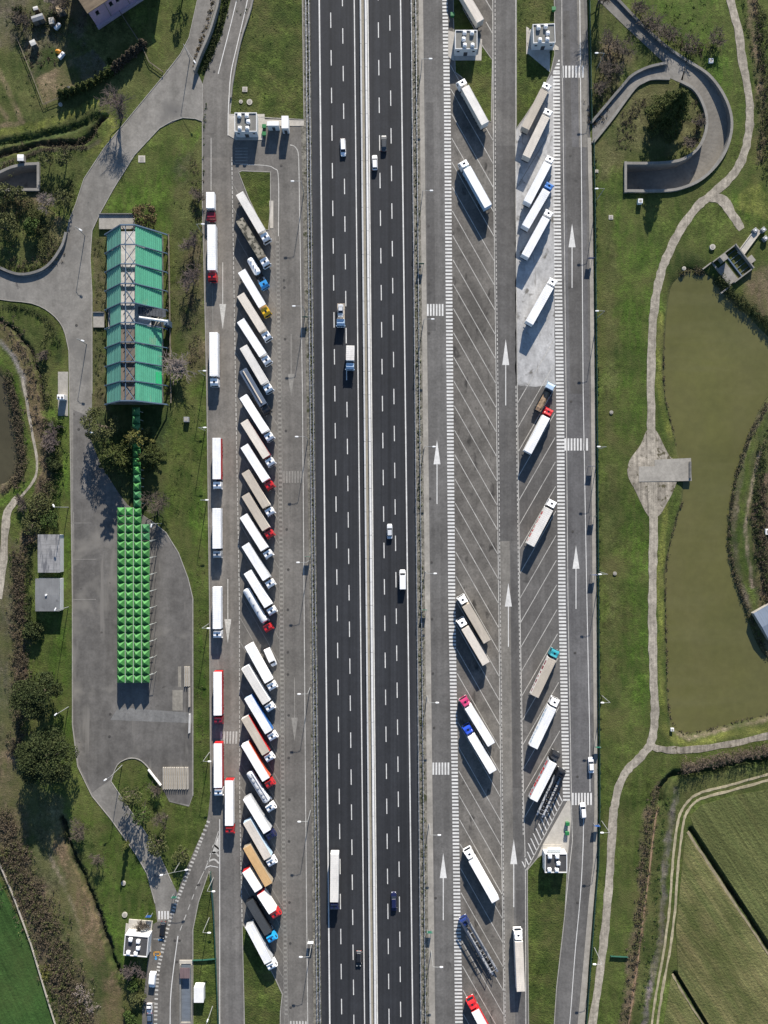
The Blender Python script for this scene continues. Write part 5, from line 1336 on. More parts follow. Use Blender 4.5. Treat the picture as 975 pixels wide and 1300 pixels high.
# ------------------------------------------------------------------ green roofed hall
m_tealL = tex('weathered teal roof sheet', (0.10, 0.275, 0.21), 0.6, [((.2, .06, 1), 4, .85, 1.12), (.9, 4, .93, 1.06)], spots=[(.35, .72, (.18, .3, .24), .08)])
m_tealR = tex('bright teal roof sheet', (0.085, 0.33, 0.21), 0.55, [((.2, .06, 1), 4, .86, 1.1), (.9, 4, .92, 1.06)], spots=[((.25, .12, .3), .66, (.16, .30, .19), .1)])
m_tealN = tex('fresh green roof sheet', (0.03, 0.42, 0.17), 0.55, [(.9, 4, .92, 1.06)])
m_bluesteel = plain('blue grey steel', (0.10, 0.15, 0.21), .6, .2)
m_dull = tex('white slab roof', (0.50, 0.48, 0.46), .9, [(.3, 4, .7, 1.1), (1.2, 4, .85, 1.1)])
m_brownfl = tex('brown felt deck', (0.17, 0.145, 0.125), .9, [(.3, 4, .8, 1.15), (1.2, 4, .85, 1.1)])
HX0, HX1, HY0, HY1 = 137.0, 211.5, 300.5, 514.5
RX0, RX1 = 166.8, 184.6; HE, HRG = 2.3, 10.2
hc = W((HX0 + HX1) / 2, (HY0 + HY1) / 2)
hall = thing('green_roofed_hall', 'long hall with steep teal green roof slopes and an open trussed ridge', 'hall', (*hc, 0))
def hl_(px, py, z): a = W(px, py); return (a[0] - hc[0], a[1] - hc[1], z)
NB = 9; bay = (HY1 - HY0) / NB
def slope(x_e, x_r, y0, y1, z_e, z_r, ribs):
    """corrugated roof panel, ribs parallel to the ridge"""
    mb = MB(); n = ribs * 4; L_, R_ = [], []
    for i in range(n + 1):
        t = i / n; up = .16 if i % 4 == 1 else (.16 if i % 4 == 2 else 0)
        if ribs <= 1: up = 0
        x = x_e + (x_r - x_e) * t; z = z_e + (z_r - z_e) * t + up
        L_.append(hl_(x, y0, z)); R_.append(hl_(x, y1, z))
    k = len(L_)
    vs = L_ + R_ + [(a, b, c - .3) for a, b, c in L_] + [(a, b, c - .3) for a, b, c in R_]
    fs = []
    for i in range(k - 1):
        fs += [(i, i + 1, k + i + 1, k + i), (2 * k + i, 3 * k + i, 3 * k + i + 1, 2 * k + i + 1), (i, 2 * k + i, 2 * k + i + 1, i + 1), (k + i, k + i + 1, 3 * k + i + 1, 3 * k + i)]
    return mb.add(vs, fs)
for b in range(NB):
    y0, y1 = HY0 + b * bay + .9, HY0 + (b + 1) * bay - .9
    xl = HX0 + 2 if b != 4 else HX0 + 9
    link('left_roof_panel', slope(xl, RX0, y0, y1, HE + (0 if b != 4 else 2), HRG, 9).mesh('left_roof_panel', m_tealL), hall)
    if b != 4:
        link('right_roof_panel', slope(HX1 - 3, RX1, y0, y1, HE + .4, HRG, 13).mesh('right_roof_panel', m_tealR), hall)
mb = slope(HX1 - 3, 203, HY0 + 7.35 * bay, HY0 + 8 * bay - 1, HE + .55, HE + .55 + (HX1 - 3 - 203) / (HX1 - 3 - RX1) * (HRG - HE - .4), 4)
link('repaired_roof_panel', mb.mesh('repaired_roof_panel', m_tealN), hall)
for b in range(NB + 1):
    y = HY0 + b * bay; mb = MB()
    prof = [(HX0 - 2, HE - .4), (RX0, HRG + .35), (RX1, HRG + .35), (HX1 + 3, HE - .3)]
    big = 1.5 if b in (0, NB) else .95
    for (xa, za), (xb, zb) in zip(prof[:-1], prof[1:]):
        mb.loft([[hl_(x, y - big / 2 / 1.0, z - .55), hl_(x, y + big / 2, z - .55), hl_(x, y + big / 2, z), hl_(x, y - big / 2, z)] for x, z in ((xa, za), (xb, zb))])
    link('roof_beam', mb.mesh('roof_beam', m_bluesteel), hall)
    mb = MB()
    if b < NB:      # lattice over the open ridge
        ym, y2 = y + bay * .5, y + bay
        mb.tube([hl_(RX0 + 1, y + 1, HRG - .4), hl_((RX0 + RX1) / 2, ym, HRG - .6), hl_(RX1 - 1, y2 - 1, HRG - .4)], .12, 5); mb.tube([hl_(RX1 - 1, y + 1, HRG - 1.4), hl_(RX0 + 2, y2 - 2, HRG - 1.4)], .1, 5)
        mb.tube([hl_(RX0 + 6, y, HRG), hl_(RX0 + 6, y2, HRG)], .13, 6)
        link('ridge_truss', mb.mesh('ridge_truss', m_bluesteel), hall)
    for x in (HX0 - 1, HX1 + 2):
        link('column', cm('column|hall', lambda m: m.box(-.15, .15, -.15, .15, 0, HE - .2), m_bluesteel), hall, hl_(x, y, 0))
for y0, y1, mt in ((HY0 + .3, HY0 + 5.1 * bay, m_dull), (HY0 + 5.1 * bay, HY1 - .3, m_brownfl)):
    mb = MB(); a, b_ = hl_(HX0 + 14, y1, 0), hl_(HX1 - 14, y0, 0); mb.box(a[0], b_[0], a[1], b_[1], 4.6, 5.0)
    link('inner_deck', mb.mesh('inner_deck', mt), hall)
mb = MB(); a, b_ = hl_(HX0 + 4, HY1 - 1, 0), hl_(HX1 - 4, HY0 + 1, 0); mb.box(a[0], b_[0], a[1], b_[1], 0, 2.6); link('wall', mb.mesh('wall', m_conc), hall)
mb = MB(); a, b_ = hl_(HX0 + 14, HY1 - .8, 0), hl_(HX1 - 14, HY0 + .8, 0); mb.box(a[0], b_[0], a[1], b_[1], 2.6, 4.6); link('upper_wall', mb.mesh('upper_wall', m_glass), hall)
y4 = HY0 + 4 * bay
mb = MB(); mb.loft([[hl_(x, y4 + 1.5, z), hl_(x, y4 + 11, z), hl_(x, y4 + 11, z + .4), hl_(x, y4 + 1.5, z + .4)] for x, z in ((RX1, 7.2), (HX1 + 3, 3.4))])
for k in range(8):
    x = RX1 + 2 + k * 3.4; z = 7.7 - (x - RX1) * (3.8 / (HX1 + 3 - RX1)); mb.box(hl_(x, 0, 0)[0], hl_(x + .6, 0, 0)[0], hl_(0, y4 + 11, 0)[1], hl_(0, y4 + 1.5, 0)[1], z - .1, z + .18)
link('stair_roof', mb.mesh('stair_roof', tex('dark slate sheet', (.055, .06, .07), .6, [(1, 4, .7, 1.3)])), hall)
link('duct', MB().tube([hl_(RX1 + 2, y4 + 15.5, 8.2), hl_(HX1 + 2, y4 + 17, 5.4), hl_(HX1 + 6, y4 + 17.2, 4.6)], [.42, .42, .42], 12).mesh('duct', tex('shiny duct', (.7, .7, .7), .35, [(1, 3, .9, 1.05)], metal=.4)), hall)
link('duct_base', MB().box(*[f for ax in zip(hl_(HX1 + 1, y4 + 21, 0)[:2], hl_(HX1 + 7, y4 + 14, 0)[:2]) for f in ax], 0, 4.2).mesh('duct_base', m_bluesteel), hall)
# porch slabs next to the hall
for nm, lab, x0, x1, y0, y1, h in (('entrance_slab', 'grey concrete entrance slab at the top end of the green hall', 127, 172, 273, 292, .9), ('entrance_slab', 'small pale concrete slab on the left side of the green hall', 119, 133, 397, 416, .5)):
    a, b_ = W(x0, y1), W(x1, y0); c = ((a[0] + b_[0]) / 2, (a[1] + b_[1]) / 2); w, d = (b_[0] - a[0]) / 2, (b_[1] - a[1]) / 2
    t = thing(nm, lab, 'slab', (*c, 0))
    link('slab_top', MB().box(-w, w, -d, d, h - .25, h).mesh('slab_top', m_conc), t); link('base', MB().box(-w + .4, w - .4, -d + .4, d - .4, -.1, h - .25).mesh('base', m_conc_dark), t)
    link('wall', MB().box(-w, w, d - .2, d + .06, -.1, h + .5).mesh('wall', m_conc_dark), t)

# ------------------------------------------------------------------ green pyramid canopies
m_pyr = tex('green canopy plastic', (0.07, 0.26, 0.065), 0.55, [((.6, .6, .6), 4, .78, 1.15), (2.5, 4, .85, 1.1)], vary=.25)
m_pyr2 = tex('dark green canopy plastic', (0.04, 0.16, 0.06), 0.5, [((.6, .6, .6), 3, .85, 1.1)])
m_gut = plain('grey gutter', (.42, .45, .42), .6)
CX0, CX1, CYa, CYb = 153.0, 194.0, 644.2, 864.2
cw = (CX1 - CX0) / 4; chh = (CYb - CYa) / 21
cc = W((CX0 + CX1) / 2, (CYa + CYb) / 2)
def pyramid(m):
    w, d = cw * S / 2 - .07, chh * S / 2 - .05
    m.loft([[(-w, -d, 3.05), (w, -d, 3.05), (w, d, 3.05), (-w, d, 3.05)], [(-w, -d, 3.2), (w, -d, 3.2), (w, d, 3.2), (-w, d, 3.2)], [(-.1, -.08, 4.6), (.1, -.08, 4.6), (.1, .08, 4.6), (-.1, .08, 4.6)]])
can = thing('pyramid_canopy', 'wide car park canopy of bright green pyramids in four columns', 'canopy', (*cc, .03))
for r in range(21):
    for c in range(4):
        if c == 3 and r < 2: continue
        p = W(CX0 + (c + .5) * cw, CYa + (r + .5) * chh)
        link('pyramid', cm('pyramid', pyramid, m_pyr2 if (c == 3 and r in (2, 3)) else m_pyr), can, (p[0] - cc[0], p[1] - cc[1], 0))
for c in (1, 2, 3):
    x = W(CX0 + c * cw, 0)[0] - cc[0]; ya, yb = W(0, CYa + (2 * chh if c == 3 else 0))[1] - cc[1], W(0, CYb)[1] - cc[1]
    link('gutter', MB().box(x - .075, x + .075, yb, ya, 3.0, 3.24).mesh('gutter', m_gut), can)
for r in range(0, 22, 2):
    for c in (0, 2, 4):
        if c == 4 and r < 2: continue
        p = W(CX0 + c * cw + (-.4 if c == 4 else .4 if c == 0 else 0), min(CYa + r * chh + 1, CYb - 1))
        link('post', cm('post|canopy', lambda m: m.box(-.08, .08, -.08, .08, 0, 3.05), m_gut), can, (p[0] - cc[0], p[1] - cc[1], 0))
    if r >= 2:
        p = W(CX1, min(CYa + r * chh, CYb - .8)); link('side_strut', cm('side_strut', lambda m: m.tube([(-.1, 0, 3.3), (1.2, .25, 3.35)], .07, 6), m_gut), can, (p[0] - cc[0], p[1] - cc[1], 0))
        link('outer_post', cm('outer_post', lambda m: m.tube([(1.2, .25, 0), (1.2, .25, 3.4)], .06, 6), m_gut), can, (p[0] - cc[0], p[1] - cc[1], 0))
wk = thing('pyramid_walkway', 'narrow covered walkway of green pyramids linking the hall and the wide canopy', 'canopy', (*W(CX0 + 2.5 * cw, 580), .03))
wc = W(CX0 + 2.5 * cw, 580)
for r in range(1, 13):
    p = W(CX0 + 2.5 * cw - r * .16, CYa - (r - .5) * chh)
    link('pyramid', cm('pyramid', pyramid, m_pyr2 if r > 8 or r in (1, 2, 4) else m_pyr), wk, (p[0] - wc[0], p[1] - wc[1], 0))
    for s in (-1, 1):
        link('post', cm('post|canopy', lambda m: None, m_gut), wk, (p[0] - wc[0] + s * cw * S * .45, p[1] - wc[1], 0))

# ------------------------------------------------------------------ grey huts, house, garden sheds
def shed(name, label, x0, x1, y0, y1, h, mt, wallm, ridge=.25, ang=0, catg='hut', group=None, over=0.0):
    a, b = GW(x0, y1, h), GW(x1, y0, h); c = ((a[0] + b[0]) / 2, (a[1] + b[1]) / 2); w, d = (b[0] - a[0]) / 2, (b[1] - a[1]) / 2
    t = thing(name, label, catg, (*c, 0), R(ang), group)
    link('wall', MB().box(-w + over, w - over, -d + over, d - over, -.1, h - .1).mesh('wall', wallm), t)
    mb = MB(); mb.loft([[(x, y, z) for y, z in ((-d, h - .15), (d, h - .15), (d, h), (0, h + ridge), (-d, h))] for x in (-w, w)])
    link('roof', mb.mesh('roof', mt), t)
    link('door', MB().box(-.4, .4, -d + over - .04, -d + over, 0, min(2, h - .3)).mesh('door', m_roofd), t)
    return t
m_shedroof = tex('striped grey sheet roof', (.26, .255, .25), .7, [((.1, 2.2, 1), 3, .75, 1.15), (.4, 4, .8, 1.15)], spots=[((.9, .15, 1), .5, (.12, .12, .125), .12)])
m_shedroof2 = tex('plain grey sheet roof', (.24, .245, .25), .7, [(.3, 5, .8, 1.15), ((2, .1, 1), 3, .92, 1.06)], spots=[(.5, .64, (.15, .15, .15), .1)])
t = shed('equipment_hut', 'grey hut with streaked roof under the trees at the car park', 48, 76, 678.5, 727, 3.2, m_shedroof, m_render, .15, over=.1)
t = shed('equipment_hut', 'plain grey roofed hut below the streaked one at the car park', 44.8, 75.5, 734.5, 776, 3.4, tex('mid grey sheet roof', (.17, .172, .172), .7, [(.3, 5, .8, 1.15), ((2, .1, 1), 3, .92, 1.06)], spots=[(.5, .64, (.11, .11, .11), .1)]), m_render, .1, over=.1)
link('vent', MB().cyl(-.3, 0, 3.4, 3.9, .3, 12).mesh('vent', m_dome), t)
t = shed('boundary_hut', 'blue grey roofed building cut by the right edge beyond the pond', 964, 1004, 766, 806, 1.8, tex('blue grey roof', (.17, .205, .26), .7, [((2, .2, 1), 3, .85, 1.1)]), m_conc, .5, 30, 'building')
m_shedroof3 = tex('dull white sheet', (.5, .49, .46), .7, [(.8, 4, .8, 1.1)])
shed('garden_shed', 'little white roofed shed in the middle of the vegetable garden', 38, 45, 50.5, 57.5, 2.0, m_shedroof3, m_wood, .1, 25, 'shed', 'garden sheds')
shed('garden_shed', 'grey roofed shed at the top of the vegetable garden', 40, 55, 18.5, 26, 2.2, m_shedroof2, m_wood, .3, 18, 'shed', 'garden sheds')
shed('garden_shed', 'small pale square hut right of the grey garden shed', 62, 68.5, 22, 30, 1.9, tex('cream roof', (.55, .5, .42), .8, [(1, 3, .9, 1.05)]), m_wood, .1, 10, 'shed', 'garden sheds')
shed('garden_shed', 'tan roofed garden shed nearest the pink house', 70.5, 80, 6, 16, 2.0, tex('tan roof', (.42, .32, .2), .8, [(1, 3, .85, 1.1)]), m_wood, .2, 30, 'shed', 'garden sheds')
shed('garden_shed', 'white roofed shed at the top left of the garden', 42, 48, 8, 12.5, 1.9, m_shedroof3, m_wood, .1, 15, 'shed', 'garden sheds')
shed('garden_shed', 'small white hut on the slope above the left underpass ramp', 22, 30, 196, 204, 1.6, m_whiter, m_conc, .1, 0, 'shed')
# pink house (top left)
t = thing('pink_house', 'pink house with a tan roof at the top left edge', 'house', (*W(124, 34.5), 0), R(33.7))
m_pink = tex('pink render', (.42, .29, .37), .85, [(.4, 4, .88, 1.08)])
link('wall', MB().cbox(0, 25, 0, 14, -.2, 8, .05).mesh('wall', m_pink), t)
link('roof', MB().loft([[(x, y, z) for y, z in ((-.5, 7.9), (14.5, 7.9), (14.5, 8.1), (7, 10.4), (-.5, 8.1))] for x in (-.6, 25.5)]).mesh('roof', tex('tiled roof', (.30, .215, .13), .85, [((.3, 3, 1), 3, .7, 1.2), (.5, 4, .75, 1.2)])), t)
link('plinth', MB().box(-.15, 25.1, -.9, -.02, -.2, .9).mesh('plinth', tex('pale pink plinth', (.42, .33, .38), .85, [(.4, 4, .88, 1.08)])), t)
link('downpipe', MB().box(5.4, 5.6, -.12, -.01, .9, 7.9).box(12.4, 12.6, -.12, -.01, .9, 7.9).mesh('downpipe', m_conc_dark), t)
for x in (2.2, 7.2, 9.6, 14.4, 17.5, 21):
    w_ = link('window', MB().box(x - .55, x + .55, -.06, -.01, 4.6, 6.2).mesh('window', m_glass), t)
    link('sill', MB().box(x - .7, x + .7, -.2, -.012, 4.45, 4.6).mesh('sill', m_conc), w_)
link('chimney', MB().box(6, 6.9, 7, 7.9, 8, 11.4).mesh('chimney', m_pink), t)
# vegetable garden odds and ends
for px, py, lab in ((74, 35, 'long white garden trolley in the garden clutter'), (79, 72, 'grey water tank beside the ploughed bed')):
    t = thing('garden_tank', lab, 'tank', (*W(px, py), 0), R(50)); link('tank_body', MB().cbox(-1.2, 1.2, -.5, .5, .1, 1.0, .12).mesh('tank_body', m_dome), t); link('cap', MB().cyl(.5, 0, 1.0, 1.15, .2, 10).mesh('cap', m_roofd), t)
t = thing('orange_cover', 'small heap under an orange cover at the bed corner', 'cover', (*W(74, 65.5), 0)); link('sheet', MB().loft([[(math.cos(a * .7) * q, math.sin(a * .7) * q * .7, z) for a in range(9)] for q, z in ((1.0, .0), (.8, .45), (.3, .7))]).mesh('sheet', plain('orange sheet', (.6, .25, .02))), t)
def tank(px, py, lab):
    t = thing('water_butt', lab, 'water butt', (*W(px, py), 0), 0, 'water butts at the end of the ploughed bed'); link('barrel', cm('barrel', lambda m: m.loft([[(q * math.cos(a * .5236), q * math.sin(a * .5236), z) for a in range(12)] for q, z in ((.5, -.1), (.62, .5), (.5, 1.1))]), plain('blue grey barrel', (.2, .24, .27))), t); link('lid', cm('lid|butt', lambda m: m.cyl(0, 0, 1.1, 1.16, .46, 12), m_roofd), t)
tank(78, 118.5, 'grey water butt leftmost at the bed corner'); tank(82.5, 117, 'grey water butt in the middle at the bed corner'); tank(88, 113.5, 'grey water butt nearest the cypress hedge')

# ------------------------------------------------------------------ pump house, jetty, tanks by the pond
pc = W(929, 337.5); pang = -math.atan2(341 - 311, 951 - 928)
t = thing('pump_station', 'open concrete pump station with dark basin at the top of the pond', 'pump station', (*pc, 0), pang + R(0))
m_pump = tex('stained pump concrete', (.25, .235, .21), .9, [(.3, 4, .75, 1.15), (1.2, 4, .8, 1.15)])
w, d = 4.8, 4.6
link('base', MB().box(-w, w, -d, d, -2.6, -.8).mesh('base', m_conc_dark), t)
for nm, a in (('back_wall', (-w, w, d - .35, d, -1, 1.5)), ('side_wall', (-w, -w + .35, -d, d - .35, -1, 1.2)), ('side_wall', (w - .35, w, -d + 1.5, d - .35, -1, 1.2)), ('front_beam', (-w + .35, w, -d, -d + .5, -1.2, .25))):
    link(nm, MB().box(*a).mesh(nm, m_wallg), t)
link('upper_deck', MB().box(-2.0, w - .4, -d + .5, -1.0, -.4, .2).mesh('upper_deck', m_pump), t)
link('gate_house', MB().cbox(-w + .3, -w + 2.2, -2.5, -.4, -.8, 2.2, .05).mesh('gate_house', m_pump), t)
link('beam', MB().box(-w + .35, w - .35, .2, .55, -.5, .4).mesh('beam', tex('blue steel', (.09, .13, .19), .6, [(1, 3, .9, 1.1)])), t)
for k in range(5): link('grille_bar', cm('grille_bar', lambda m: m.box(-.06, .06, .56, 4.2, .1, .25), m_bluesteel), t, (-3.4 + k * 1.7, 0, 0))
link('platform', MB().box(1.0, 3.2, d - .2, d + 2.0, -.5, 1.0).mesh('platform', m_conc), t)
for s, lab in ((-1, 0), (1, 0)):
    link('wing_wall', MB().box(s * w - .2, s * w + .2, -d - 3.4, -d, -2.4, .15).mesh('wing_wall', m_conc), t)
br = thing('footbridge', 'pale concrete footbridge running from the pump station to white tanks', 'bridge', (*W(951, 307), 0), math.atan2(322 - 293, 961 - 938) + R(2))
link('deck', MB().box(-5.0, 4.6, -1.0, 1.0, -.3, .55).mesh('deck', m_conc_light), br)
for s in (-1, 1): link('kerb_edge', MB().box(-5.0, 4.6, s * 1.0 - .1, s * 1.0 + .1, -.3, .75).mesh('kerb_edge', m_conc_light), br)
for px, py, lab in ((957, 294, 'white square tank left of the footbridge end'), (967.5, 293, 'white square tank beyond the footbridge end'), (970, 304, 'white square tank right of the footbridge end')):
    q = thing('square_tank', lab, 'tank', (*W(px, py), 0), R(40), 'white square tanks beside the footbridge')
    link('tank_body', cm('tank_body|sq', lambda m: m.cbox(-.72, .72, -.72, .72, -.1, 1.2, .1), m_shedroof2), q); link('lid', cm('lid|sq', lambda m: m.cyl(0, 0, 1.2, 1.3, .3, 10), m_dome), q)
j = thing('jetty', 'rectangular concrete slab jutting from the path into the pond', 'jetty', (*W(847, 597), 0))
jc = W(847, 597)
mb = MB(); mb.prism([(W(*p)[0] - jc[0], W(*p)[1] - jc[1]) for p in ((811, 592), (831, 592), (831, 583.5), (877, 581.5), (878, 610.5), (811, 611.5))], -.6, .12); link('slab', mb.mesh('slab', m_conc), j)
mb = MB(); [mb.box(W(x, 0)[0] - jc[0] - .2, W(x, 0)[0] - jc[0] + .2, W(0, y)[1] - jc[1] - .2, W(0, y)[1] - jc[1] + .2, -3, -.6) for x in (864, 875) for y in (584, 608)]; link('piles', mb.mesh('piles', m_conc_dark), j)
link('kerb_edge', MB().box(W(874.5, 0)[0] - jc[0], W(877, 0)[0] - jc[0], W(0, 607)[1] - jc[1], W(0, 586)[1] - jc[1], .12, .5).mesh('kerb_edge', m_conc_dark), j)
mh_m = tex('manhole iron', (.05, .047, .043), .8, [(3, 3, .8, 1.2)])
# rings, slabs and boxes in the grass
def disc(px, py, r, lab, mt=m_conc_light, h=.25, name='well_cover', catg='well cover', z=0.0, sq=False):
    X, Y = W(px, py); t = thing(name, lab, catg, (X, Y, z))
    link('ring', (MB().cbox(-r, r, -r, r, -.1, h, .04) if sq else MB().cyl(0, 0, -.1, h, r, 18)).mesh('ring', mt), t)
    link('lid', (MB().box(-r * .6, r * .6, -r * .6, r * .6, h, h + .05) if sq else MB().cyl(0, 0, h, h + .05, r * .6, 16)).mesh('lid', m_conc), t)
disc(306, 129.5, .6, 'smaller round well cover on the top left lawn', z=.1); disc(317, 130, .9, 'larger round well cover on the top left lawn', z=.1)
disc(311, 114, .8, 'pale square chamber cover on the top left lawn', sq=True, z=.1); disc(157, 1121, .7, 'round well cover above the black roofed hut, upper', h=.3); disc(158.5, 1161, .85, 'round well cover above the black roofed hut, lower', h=.3)
disc(180, 202, 1.1, 'pale square slab in the lawn beside the access road', sq=True, h=.1); disc(775.5, 276, .7, 'pale square cover on the right verge near the loop ramp', sq=True, h=.12)
disc(776, 523.5, .6, 'round grey well ring on the right verge level with the zebra crossing', m_conc); disc(780.5, 728, .6, 'round grey well ring on the right verge lower down', m_conc); disc(757.5, 217.5, .5, 'little square cover beside the green mesh fence', sq=True, h=.1)
disc(904, 314, .9, 'pale concrete ring pair on the bank left of the pump station', h=.5); disc(868, 341, .6, 'pale round pipe end at the pond bank corner', h=.4); disc(77, 133, .6, 'pale round cover below the garden hedge', h=.3)
disc(853, 926, .5, 'white box at the lower left corner of the pond', m_dome, .5, sq=True, name='marker_box', catg='box'); disc(811.5, 257, .7, 'white box on legs beside the loop ramp mouth', m_dome, 1.3, sq=True, name='marker_box', catg='box'); disc(902, 78, .7, 'white box in the grass outside the loop ramp', m_dome, .6, sq=True, name='marker_box', catg='box')
disc(237.5, 533, .8, 'grey cabinet in the grass right of the covered walkway', m_shedroof2, 1.3, sq=True, name='grass_cabinet', catg='box')
disc(974, 675, .9, 'bright white object at the right edge in the scrub', m_dome, .8, sq=True, name='marker_box', catg='box')
# manholes
GM = 'round iron manhole covers in the rest area surfaces'
for px, py, lab in ((544, 287, 'dark manhole in the lane left of the upper bays'), (544.5, 361, 'dark manhole above the zebra crossing by the left lane'), (544.5, 423, 'dark manhole below the zebra crossing by the left lane'), (546, 633, 'dark manhole beside the stem of the middle arrow'), (548, 714, 'dark manhole under the middle arrow'), (548.5, 786, 'dark manhole level with the pair of beige lorries'), (549.5, 855, 'dark manhole level with the dark shadow of the beige pair'), (551, 924, 'dark manhole level with the blue cab lorry'), (553, 1140, 'dark manhole left of the lower arrow'),
                    (725, 510, 'dark manhole above the right zebra crossing'), (727, 675, 'dark manhole right of the red striped lorry'), (730, 829, 'dark manhole right of the teal cab lorry'), (733, 986, 'dark manhole above the lower right zebra crossing'), (733, 1146, 'dark manhole on the curved exit lane'), (717, 45, 'dark manhole beside the upper right hut'), (724, 198, 'dark manhole beside the cream lorries'), (723, 365, 'dark manhole at the end of the upper right arrow'),
                    (363, 547, 'dark manhole above the faded zebra crossing'), (361, 365, 'dark manhole beside the cream lorry'), (360.5, 356, 'dark manhole right of the yellow cab lorry'), (362, 430.5, 'dark manhole above the faded arrow'), (364, 672, 'dark manhole level with the beige lorry'), (366, 723, 'dark manhole at the middle of the left rest area'), (365.5, 774, 'dark manhole level with the silver red tanker'), (365.5, 828, 'dark manhole beside the white van'), (365.5, 856, 'dark manhole left of the lower faded arrow'), (366.5, 908, 'dark manhole under the lower faded arrow'), (366.5, 962, 'dark manhole level with the brown roofed lorry'), (367.5, 1015, 'dark manhole beside the hatched tanker'), (367, 1068, 'dark manhole beside the cream blue lorry'), (367.5, 1145.5, 'dark manhole beside the road train'), (368.5, 1197.5, 'dark manhole beside the cyan cab lorry'), (369, 1279, 'dark manhole beside the lower lawn'),
                    (140, 906.5, 'dark manhole in the car park below the canopy'), (139, 935, 'dark manhole in the car park above the grass tip'), (100, 545, 'dark manhole on the access road by the trees'), (97, 413, 'dark manhole on the access road left of the hall'), (212, 90, 'dark manhole where the access road widens'), (222, 1194, 'dark manhole on the exit road'), (224.5, 1221, 'dark manhole at the ramp entry'), (228, 1194, 'square iron cover on the exit road'), (253, 1123, 'dark manhole at the dashed exit line'), (272, 91, 'dark manhole on the top ramp'), (357, 210.5, 'dark manhole in the loop by the first hut'), (665, 1169.5, 'round drain ring beside the lower lawn')):
    X, Y = W(px, py)
    o = link('manhole_cover', cm('manhole_cover', lambda m: (m.cyl(0, 0, 0, .022, .42, 14), m.cyl(0, 0, .022, .032, .3, 12)), mh_m), None, (X, Y, .041)); tag(o, lab, 'manhole', GM)

# ------------------------------------------------------------------ stored concrete barriers and other yard things
GBk = 'spare concrete barriers stored on the car park'
def jersey(px, py, ln, ang, lab, mt=m_conc_light):
    o = link('concrete_barrier', cm('concrete_barrier|%.1f' % ln, lambda m: m.loft([[(x, y, z) for y, z in ((-.3, 0), (.3, 0), (.27, .15), (.11, .4), (.09, .85), (-.09, .85), (-.11, .4), (-.27, .15))] for x in (-ln / 2, ln / 2)]), mt), None, (*W(px, py), .03), R(ang)); tag(o, lab, 'barrier', GBk)
names = ['leftmost', 'second from left', 'third from left', 'fourth from left', 'fifth from left', 'sixth from left', 'sixth from right', 'fifth from right', 'fourth from right', 'third from right', 'second from right', 'rightmost']
for i in range(12):
    jersey(208 + i * 2.75, 987.5, 6.9, 90 + random.uniform(-1, 1), 'long concrete barrier, %s in the row of twelve by the grass' % names[i])
for i, nn in enumerate(('left', 'middle', 'right')): jersey(235.2 + i * 2.5, 858.5, 6.2, 90, 'concrete barrier, %s of the three stored above the line by the kerb' % nn)
jersey(240.5, 885, 6.0, 90, 'single pale concrete barrier in the middle by the car park kerb'); jersey(240.8, 918, 6.0, 88.5, 'single white concrete barrier, lowest by the car park kerb', m_barrier)
jersey(196.5, 986.5, 6.4, -52, 'slanting white concrete barrier at the edge of the grass tip', m_barrier)

# ------------------------------------------------------------------ lamps
m_pole = plain('lamp pole grey', (.36, .37, .37), .5, .4)
m_head = plain('lamp head white', (.78, .78, .77), .4, 0, .03)
def lamp(head, dx, label, group, h=9.0, base=None, double=None):
    hx, hy = GW(*head, h); bx, by = (hx + dx, hy) if base is None else W(*base)
    t = thing('street_lamp', label, 'street lamp', (bx, by, 0), 0, group)
    link('pole', cm('pole|%.1f' % h, lambda m: m.tube([(0, 0, -.2), (0, 0, h * .5), (0, 0, h)], [.13, .1, .075], 8), m_pole), t)
    ax, ay = hx - bx, hy - by
    heads = [(ax, ay)] + ([(-ax, -ay)] if double else [])
    for (ax, ay) in heads:
        link('arm', MB().tube([(0, 0, h - .1), (ax * .5, ay * .5, h + .12), (ax, ay, h + .1)], .05, 6).mesh('arm', m_pole), t)
        l = math.hypot(ax, ay) or 1
        o = link('lamp_head', cm('lamp_head', lambda m: m.loft([[(x, -wd, z0), (x, wd, z0), (x, wd * .8, z1), (x, -wd * .8, z1)] for x, wd, z0, z1 in ((-.15, .12, 0, .14), (.1, .23, -.04, .2), (.75, .21, -.04, .17), (.95, .1, 0, .1))]), m_head), t, (ax, ay, h + .05), math.atan2(ay, ax))
    return t
G1, G2, G3, G4, G5 = ('lamps on the right grass verge', 'lamps along the left motorway verge', 'lamps along the right motorway verge', 'lamps on the left grass verge', 'tall floodlight poles round the car park')
ords = ['topmost', 'second from the top', 'third from the top', 'fourth from the top', 'fifth from the top', 'sixth from the top', 'seventh from the top', 'eighth from the top']
for i, p in enumerate(((759, 67.5), (759, 239.5), (759.5, 394.7), (761.7, 567), (763.2, 729), (766.3, 892), (765.8, 1057), (756.3, 1224))):
    lamp(p, 2.0, 'grey street lamp on the right grass verge, %s along the fence' % ords[i], G1)
for i, p in enumerate(((373, 230), (374.7, 388.5), (378.3, 554.3), (380, 714), (381.3, 881), (381.5, 1043), (383.5, 1214.7))):
    lamp(p, 2.2, 'grey street lamp between motorway and left rest area, %s' % ords[i], G2)
for i, p in enumerate(((545, 74.7), (546, 242), (547.7, 405), (549.3, 567), (550.8, 728), (553.4, 892), (556, 1060), (558.7, 1227.5))):
    lamp(p, -2.2, 'grey street lamp between motorway and right rest area, %s' % ords[i], G3)
for i, p in enumerate(((256, 284.5), (258.2, 470.7), (258.4, 542.7), (261, 634.7), (263, 797.5), (264.3, 966.5), (269.5, 1131.5), (264, 1184))):
    lamp(p, -1.6, 'grey street lamp on the left grass verge, %s' % ords[i], G4)
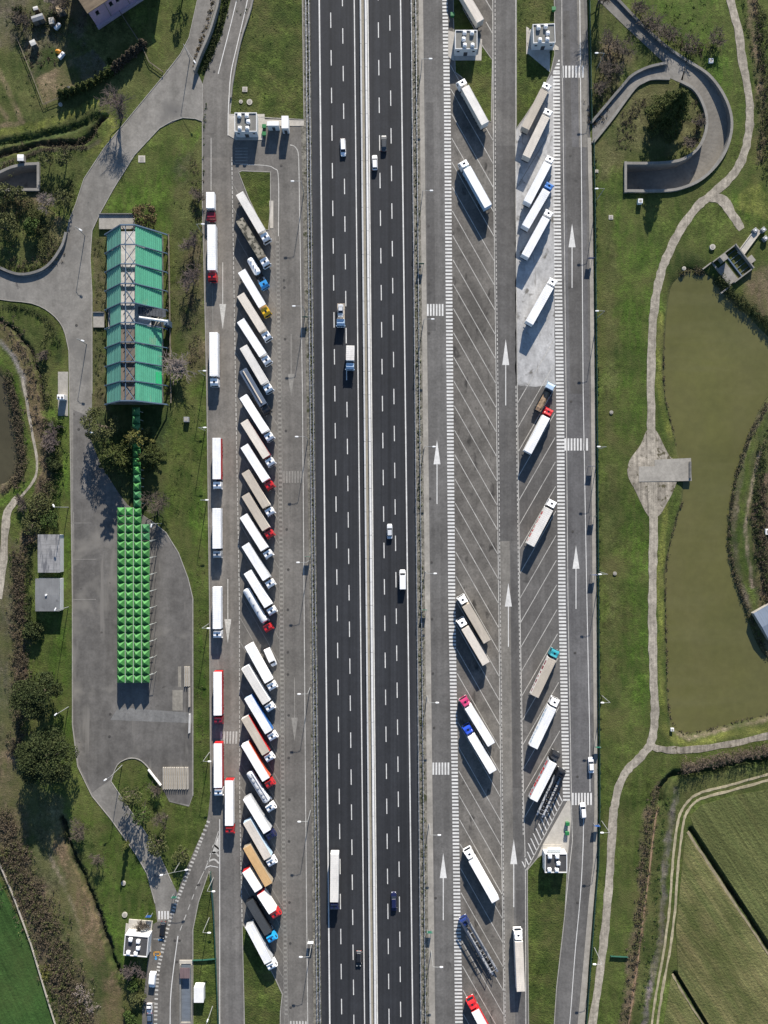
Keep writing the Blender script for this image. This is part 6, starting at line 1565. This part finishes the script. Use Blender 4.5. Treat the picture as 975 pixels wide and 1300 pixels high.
for b, hd, lab in (((86.7, 644), (69, 643.5), 'tall floodlight pole above the streaked grey hut'), ((86.7, 770.5), (69.5, 775), 'tall floodlight pole beside the plain grey hut'), ((86.7, 897.5), (69.5, 908), 'tall floodlight pole beside the dark evergreen trees'), ((155, 971.5), (135, 989), 'tall floodlight pole at the tip of the grass island'), ((205, 664.5), (192.5, 665.8), 'floodlight pole at the upper right corner of the pyramid canopy'), ((270, 1277), (263, 1297), 'floodlight pole on the grass wedge near the small cabin')):
    lamp(hd, 0, lab, G5, 10.5, b)
lamp((235, 1104.5), 0, 'double headed street lamp beside the exit road junction', G4, 9.0, (230.3, 1091), True)
lamp((246.5, 77.5), 0, 'street lamp on the access road beside the tall ramp wall', None, 8.0, (241, 75)); lamp((115, 549), 0, 'street lamp on the access road above the tree shadow', None, 8.0, (121, 551)); lamp((103.5, 432), 0, 'street lamp on the access road left of the green hall', None, 8.0, (110, 437)); lamp((101, 291), 0, 'street lamp on the access road near the top of the hall', None, 8.0, (108, 299))
# white machine on its slab by the access road
t = thing('measuring_cabinet', 'white twin topped cabinet on a concrete pad beside the access road', 'cabinet', (*W(81, 506), 0))
link('pad', MB().box(-1.8, 1.4, -5.5, 8.5, -.1, .12).mesh('pad', m_conc), t); link('cabinet_body', MB().cbox(-1.1, 1.1, -.6, .9, .12, 2.6, .05).mesh('cabinet_body', m_dome), t)
for x in (-.55, .55): link('vent', MB().cyl(x, 0, 2.6, 2.85, .3, 12).mesh('vent', m_roofd), t)
# road signs
def sign(px, py, lab, col_, w=1.6, hh_=1.2, h=2.4, ang=0, group='road signs at the edges'):
    t = thing('road_sign', lab, 'sign', (*W(px, py), 0), R(ang), group)
    for s in (-1, 1): link('post', cm('post|sign%.1f' % h, lambda m: m.box(-.05, .05, -.05, .05, -.1, h), m_pole), t, (s * w * .4, 0, 0))
    link('panel', MB().box(-w / 2, w / 2, -.09, -.052, h - hh_, h + .1).mesh('panel', col_), t)
m_signg = plain('green sign panel', (.012, .09, .06)); m_signb = plain('blue sign panel', (.015, .06, .2)); m_signw = plain('white sign panel', (.7, .7, .7))
for px, py, lab, c in ((388, 404, 'teal sign panel by the left verge above the recovery lorry', m_signg), (391, 706, 'teal sign panel by the left verge in the middle', m_signg), (395, 1192, 'pale sign panel by the left verge near the bottom', m_signw), (534.5, 337, 'green sign on the right verge level with the upper bays', m_signg), (538.5, 773, 'green sign on the right verge level with the beige pair', m_signg), (545, 1179, 'green sign on the right verge near the car transporter', m_signg), (748.5, 330, 'blue sign on the footway beside the upper right arrow', m_signb), (749.5, 592, 'blue sign on the footway below the right zebra crossing', m_signb), (751.5, 655, 'green sign on the footway above the middle right arrow', m_signg), (752.5, 729, 'blue sign on the footway beside the middle right arrow', m_signb), (757, 946, 'green sign on the footway above the waiting white car', m_signg), (756, 1045, 'blue sign on the footway below the lower right zebra crossing', m_signb), (191, 1159, 'blue round sign board beside the small zebra crossing', m_signb), (223, 1135, 'teal sign board at the car park exit', m_signg)):
    sign(px, py, lab, c, 1.8, 1.3, 2.6)
# ------------------------------------------------------------------ vegetation
def leafmat(name, a, b):
    return tex(name, a, 0.85, [(0.45, 3, 0.0, 1.0, b), (2.2, 3, 0.6, 1.4)], spec=0.15)
m_bark = tex('bark', (.12, .098, .078), .95, [((3, 3, .6), 4, .7, 1.2)], spec=.1)
m_twig = tex('bare twigs', (.10, .083, .066), .95, [(.6, 3, .75, 1.2)], spec=.1)
m_twigp = tex('purplish bare twigs', (.115, .092, .085), .95, [(.6, 3, .75, 1.2)], spec=.1)
m_blossom = tex('pale blossom twigs', (.22, .185, .165), .95, [(.6, 3, .7, 1.2)], spec=.1)
m_ever = leafmat('dark evergreen leaves', (.022, .034, .012), (.05, .06, .022))
m_con = leafmat('conifer needles', (.04, .058, .015), (.082, .092, .028))
m_cedar = leafmat('olive cedar needles', (.06, .072, .02), (.036, .05, .016))
m_shrub = leafmat('green shrub leaves', (.055, .085, .02), (.038, .06, .018))
m_olive = leafmat('olive shrub leaves', (.085, .092, .034), (.06, .068, .028))
m_redl = leafmat('russet leaves', (.14, .092, .048), (.085, .078, .034))
m_yell = leafmat('yellow green leaves', (.15, .145, .04), (.1, .105, .035))
m_brownb = leafmat('brown scrub', (.1, .076, .053), (.06, .053, .034))
m_hedgeb = leafmat('brown hedge twigs', (.13, .10, .075), (.095, .075, .055))
m_reed = leafmat('dry reeds', (.12, .10, .06), (.055, .05, .032))

def leaf(vs, fs, p, s, up=0.35):
    """one leaf-clump face: an irregular quad facing anywhere, mostly skywards"""
    n = np.array([random.gauss(0, 1), random.gauss(0, 1), abs(random.gauss(0, 1)) + up]); n /= np.linalg.norm(n)
    a = np.cross(n, [random.random() - .5, random.random() - .5, random.random() - .5]); a /= (np.linalg.norm(a) + 1e-9); b = np.cross(n, a)
    k = len(vs)
    for ca, cb in ((-1, -.5), (.4, -.8), (1, .4), (-.2, .9)):
        q = s * random.uniform(.6, 1.15); vs.append((p[0] + a[0] * ca * q + b[0] * cb * q, p[1] + a[1] * ca * q + b[1] * cb * q, p[2] + a[2] * ca * q + b[2] * cb * q))
    fs.append((k, k + 1, k + 2, k + 3))

def limbs(mb, base, h, r, spread, levels, kids=(4, 4, 4, 4), tips=None, lean=.9, thick=.03, start=.25):
    """trunk with recursive branches; collects tip points"""
    def grow(p, d, ln, rad, lv):
        q = p + d * ln
        mid = p + d * ln * .5 + Vector((random.uniform(-1, 1), random.uniform(-1, 1), random.uniform(-.3, .5))) * ln * .08
        mb.tube([p, mid, q], [rad, rad * .8, max(rad * .55, thick * .5)], 5 if lv < 2 else 3)
        if lv >= levels:
            if tips is not None: tips.append(q)
            return
        for k in range(kids[lv]):
            t = random.uniform(.35 if lv else start + .15, 1.0) if k else 1.0
            o = p + (mid - p) * min(1, t * 2) if t < .5 else mid + (q - mid) * (t - .5) * 2
            nd = (d * lean + Vector((random.gauss(0, 1), random.gauss(0, 1), random.gauss(.15, .55))) * spread).normalized()
            grow(o, nd, ln * random.uniform(.55, .8), max(rad * .55, thick), lv + 1)
    grow(Vector(base), Vector((random.gauss(0, .05), random.gauss(0, .05), 1)).normalized(), h, r, 0)

def tree(px, py, label, kind, h, rad, group=None, mt=None, dens=1.0):
    X, Y = W(px, py); z = min(gh(X, Y), 0) if kind != 'island' else .1
    t = thing({'bare': 'bare_tree', 'ever': 'evergreen_tree', 'conifer': 'conifer_tree', 'cedar': 'cedar_tree', 'shrub': 'shrub', 'leafy': 'small_tree', 'cypress': 'cypress'}[kind], label, 'shrub' if kind == 'shrub' else 'tree', (X, Y, z), random.uniform(0, 6), group)
    tr = MB(); cr = MB(); vs, fs = [], []
    if kind == 'bare':
        tips = []
        limbs(tr, (0, 0, -.2), h * .38, .2 * h / 9, .62, 1, (6,), tips)
        for q in tips:
            for _ in range(int(4 * dens)):
                d = (Vector((q.x, q.y, 0)) * .12 + Vector((random.gauss(0, .6), random.gauss(0, .6), random.uniform(.1, 1.0)))).normalized()
                limbs(cr, q, random.uniform(.14, .24) * h, .05, .5, 3, (3, 3, 3), None, .8, .022)
        k = rad / max(.1, np.percentile([math.hypot(v[0], v[1]) for v in cr.v], 92)); kz = h / max(v[2] for v in cr.v)
        for m_ in (cr, tr):
            m_.v = [(x * k, y * k, z_ * kz) for x, y, z_ in m_.v]
        link('trunk', tr.fastmesh('trunk', m_bark), t); link('crown', cr.fastmesh('crown', mt or m_twig), t)
        return t
    if kind == 'shrub':
        mt = mt or m_shrub
        for _ in range(5):
            a = random.uniform(0, 6.28); tr.tube([(0, 0, -.1), (math.cos(a) * rad * .3, math.sin(a) * rad * .3, h * .5)], [.05, .02], 4)
        lobes = [(random.gauss(0, .38) * rad, random.gauss(0, .38) * rad, random.uniform(.25, .7) * h, random.uniform(.3, .55) * rad) for _ in range(9)]
        for _ in range(int(260 * rad * rad * dens / 1.2) + 120):
            L = random.choice(lobes); d = Vector((random.gauss(0, 1), random.gauss(0, 1), random.gauss(0, 1))).normalized() * L[3] * random.uniform(.6, 1.1)
            leaf(vs, fs, (L[0] + d.x, L[1] + d.y, max(.05, L[2] + d.z * .8)), random.uniform(.12, .26))
    elif kind in ('ever', 'leafy'):
        mt = mt or m_ever; tips = []
        limbs(tr, (0, 0, -.2), h * .45, .035 * h, .65, 2, (5, 4), tips)
        lobes = []
        for i in range(26 if kind == 'ever' else 14):
            a = random.uniform(0, 6.28); q = math.sqrt(random.random()) * rad * .82
            lobes.append((q * math.cos(a), q * math.sin(a), h * (.9 - .38 * (q / rad) ** 2) * random.uniform(.78, 1.02), random.uniform(.2, .36) * rad))
        for i in range(10):
            a = random.uniform(0, 6.28); lobes.append((rad * .75 * math.cos(a), rad * .75 * math.sin(a), h * random.uniform(.35, .5), rad * .28))
        n = int((210 if kind == 'ever' else 75) * rad * rad * dens)
        for _ in range(n):
            L = random.choice(lobes); d = Vector((random.gauss(0, 1), random.gauss(0, 1), random.gauss(.25, 1))).normalized() * L[3] * random.uniform(.7, 1.1)
            leaf(vs, fs, (L[0] + d.x, L[1] + d.y, L[2] + d.z * .75), random.uniform(.14, .3))
    elif kind in ('conifer', 'cedar', 'cypress'):
        mt = mt or (m_con if kind != 'cedar' else m_cedar)
        tr.tube([(0, 0, -.2), (0, 0, h * .6), (0, 0, h)], [.03 * h, .018 * h, .02], 7)
        nb = int((110 if kind == 'conifer' else 40) * dens)
        for i in range(nb):
            u = (i + .5) / nb; z0 = h * (.1 + .88 * u); ln = rad * ((1 - u) ** .75 * .95 + .1) * random.uniform(.7, 1.18)
            if kind == 'cedar': ln = rad * (1.05 - u * .75) * random.uniform(.65, 1.15)
            a = i * 2.399 + random.uniform(-.3, .3); dr = (-.28 if kind == 'conifer' else .08)
            ca, sa = math.cos(a), math.sin(a)
            end = (ca * ln, sa * ln, z0 + dr * ln)
            tr.tube([(0, 0, z0), (ca * ln * .5, sa * ln * .5, z0 + dr * ln * .25), end], [.06, .04, .015], 3)
            m_ = int(48 * ln) + 10
            for k in range(m_):
                s = random.uniform(.12, 1); wd = (.34 if kind == 'conifer' else .26) * ln * (1 - s * .72) * random.uniform(-1, 1)
                leaf(vs, fs, (ca * ln * s - sa * wd, sa * ln * s + ca * wd, z0 + dr * ln * s * s + random.uniform(-.25, .15) - abs(wd) * .15), random.uniform(.13, .26), .9)
    link('trunk' if kind != 'shrub' else 'stems', tr.fastmesh('trunk', m_bark), t)
    cr.v, cr.f, cr.mi = vs, fs, [0] * len(fs)
    link('crown' if kind != 'shrub' else 'foliage', cr.fastmesh('crown', mt), t)
    return t

tree(845, 150, 'tall dark conifer inside the loop ramp', 'conifer', 16.5, 7.2, None, None, 1.25)
tree(155.5, 146, 'bare tree throwing a branching shadow on the access road', 'bare', 9.5, 4.6, None, m_twigp, 1.5)
tree(58, 876, 'large dark evergreen tree, upper one of the pair left of the car park', 'ever', 13, 7.6, 'pair of dark evergreens left of the car park')
tree(72, 952, 'large dark evergreen tree, lower one of the pair left of the car park', 'ever', 14, 9.0, 'pair of dark evergreens left of the car park')
tree(44, 291, 'round bright green bush between the curved wall and the access road', 'ever', 4.5, 2.9, None, m_shrub)
tree(10, 292, 'dull green tree at the left edge above the curved wall', 'leafy', 5.5, 4.6, None, m_olive, 1.6)
tree(187, 278, 'russet leaved round tree at the top end of the green hall', 'ever', 5, 3.9, None, m_redl, .55)
GU = 'small thin trees on the slope by the left underpass'
for px, py, lab, h, r in ((85, 205, 'thin olive tree nearest the access road above the slope', 6, 2.8), (64, 208, 'thin olive tree right of the underpass end wall', 5.5, 2.6), (84, 256, 'olive tree beside the access road below the slope', 5, 3.0), (12, 250, 'thin olive tree below the underpass ramp at the left edge', 5.5, 3.0), (27, 251, 'thin olive tree below the underpass ramp, right one', 5.2, 2.6)):
    tree(px, py, lab, 'leafy', h, r, GU, m_olive, 1.0)
tree(62, 258, 'pale bare shrub beside the underpass end wall', 'bare', 4, 3.0, None, m_blossom)
GV = 'bare trees on the left grass verge'
tree(247, 312, 'purplish bare tree right of the upper hall roof', 'bare', 5.5, 3.4, GV, m_twigp); tree(247, 358, 'purplish bare tree right of the middle hall roof', 'bare', 6.5, 3.9, GV, m_twigp)
tree(230, 470, 'pinkish blossoming tree at the lower right of the hall', 'bare', 5, 3.9, GV, m_blossom, 1.3); tree(203, 638, 'grey bare tree right of the pyramid walkway', 'bare', 6.5, 3.8, GV, m_twig, 1.3)
tree(252, 252, 'dull bare bush beside the first lorry of the kerb line', 'bare', 3, 2.4, GV, m_twig)
tree(135, 541, 'olive leaved tree at the lower left corner of the hall', 'leafy', 11, 5.6, None, m_olive, 1.3)
tree(152, 582, 'dark conifer left of the pyramid walkway', 'cedar', 11.5, 6.0, None, m_con, 1.7)
tree(178, 558, 'golden olive cedar leaning over the pyramid walkway', 'cedar', 9, 4.8, None, m_yell, 1.0)
tree(192, 581, 'dull olive conifer right of the pyramid walkway', 'cedar', 8, 4.6, None, m_cedar, 1.3)
GW_ = 'scrubby trees between the dirt path and the access road'
for px, py, lab, h, r, k, mt in ((69, 556, 'brown bare shrub beside the access road below the white cabinet', 4, 3.6, 'bare', m_twigp), (53, 640, 'grey olive shrub at the bend of the dirt path', 4, 4.0, 'leafy', m_olive), (45, 665, 'olive shrub above the streaked grey hut, left one', 4, 3.6, 'leafy', m_olive), (64, 660, 'olive shrub above the streaked grey hut, right one', 3.8, 3.2, 'leafy', m_shrub), (45, 800, 'small evergreen shrub below the plain grey hut', 3.6, 3.2, 'ever', m_ever), (60, 452, 'pale grey bush by the ditch left of the access road', 2.5, 2.0, 'bare', m_twig), (76, 540, 'green shrub right below the white cabinet pad', 2.2, 1.8, 'shrub', m_shrub), (72, 590, 'dark shrub in the verge beside the tree shadow', 3, 2.6, 'shrub', m_ever), (30, 640, 'brown bush at the fork of the dirt path', 3, 2.4, 'bare', m_twig)):
    tree(px, py, lab, k, h, r, GW_, mt)
GX_ = 'shrubs on the grass island above the exit road'
for px, py, lab, h, r, k, mt in ((171, 1004, 'leafless olive tree in the middle of the grass island', 7.5, 3.3, 'leafy', m_olive), (204, 1065, 'brown olive bush beside the shaded car park exit', 6.5, 3.9, 'leafy', m_olive), (232, 1081, 'dull olive bush above the double headed lamp', 4.5, 2.8, 'leafy', m_olive), (184, 1030, 'thin dark tree at the lower edge of the grass island', 8, 3.0, 'leafy', m_shrub), (213, 1035, 'bare tree on the slope above the exit road', 6, 3.0, 'bare', m_twig), (197, 1000, 'bare shrub below the slanting white barrier', 4, 2.4, 'bare', m_twig)):
    tree(px, py, lab, k, h, r, GX_, mt)
tree(163, 1069, 'narrow dark cypress on the lower left lawn', 'cypress', 7, 1.1); tree(103, 1052, 'bare bush at the top of the lower left lawn', 'bare', 4, 3.0, None, m_twig); tree(126, 1085, 'thin bare tree on the lower left lawn', 'bare', 5, 2.4, None, m_twig)
tree(172, 1228, 'bare tree right below the black roofed hut', 'bare', 4.5, 3.2, None, m_twigp); tree(168, 1245, 'green shrub below the black roofed hut', 'shrub', 2.6, 2.4); tree(176, 1268, 'olive shrub beside the parked white van', 'shrub', 3, 2.6, None, m_olive); tree(167, 1290, 'green shrub at the bottom beside the brown strip', 'shrub', 2.6, 2.4); tree(182, 1172, 'bare bush above the black roofed hut', 'bare', 3, 2.2, None, m_twig)
GY_ = 'bare bushes around the loop ramp'
for i, (px, py, lab, h, r) in enumerate(((772, 58, 'bare bush left of the loop road near the top', 4, 3.4), (791, 66, 'bare bush in the wedge between loop road and branch', 4.5, 3.8), (775, 92, 'bare bush on the slope beside the branch road', 4, 3.6), (760, 112, 'bare bush beside the fence above the branch road end', 3.5, 2.8), (806, 20, 'bare bush outside the long loop wall at the top', 4, 3.4), (828, 36, 'bare bush outside the long loop wall in the middle', 4, 3.6), (848, 50, 'bare bush outside the long loop wall at the fork', 4, 3.2), (873, 60, 'bare bush on the field edge above the loop ramp', 3.5, 3.0), (905, 55, 'bare bush at the field corner right of the loop', 3.5, 3.0), (884, 158, 'sparse bush right of the big conifer', 2.5, 2.2), (873, 185, 'sparse bush on the inner bend of the ramp', 2.5, 2.0))):
    tree(px, py, lab, 'bare', h, r, GY_, m_twig, .8)
for px, py, lab, r in ((758, 8, 'tall bare tree just beside the fence at the top, shading the road', 4.0), (765, -14, 'bare tree at the top edge behind the fence', 4.5)):
    tree(px, py, lab, 'bare', 10, r, None, m_twig, 1.2)
GC_ = 'cypresses of the garden hedge'
hp = cat([(80, 122), (110, 112), (140, 95), (160, 78), (182, 58)], 8)
for i, p in enumerate(hp[::2]):
    nth = ['first', 'second', 'third', 'fourth', 'fifth', 'sixth', 'seventh', 'eighth', 'ninth', 'tenth', 'eleventh', 'twelfth', 'thirteenth', 'fourteenth', 'fifteenth', 'sixteenth', 'seventeenth'][i]
    tree(p[0], p[1], 'dense hedge cypress, %s from the ploughed bed end' % nth, 'cypress', random.uniform(2.6, 4.2), random.uniform(1.1, 1.9), GC_, m_con if i < 9 else m_brownb, 1.0)
tree(141, 91, 'bright green bush in the garden hedge', 'shrub', 2.2, 1.5); tree(141, 79, 'little bright green shrub above the hedge', 'shrub', 1.6, 1.0); tree(30, 30, 'bare fruit tree at the left of the garden clutter', 'bare', 4, 3.0, None, m_twig); tree(70, 8, 'bare shrub beside the tan garden shed', 'bare', 3.5, 2.4, None, m_blossom); tree(24, 18, 'dark shrub at the top left of the garden', 'shrub', 2.2, 1.8, None, m_ever); tree(85, 14, 'bare tree against the wall of the pink house', 'bare', 5, 3.2, None, m_twig)
tree(232, -2, 'dark tree at the top beside the access road', 'leafy', 7, 2.6, None, m_ever)

# scrub, reeds, weeds: masses nobody could count
def mass(name, pts, w, n, h, size, mt, jit=1.0, poly=None, up=.35, dirs=None):
    n = int(n * 2.2); size *= .62
    vs, fs = [], []
    P = cat(pts, 6) if poly is None else None
    if P:
        seg = np.array([math.hypot(b[0] - a[0], b[1] - a[1]) for a, b in zip(P[:-1], P[1:])]); cs = np.cumsum(seg) / seg.sum()
    cl = []
    for _ in range(max(3, n // 22)):
        if P:
            u = random.random(); i = int(np.searchsorted(cs, u)); a, b = P[i], P[i + 1]; t = random.random()
            d = math.hypot(b[0] - a[0], b[1] - a[1]) or 1; o = random.gauss(0, .3) * w
            x, y = a[0] + (b[0] - a[0]) * t - (b[1] - a[1]) / d * o, a[1] + (b[1] - a[1]) * t + (b[0] - a[0]) / d * o
        else:
            x, y = random.uniform(poly[0], poly[1]), random.uniform(poly[2], poly[3])
        X, Y = W(x, y); cl.append((X, Y, gh(X, Y), random.uniform(.35, 1.15) * jit, random.uniform(.35, 1.0) * h))
    for c in cl:
        for _ in range(22):
            r = abs(random.gauss(0, .6)) * c[3]; a = random.uniform(0, 6.28)
            leaf(vs, fs, (c[0] + r * math.cos(a), c[1] + r * math.sin(a), c[2] + max(.05, c[4] * (1 - (r / c[3] / 1.6) ** 2)) * random.uniform(.35, 1)), random.uniform(.6, 1.3) * size, up)
    mb = MB(); mb.v, mb.f, mb.mi = vs, fs, [0] * len(fs)
    o = link(name, mb.fastmesh(name, mt)); o['kind'] = 'stuff'; return o
mass('brown_scrub', [(8, 1075), (30, 1115), (55, 1170), (80, 1235), (100, 1300), (112, 1350)], 38, 9000, 2.0, .26, m_brownb, 1.3)
mass('brown_scrub', [(8, 1075), (30, 1115), (55, 1170), (80, 1235), (100, 1300)], 38, 2600, 2.2, .26, m_olive, 1.3)
mass('yellow_scrub', [(56, 1228), (62, 1242)], 14, 400, 1.2, .28, m_yell, 1.2); mass('yellow_scrub', [(4, 1085), (10, 1076)], 10, 250, 1.2, .28, m_yell, 1.1)
mass('pale_scrub', [(98, 1252), (112, 1270), (118, 1282)], 16, 600, 2.0, .22, m_blossom, 1.2)
mass('ditch_scrub', [(95, 1075), (113, 1115), (133, 1170), (153, 1240), (162, 1310)], 4, 700, .6, .22, m_ever, .7)
mass('ditch_scrub', [(56, 530), (62, 590), (50, 640), (32, 690), (25, 760), (24, 840), (28, 880)], 18, 3600, 1.2, .24, m_brownb)
mass('slope_scrub', [(66, 530), (70, 580), (62, 640), (50, 680)], 14, 2200, 1.6, .24, m_olive, 1.1); mass('slope_scrub', [(60, 420), (55, 470), (62, 520)], 12, 900, .8, .22, m_olive, 1.0)
mass('slope_scrub', [(14, 780), (30, 830), (34, 900), (24, 960)], 14, 1400, .9, .22, m_brownb, 1.0); mass('slope_scrub', [(50, 240), (80, 250), (92, 230)], 16, 1200, .7, .2, m_olive, 1.0); mass('slope_scrub', [(0, 250), (30, 262), (60, 290), (50, 325)], 26, 2600, 1.2, .24, m_olive, 1.2)
mass('stream_bank_scrub', [(0, 214), (30, 200), (70, 188), (110, 186)], 6, 1200, .6, .2, m_brownb, .8); mass('stream_bank_scrub', [(0, 182), (50, 168), (100, 156), (125, 145)], 8, 1200, .4, .2, m_shrub, .8)
mass('ditch_scrub', [(0, 405), (20, 430), (38, 460), (46, 500), (50, 545)], 18, 1500, .7, .22, m_hedgeb)
mass('green_scrub', [(80, 530), (76, 600), (70, 650), (70, 670)], 12, 900, .9, .22, m_shrub); mass('green_scrub', [(40, 690), (36, 740), (38, 790)], 9, 900, 1.6, .25, m_ever)
mass('reeds', [(8, 470), (20, 510), (26, 560), (24, 610)], 12, 2000, 1.2, .2, m_reed); mass('reeds', [(0, 625), (12, 618), (20, 600)], 6, 400, .8, .2, m_reed)
mass('stream_weeds', [(-10, 201), (20, 190), (55, 182), (107, 178), (124, 162)], 8, 1500, .6, .2, m_reed)
mass('pond_reeds', [(845, 440), (844, 470), (846, 505), (852, 530), (860, 565)], 1.6, 500, .7, .18, m_reed, .5)
mass('pond_reeds', [(868, 636), (858, 668), (850, 702), (846, 745), (847, 800), (848, 845), (851, 900), (862, 928), (885, 930), (930, 919), (980, 906)], 2.0, 1600, .7, .18, m_reed, .55)
mass('pond_reeds', [(975, 512), (957, 545), (945, 575), (936, 607), (928, 660), (928, 700), (936, 735), (946, 765), (958, 797), (970, 824), (984, 842)], 4.5, 3200, 1.1, .2, m_reed, .7)
mass('pond_reeds', [(880, 577), (884, 590), (885, 606), (882, 616)], 4, 260, .8, .18, m_reed, .5)
mass('pond_edge_bushes', [(912, 352), (930, 374), (952, 392), (988, 424)], 9, 2400, 2.0, .24, m_ever, .9); mass('pond_edge_bushes', [(864, 348), (880, 343), (895, 348)], 8, 700, 1.3, .22, m_reed, .9)
mass('brown_scrub', [(968, 610), (966, 660), (972, 720), (980, 770)], 18, 2200, 1.5, .26, m_brownb, 1.2)
mass('brown_hedge', [(864, 974), (885, 968), (910, 962), (940, 957), (985, 946)], 11, 6000, 4.2, .2, m_hedgeb, .9)
mass('ditch_scrub', [(838, 1000), (826, 1030), (818, 1090), (812, 1150), (803, 1230), (790, 1310)], 13, 2600, .7, .22, m_brownb); mass('ditch_scrub', [(836, 1010), (826, 1060), (816, 1140), (806, 1210)], 8, 900, .8, .22, m_olive)
mass('ditch_scrub', [(848, 1010), (840, 1060), (834, 1140), (828, 1200), (815, 1280)], 8, 900, .5, .2, m_shrub)
mass('roadside_scrub', [(958, 0), (966, 80), (972, 150), (966, 210)], 9, 1800, .8, .22, m_brownb); mass('roadside_scrub', [(942, 0), (953, 60), (962, 120), (964, 190)], 4, 600, .6, .2, m_shrub)
mass('verge_shrubs', [(245, 200), (250, 260), (246, 330), (243, 400), (246, 470)], 14, 1200, .6, .2, m_brownb); mass('verge_shrubs', [(262, 130), (259, 170), (258.5, 230)], 2, 160, .7, .18, m_shrub, .5)
mass('hall_side_weeds', [(214, 310), (214, 400), (214, 505)], 4, 800, 1.0, .2, m_brownb, .6); mass('hall_side_weeds', [(127, 305), (127, 400), (127, 505)], 12, 900, .5, .18, m_olive, .8)
mass('wall_dark_leaves', [(288, -10), (283, 20), (272, 55), (258, 90)], 8, 3200, .8, .2, m_ever, .6); mass('wall_weeds', [(271, 0), (262, 35), (252, 62), (245, 85)], 4, 700, .5, .18, m_redl, .6)  # dark leaf band right of the ramp wall, added to stand in for shade
mass('slope_brush', [(790, 60), (775, 90), (762, 130), (757, 160)], 26, 1800, .7, .2, m_brownb); mass('slope_brush', [(800, 12), (840, 42), (880, 62), (912, 55)], 14, 1500, .9, .2, m_brownb)
mass('fence_ivy', [(756.5, 200), (757.5, 400), (759.5, 600), (761, 800), (762, 1000), (759, 1100), (752, 1200), (744, 1300)], 2.2, 2600, .5, .18, m_ever, .45)
mass('lawn_weeds', None, 0, 1500, .35, .16, m_shrub, .7, (300, 384, 0, 148)); mass('lawn_weeds', None, 0, 900, .4, .17, m_shrub, .7, (658, 698, 0, 105)); mass('lawn_weeds', None, 0, 500, .35, .16, m_shrub, .6, (672, 704, 1110, 1290))
mass('pond_bank_weeds', [(990, 500), (972, 560), (960, 640), (965, 720)], 9, 900, .4, .18, m_shrub, .7)
mass('garden_clutter', [(28, 20), (50, 30), (75, 28), (82, 20)], 34, 700, .6, .2, m_brownb, .8)
mass('bank_scrub', [(5, 260), (30, 275), (60, 300), (70, 320), (40, 335), (10, 330)], 22, 1500, .6, .2, m_brownb, .9)
mass('wall_dark_leaves', [(10, 335), (28, 342), (50, 338), (66, 325), (78, 308)], 5, 600, .9, .2, m_ever, .6); mass('green_scrub', [(0, 388), (35, 394), (62, 410), (75, 440)], 7, 800, .9, .2, m_ever, .7)

for reg, n in (((218, 256, 250, 480), 500), ((215, 256, 520, 660), 500), ((100, 190, 1040, 1160), 500), ((85, 130, 40, 130), 200), ((250, 262, 700, 980), 400), ((150, 205, 975, 1040), 300), ((0, 120, 100, 150), 300), ((840, 900, 0, 40), 250)):
    mass('grass_tufts', None, 0, n, .14, .2, random.choice((m_shrub, m_olive)), 1.3, reg)
mass('garden_clutter', [(15, 15), (40, 40), (60, 20), (80, 45)], 30, 1500, .8, .2, m_olive, .9); mass('garden_clutter', [(30, 60), (45, 80), (70, 70)], 20, 500, .4, .2, m_brownb, .8)

mass('brown_scrub', [(2, 1030), (14, 1060), (30, 1095)], 26, 1800, 1.6, .26, m_brownb, 1.2); mass('brown_scrub', [(24, 770), (27, 820), (26, 880), (18, 960)], 16, 1800, 1.3, .24, m_brownb, 1.1)
mass('brown_scrub', [(20, 700), (24, 740), (24, 790)], 16, 1500, 1.4, .24, m_brownb, 1.1); mass('pond_reeds', [(2, 480), (14, 500), (22, 540), (26, 590), (20, 620)], 14, 2600, 1.4, .22, m_brownb, .9)
mass('brown_scrub', [(966, 10), (972, 90), (976, 170), (972, 230)], 12, 1500, 1.2, .24, m_olive, 1.1); mass('slope_brush', [(968, 560), (962, 620), (966, 700), (978, 760)], 12, 1800, 1.8, .24, m_ever, 1.0)

mass('slope_brush', [(790, 190), (800, 150), (820, 125)], 18, 900, .4, .2, m_brownb, .9); mass('slope_brush', [(880, 130), (888, 160), (878, 185)], 8, 500, .5, .2, m_brownb, .8)
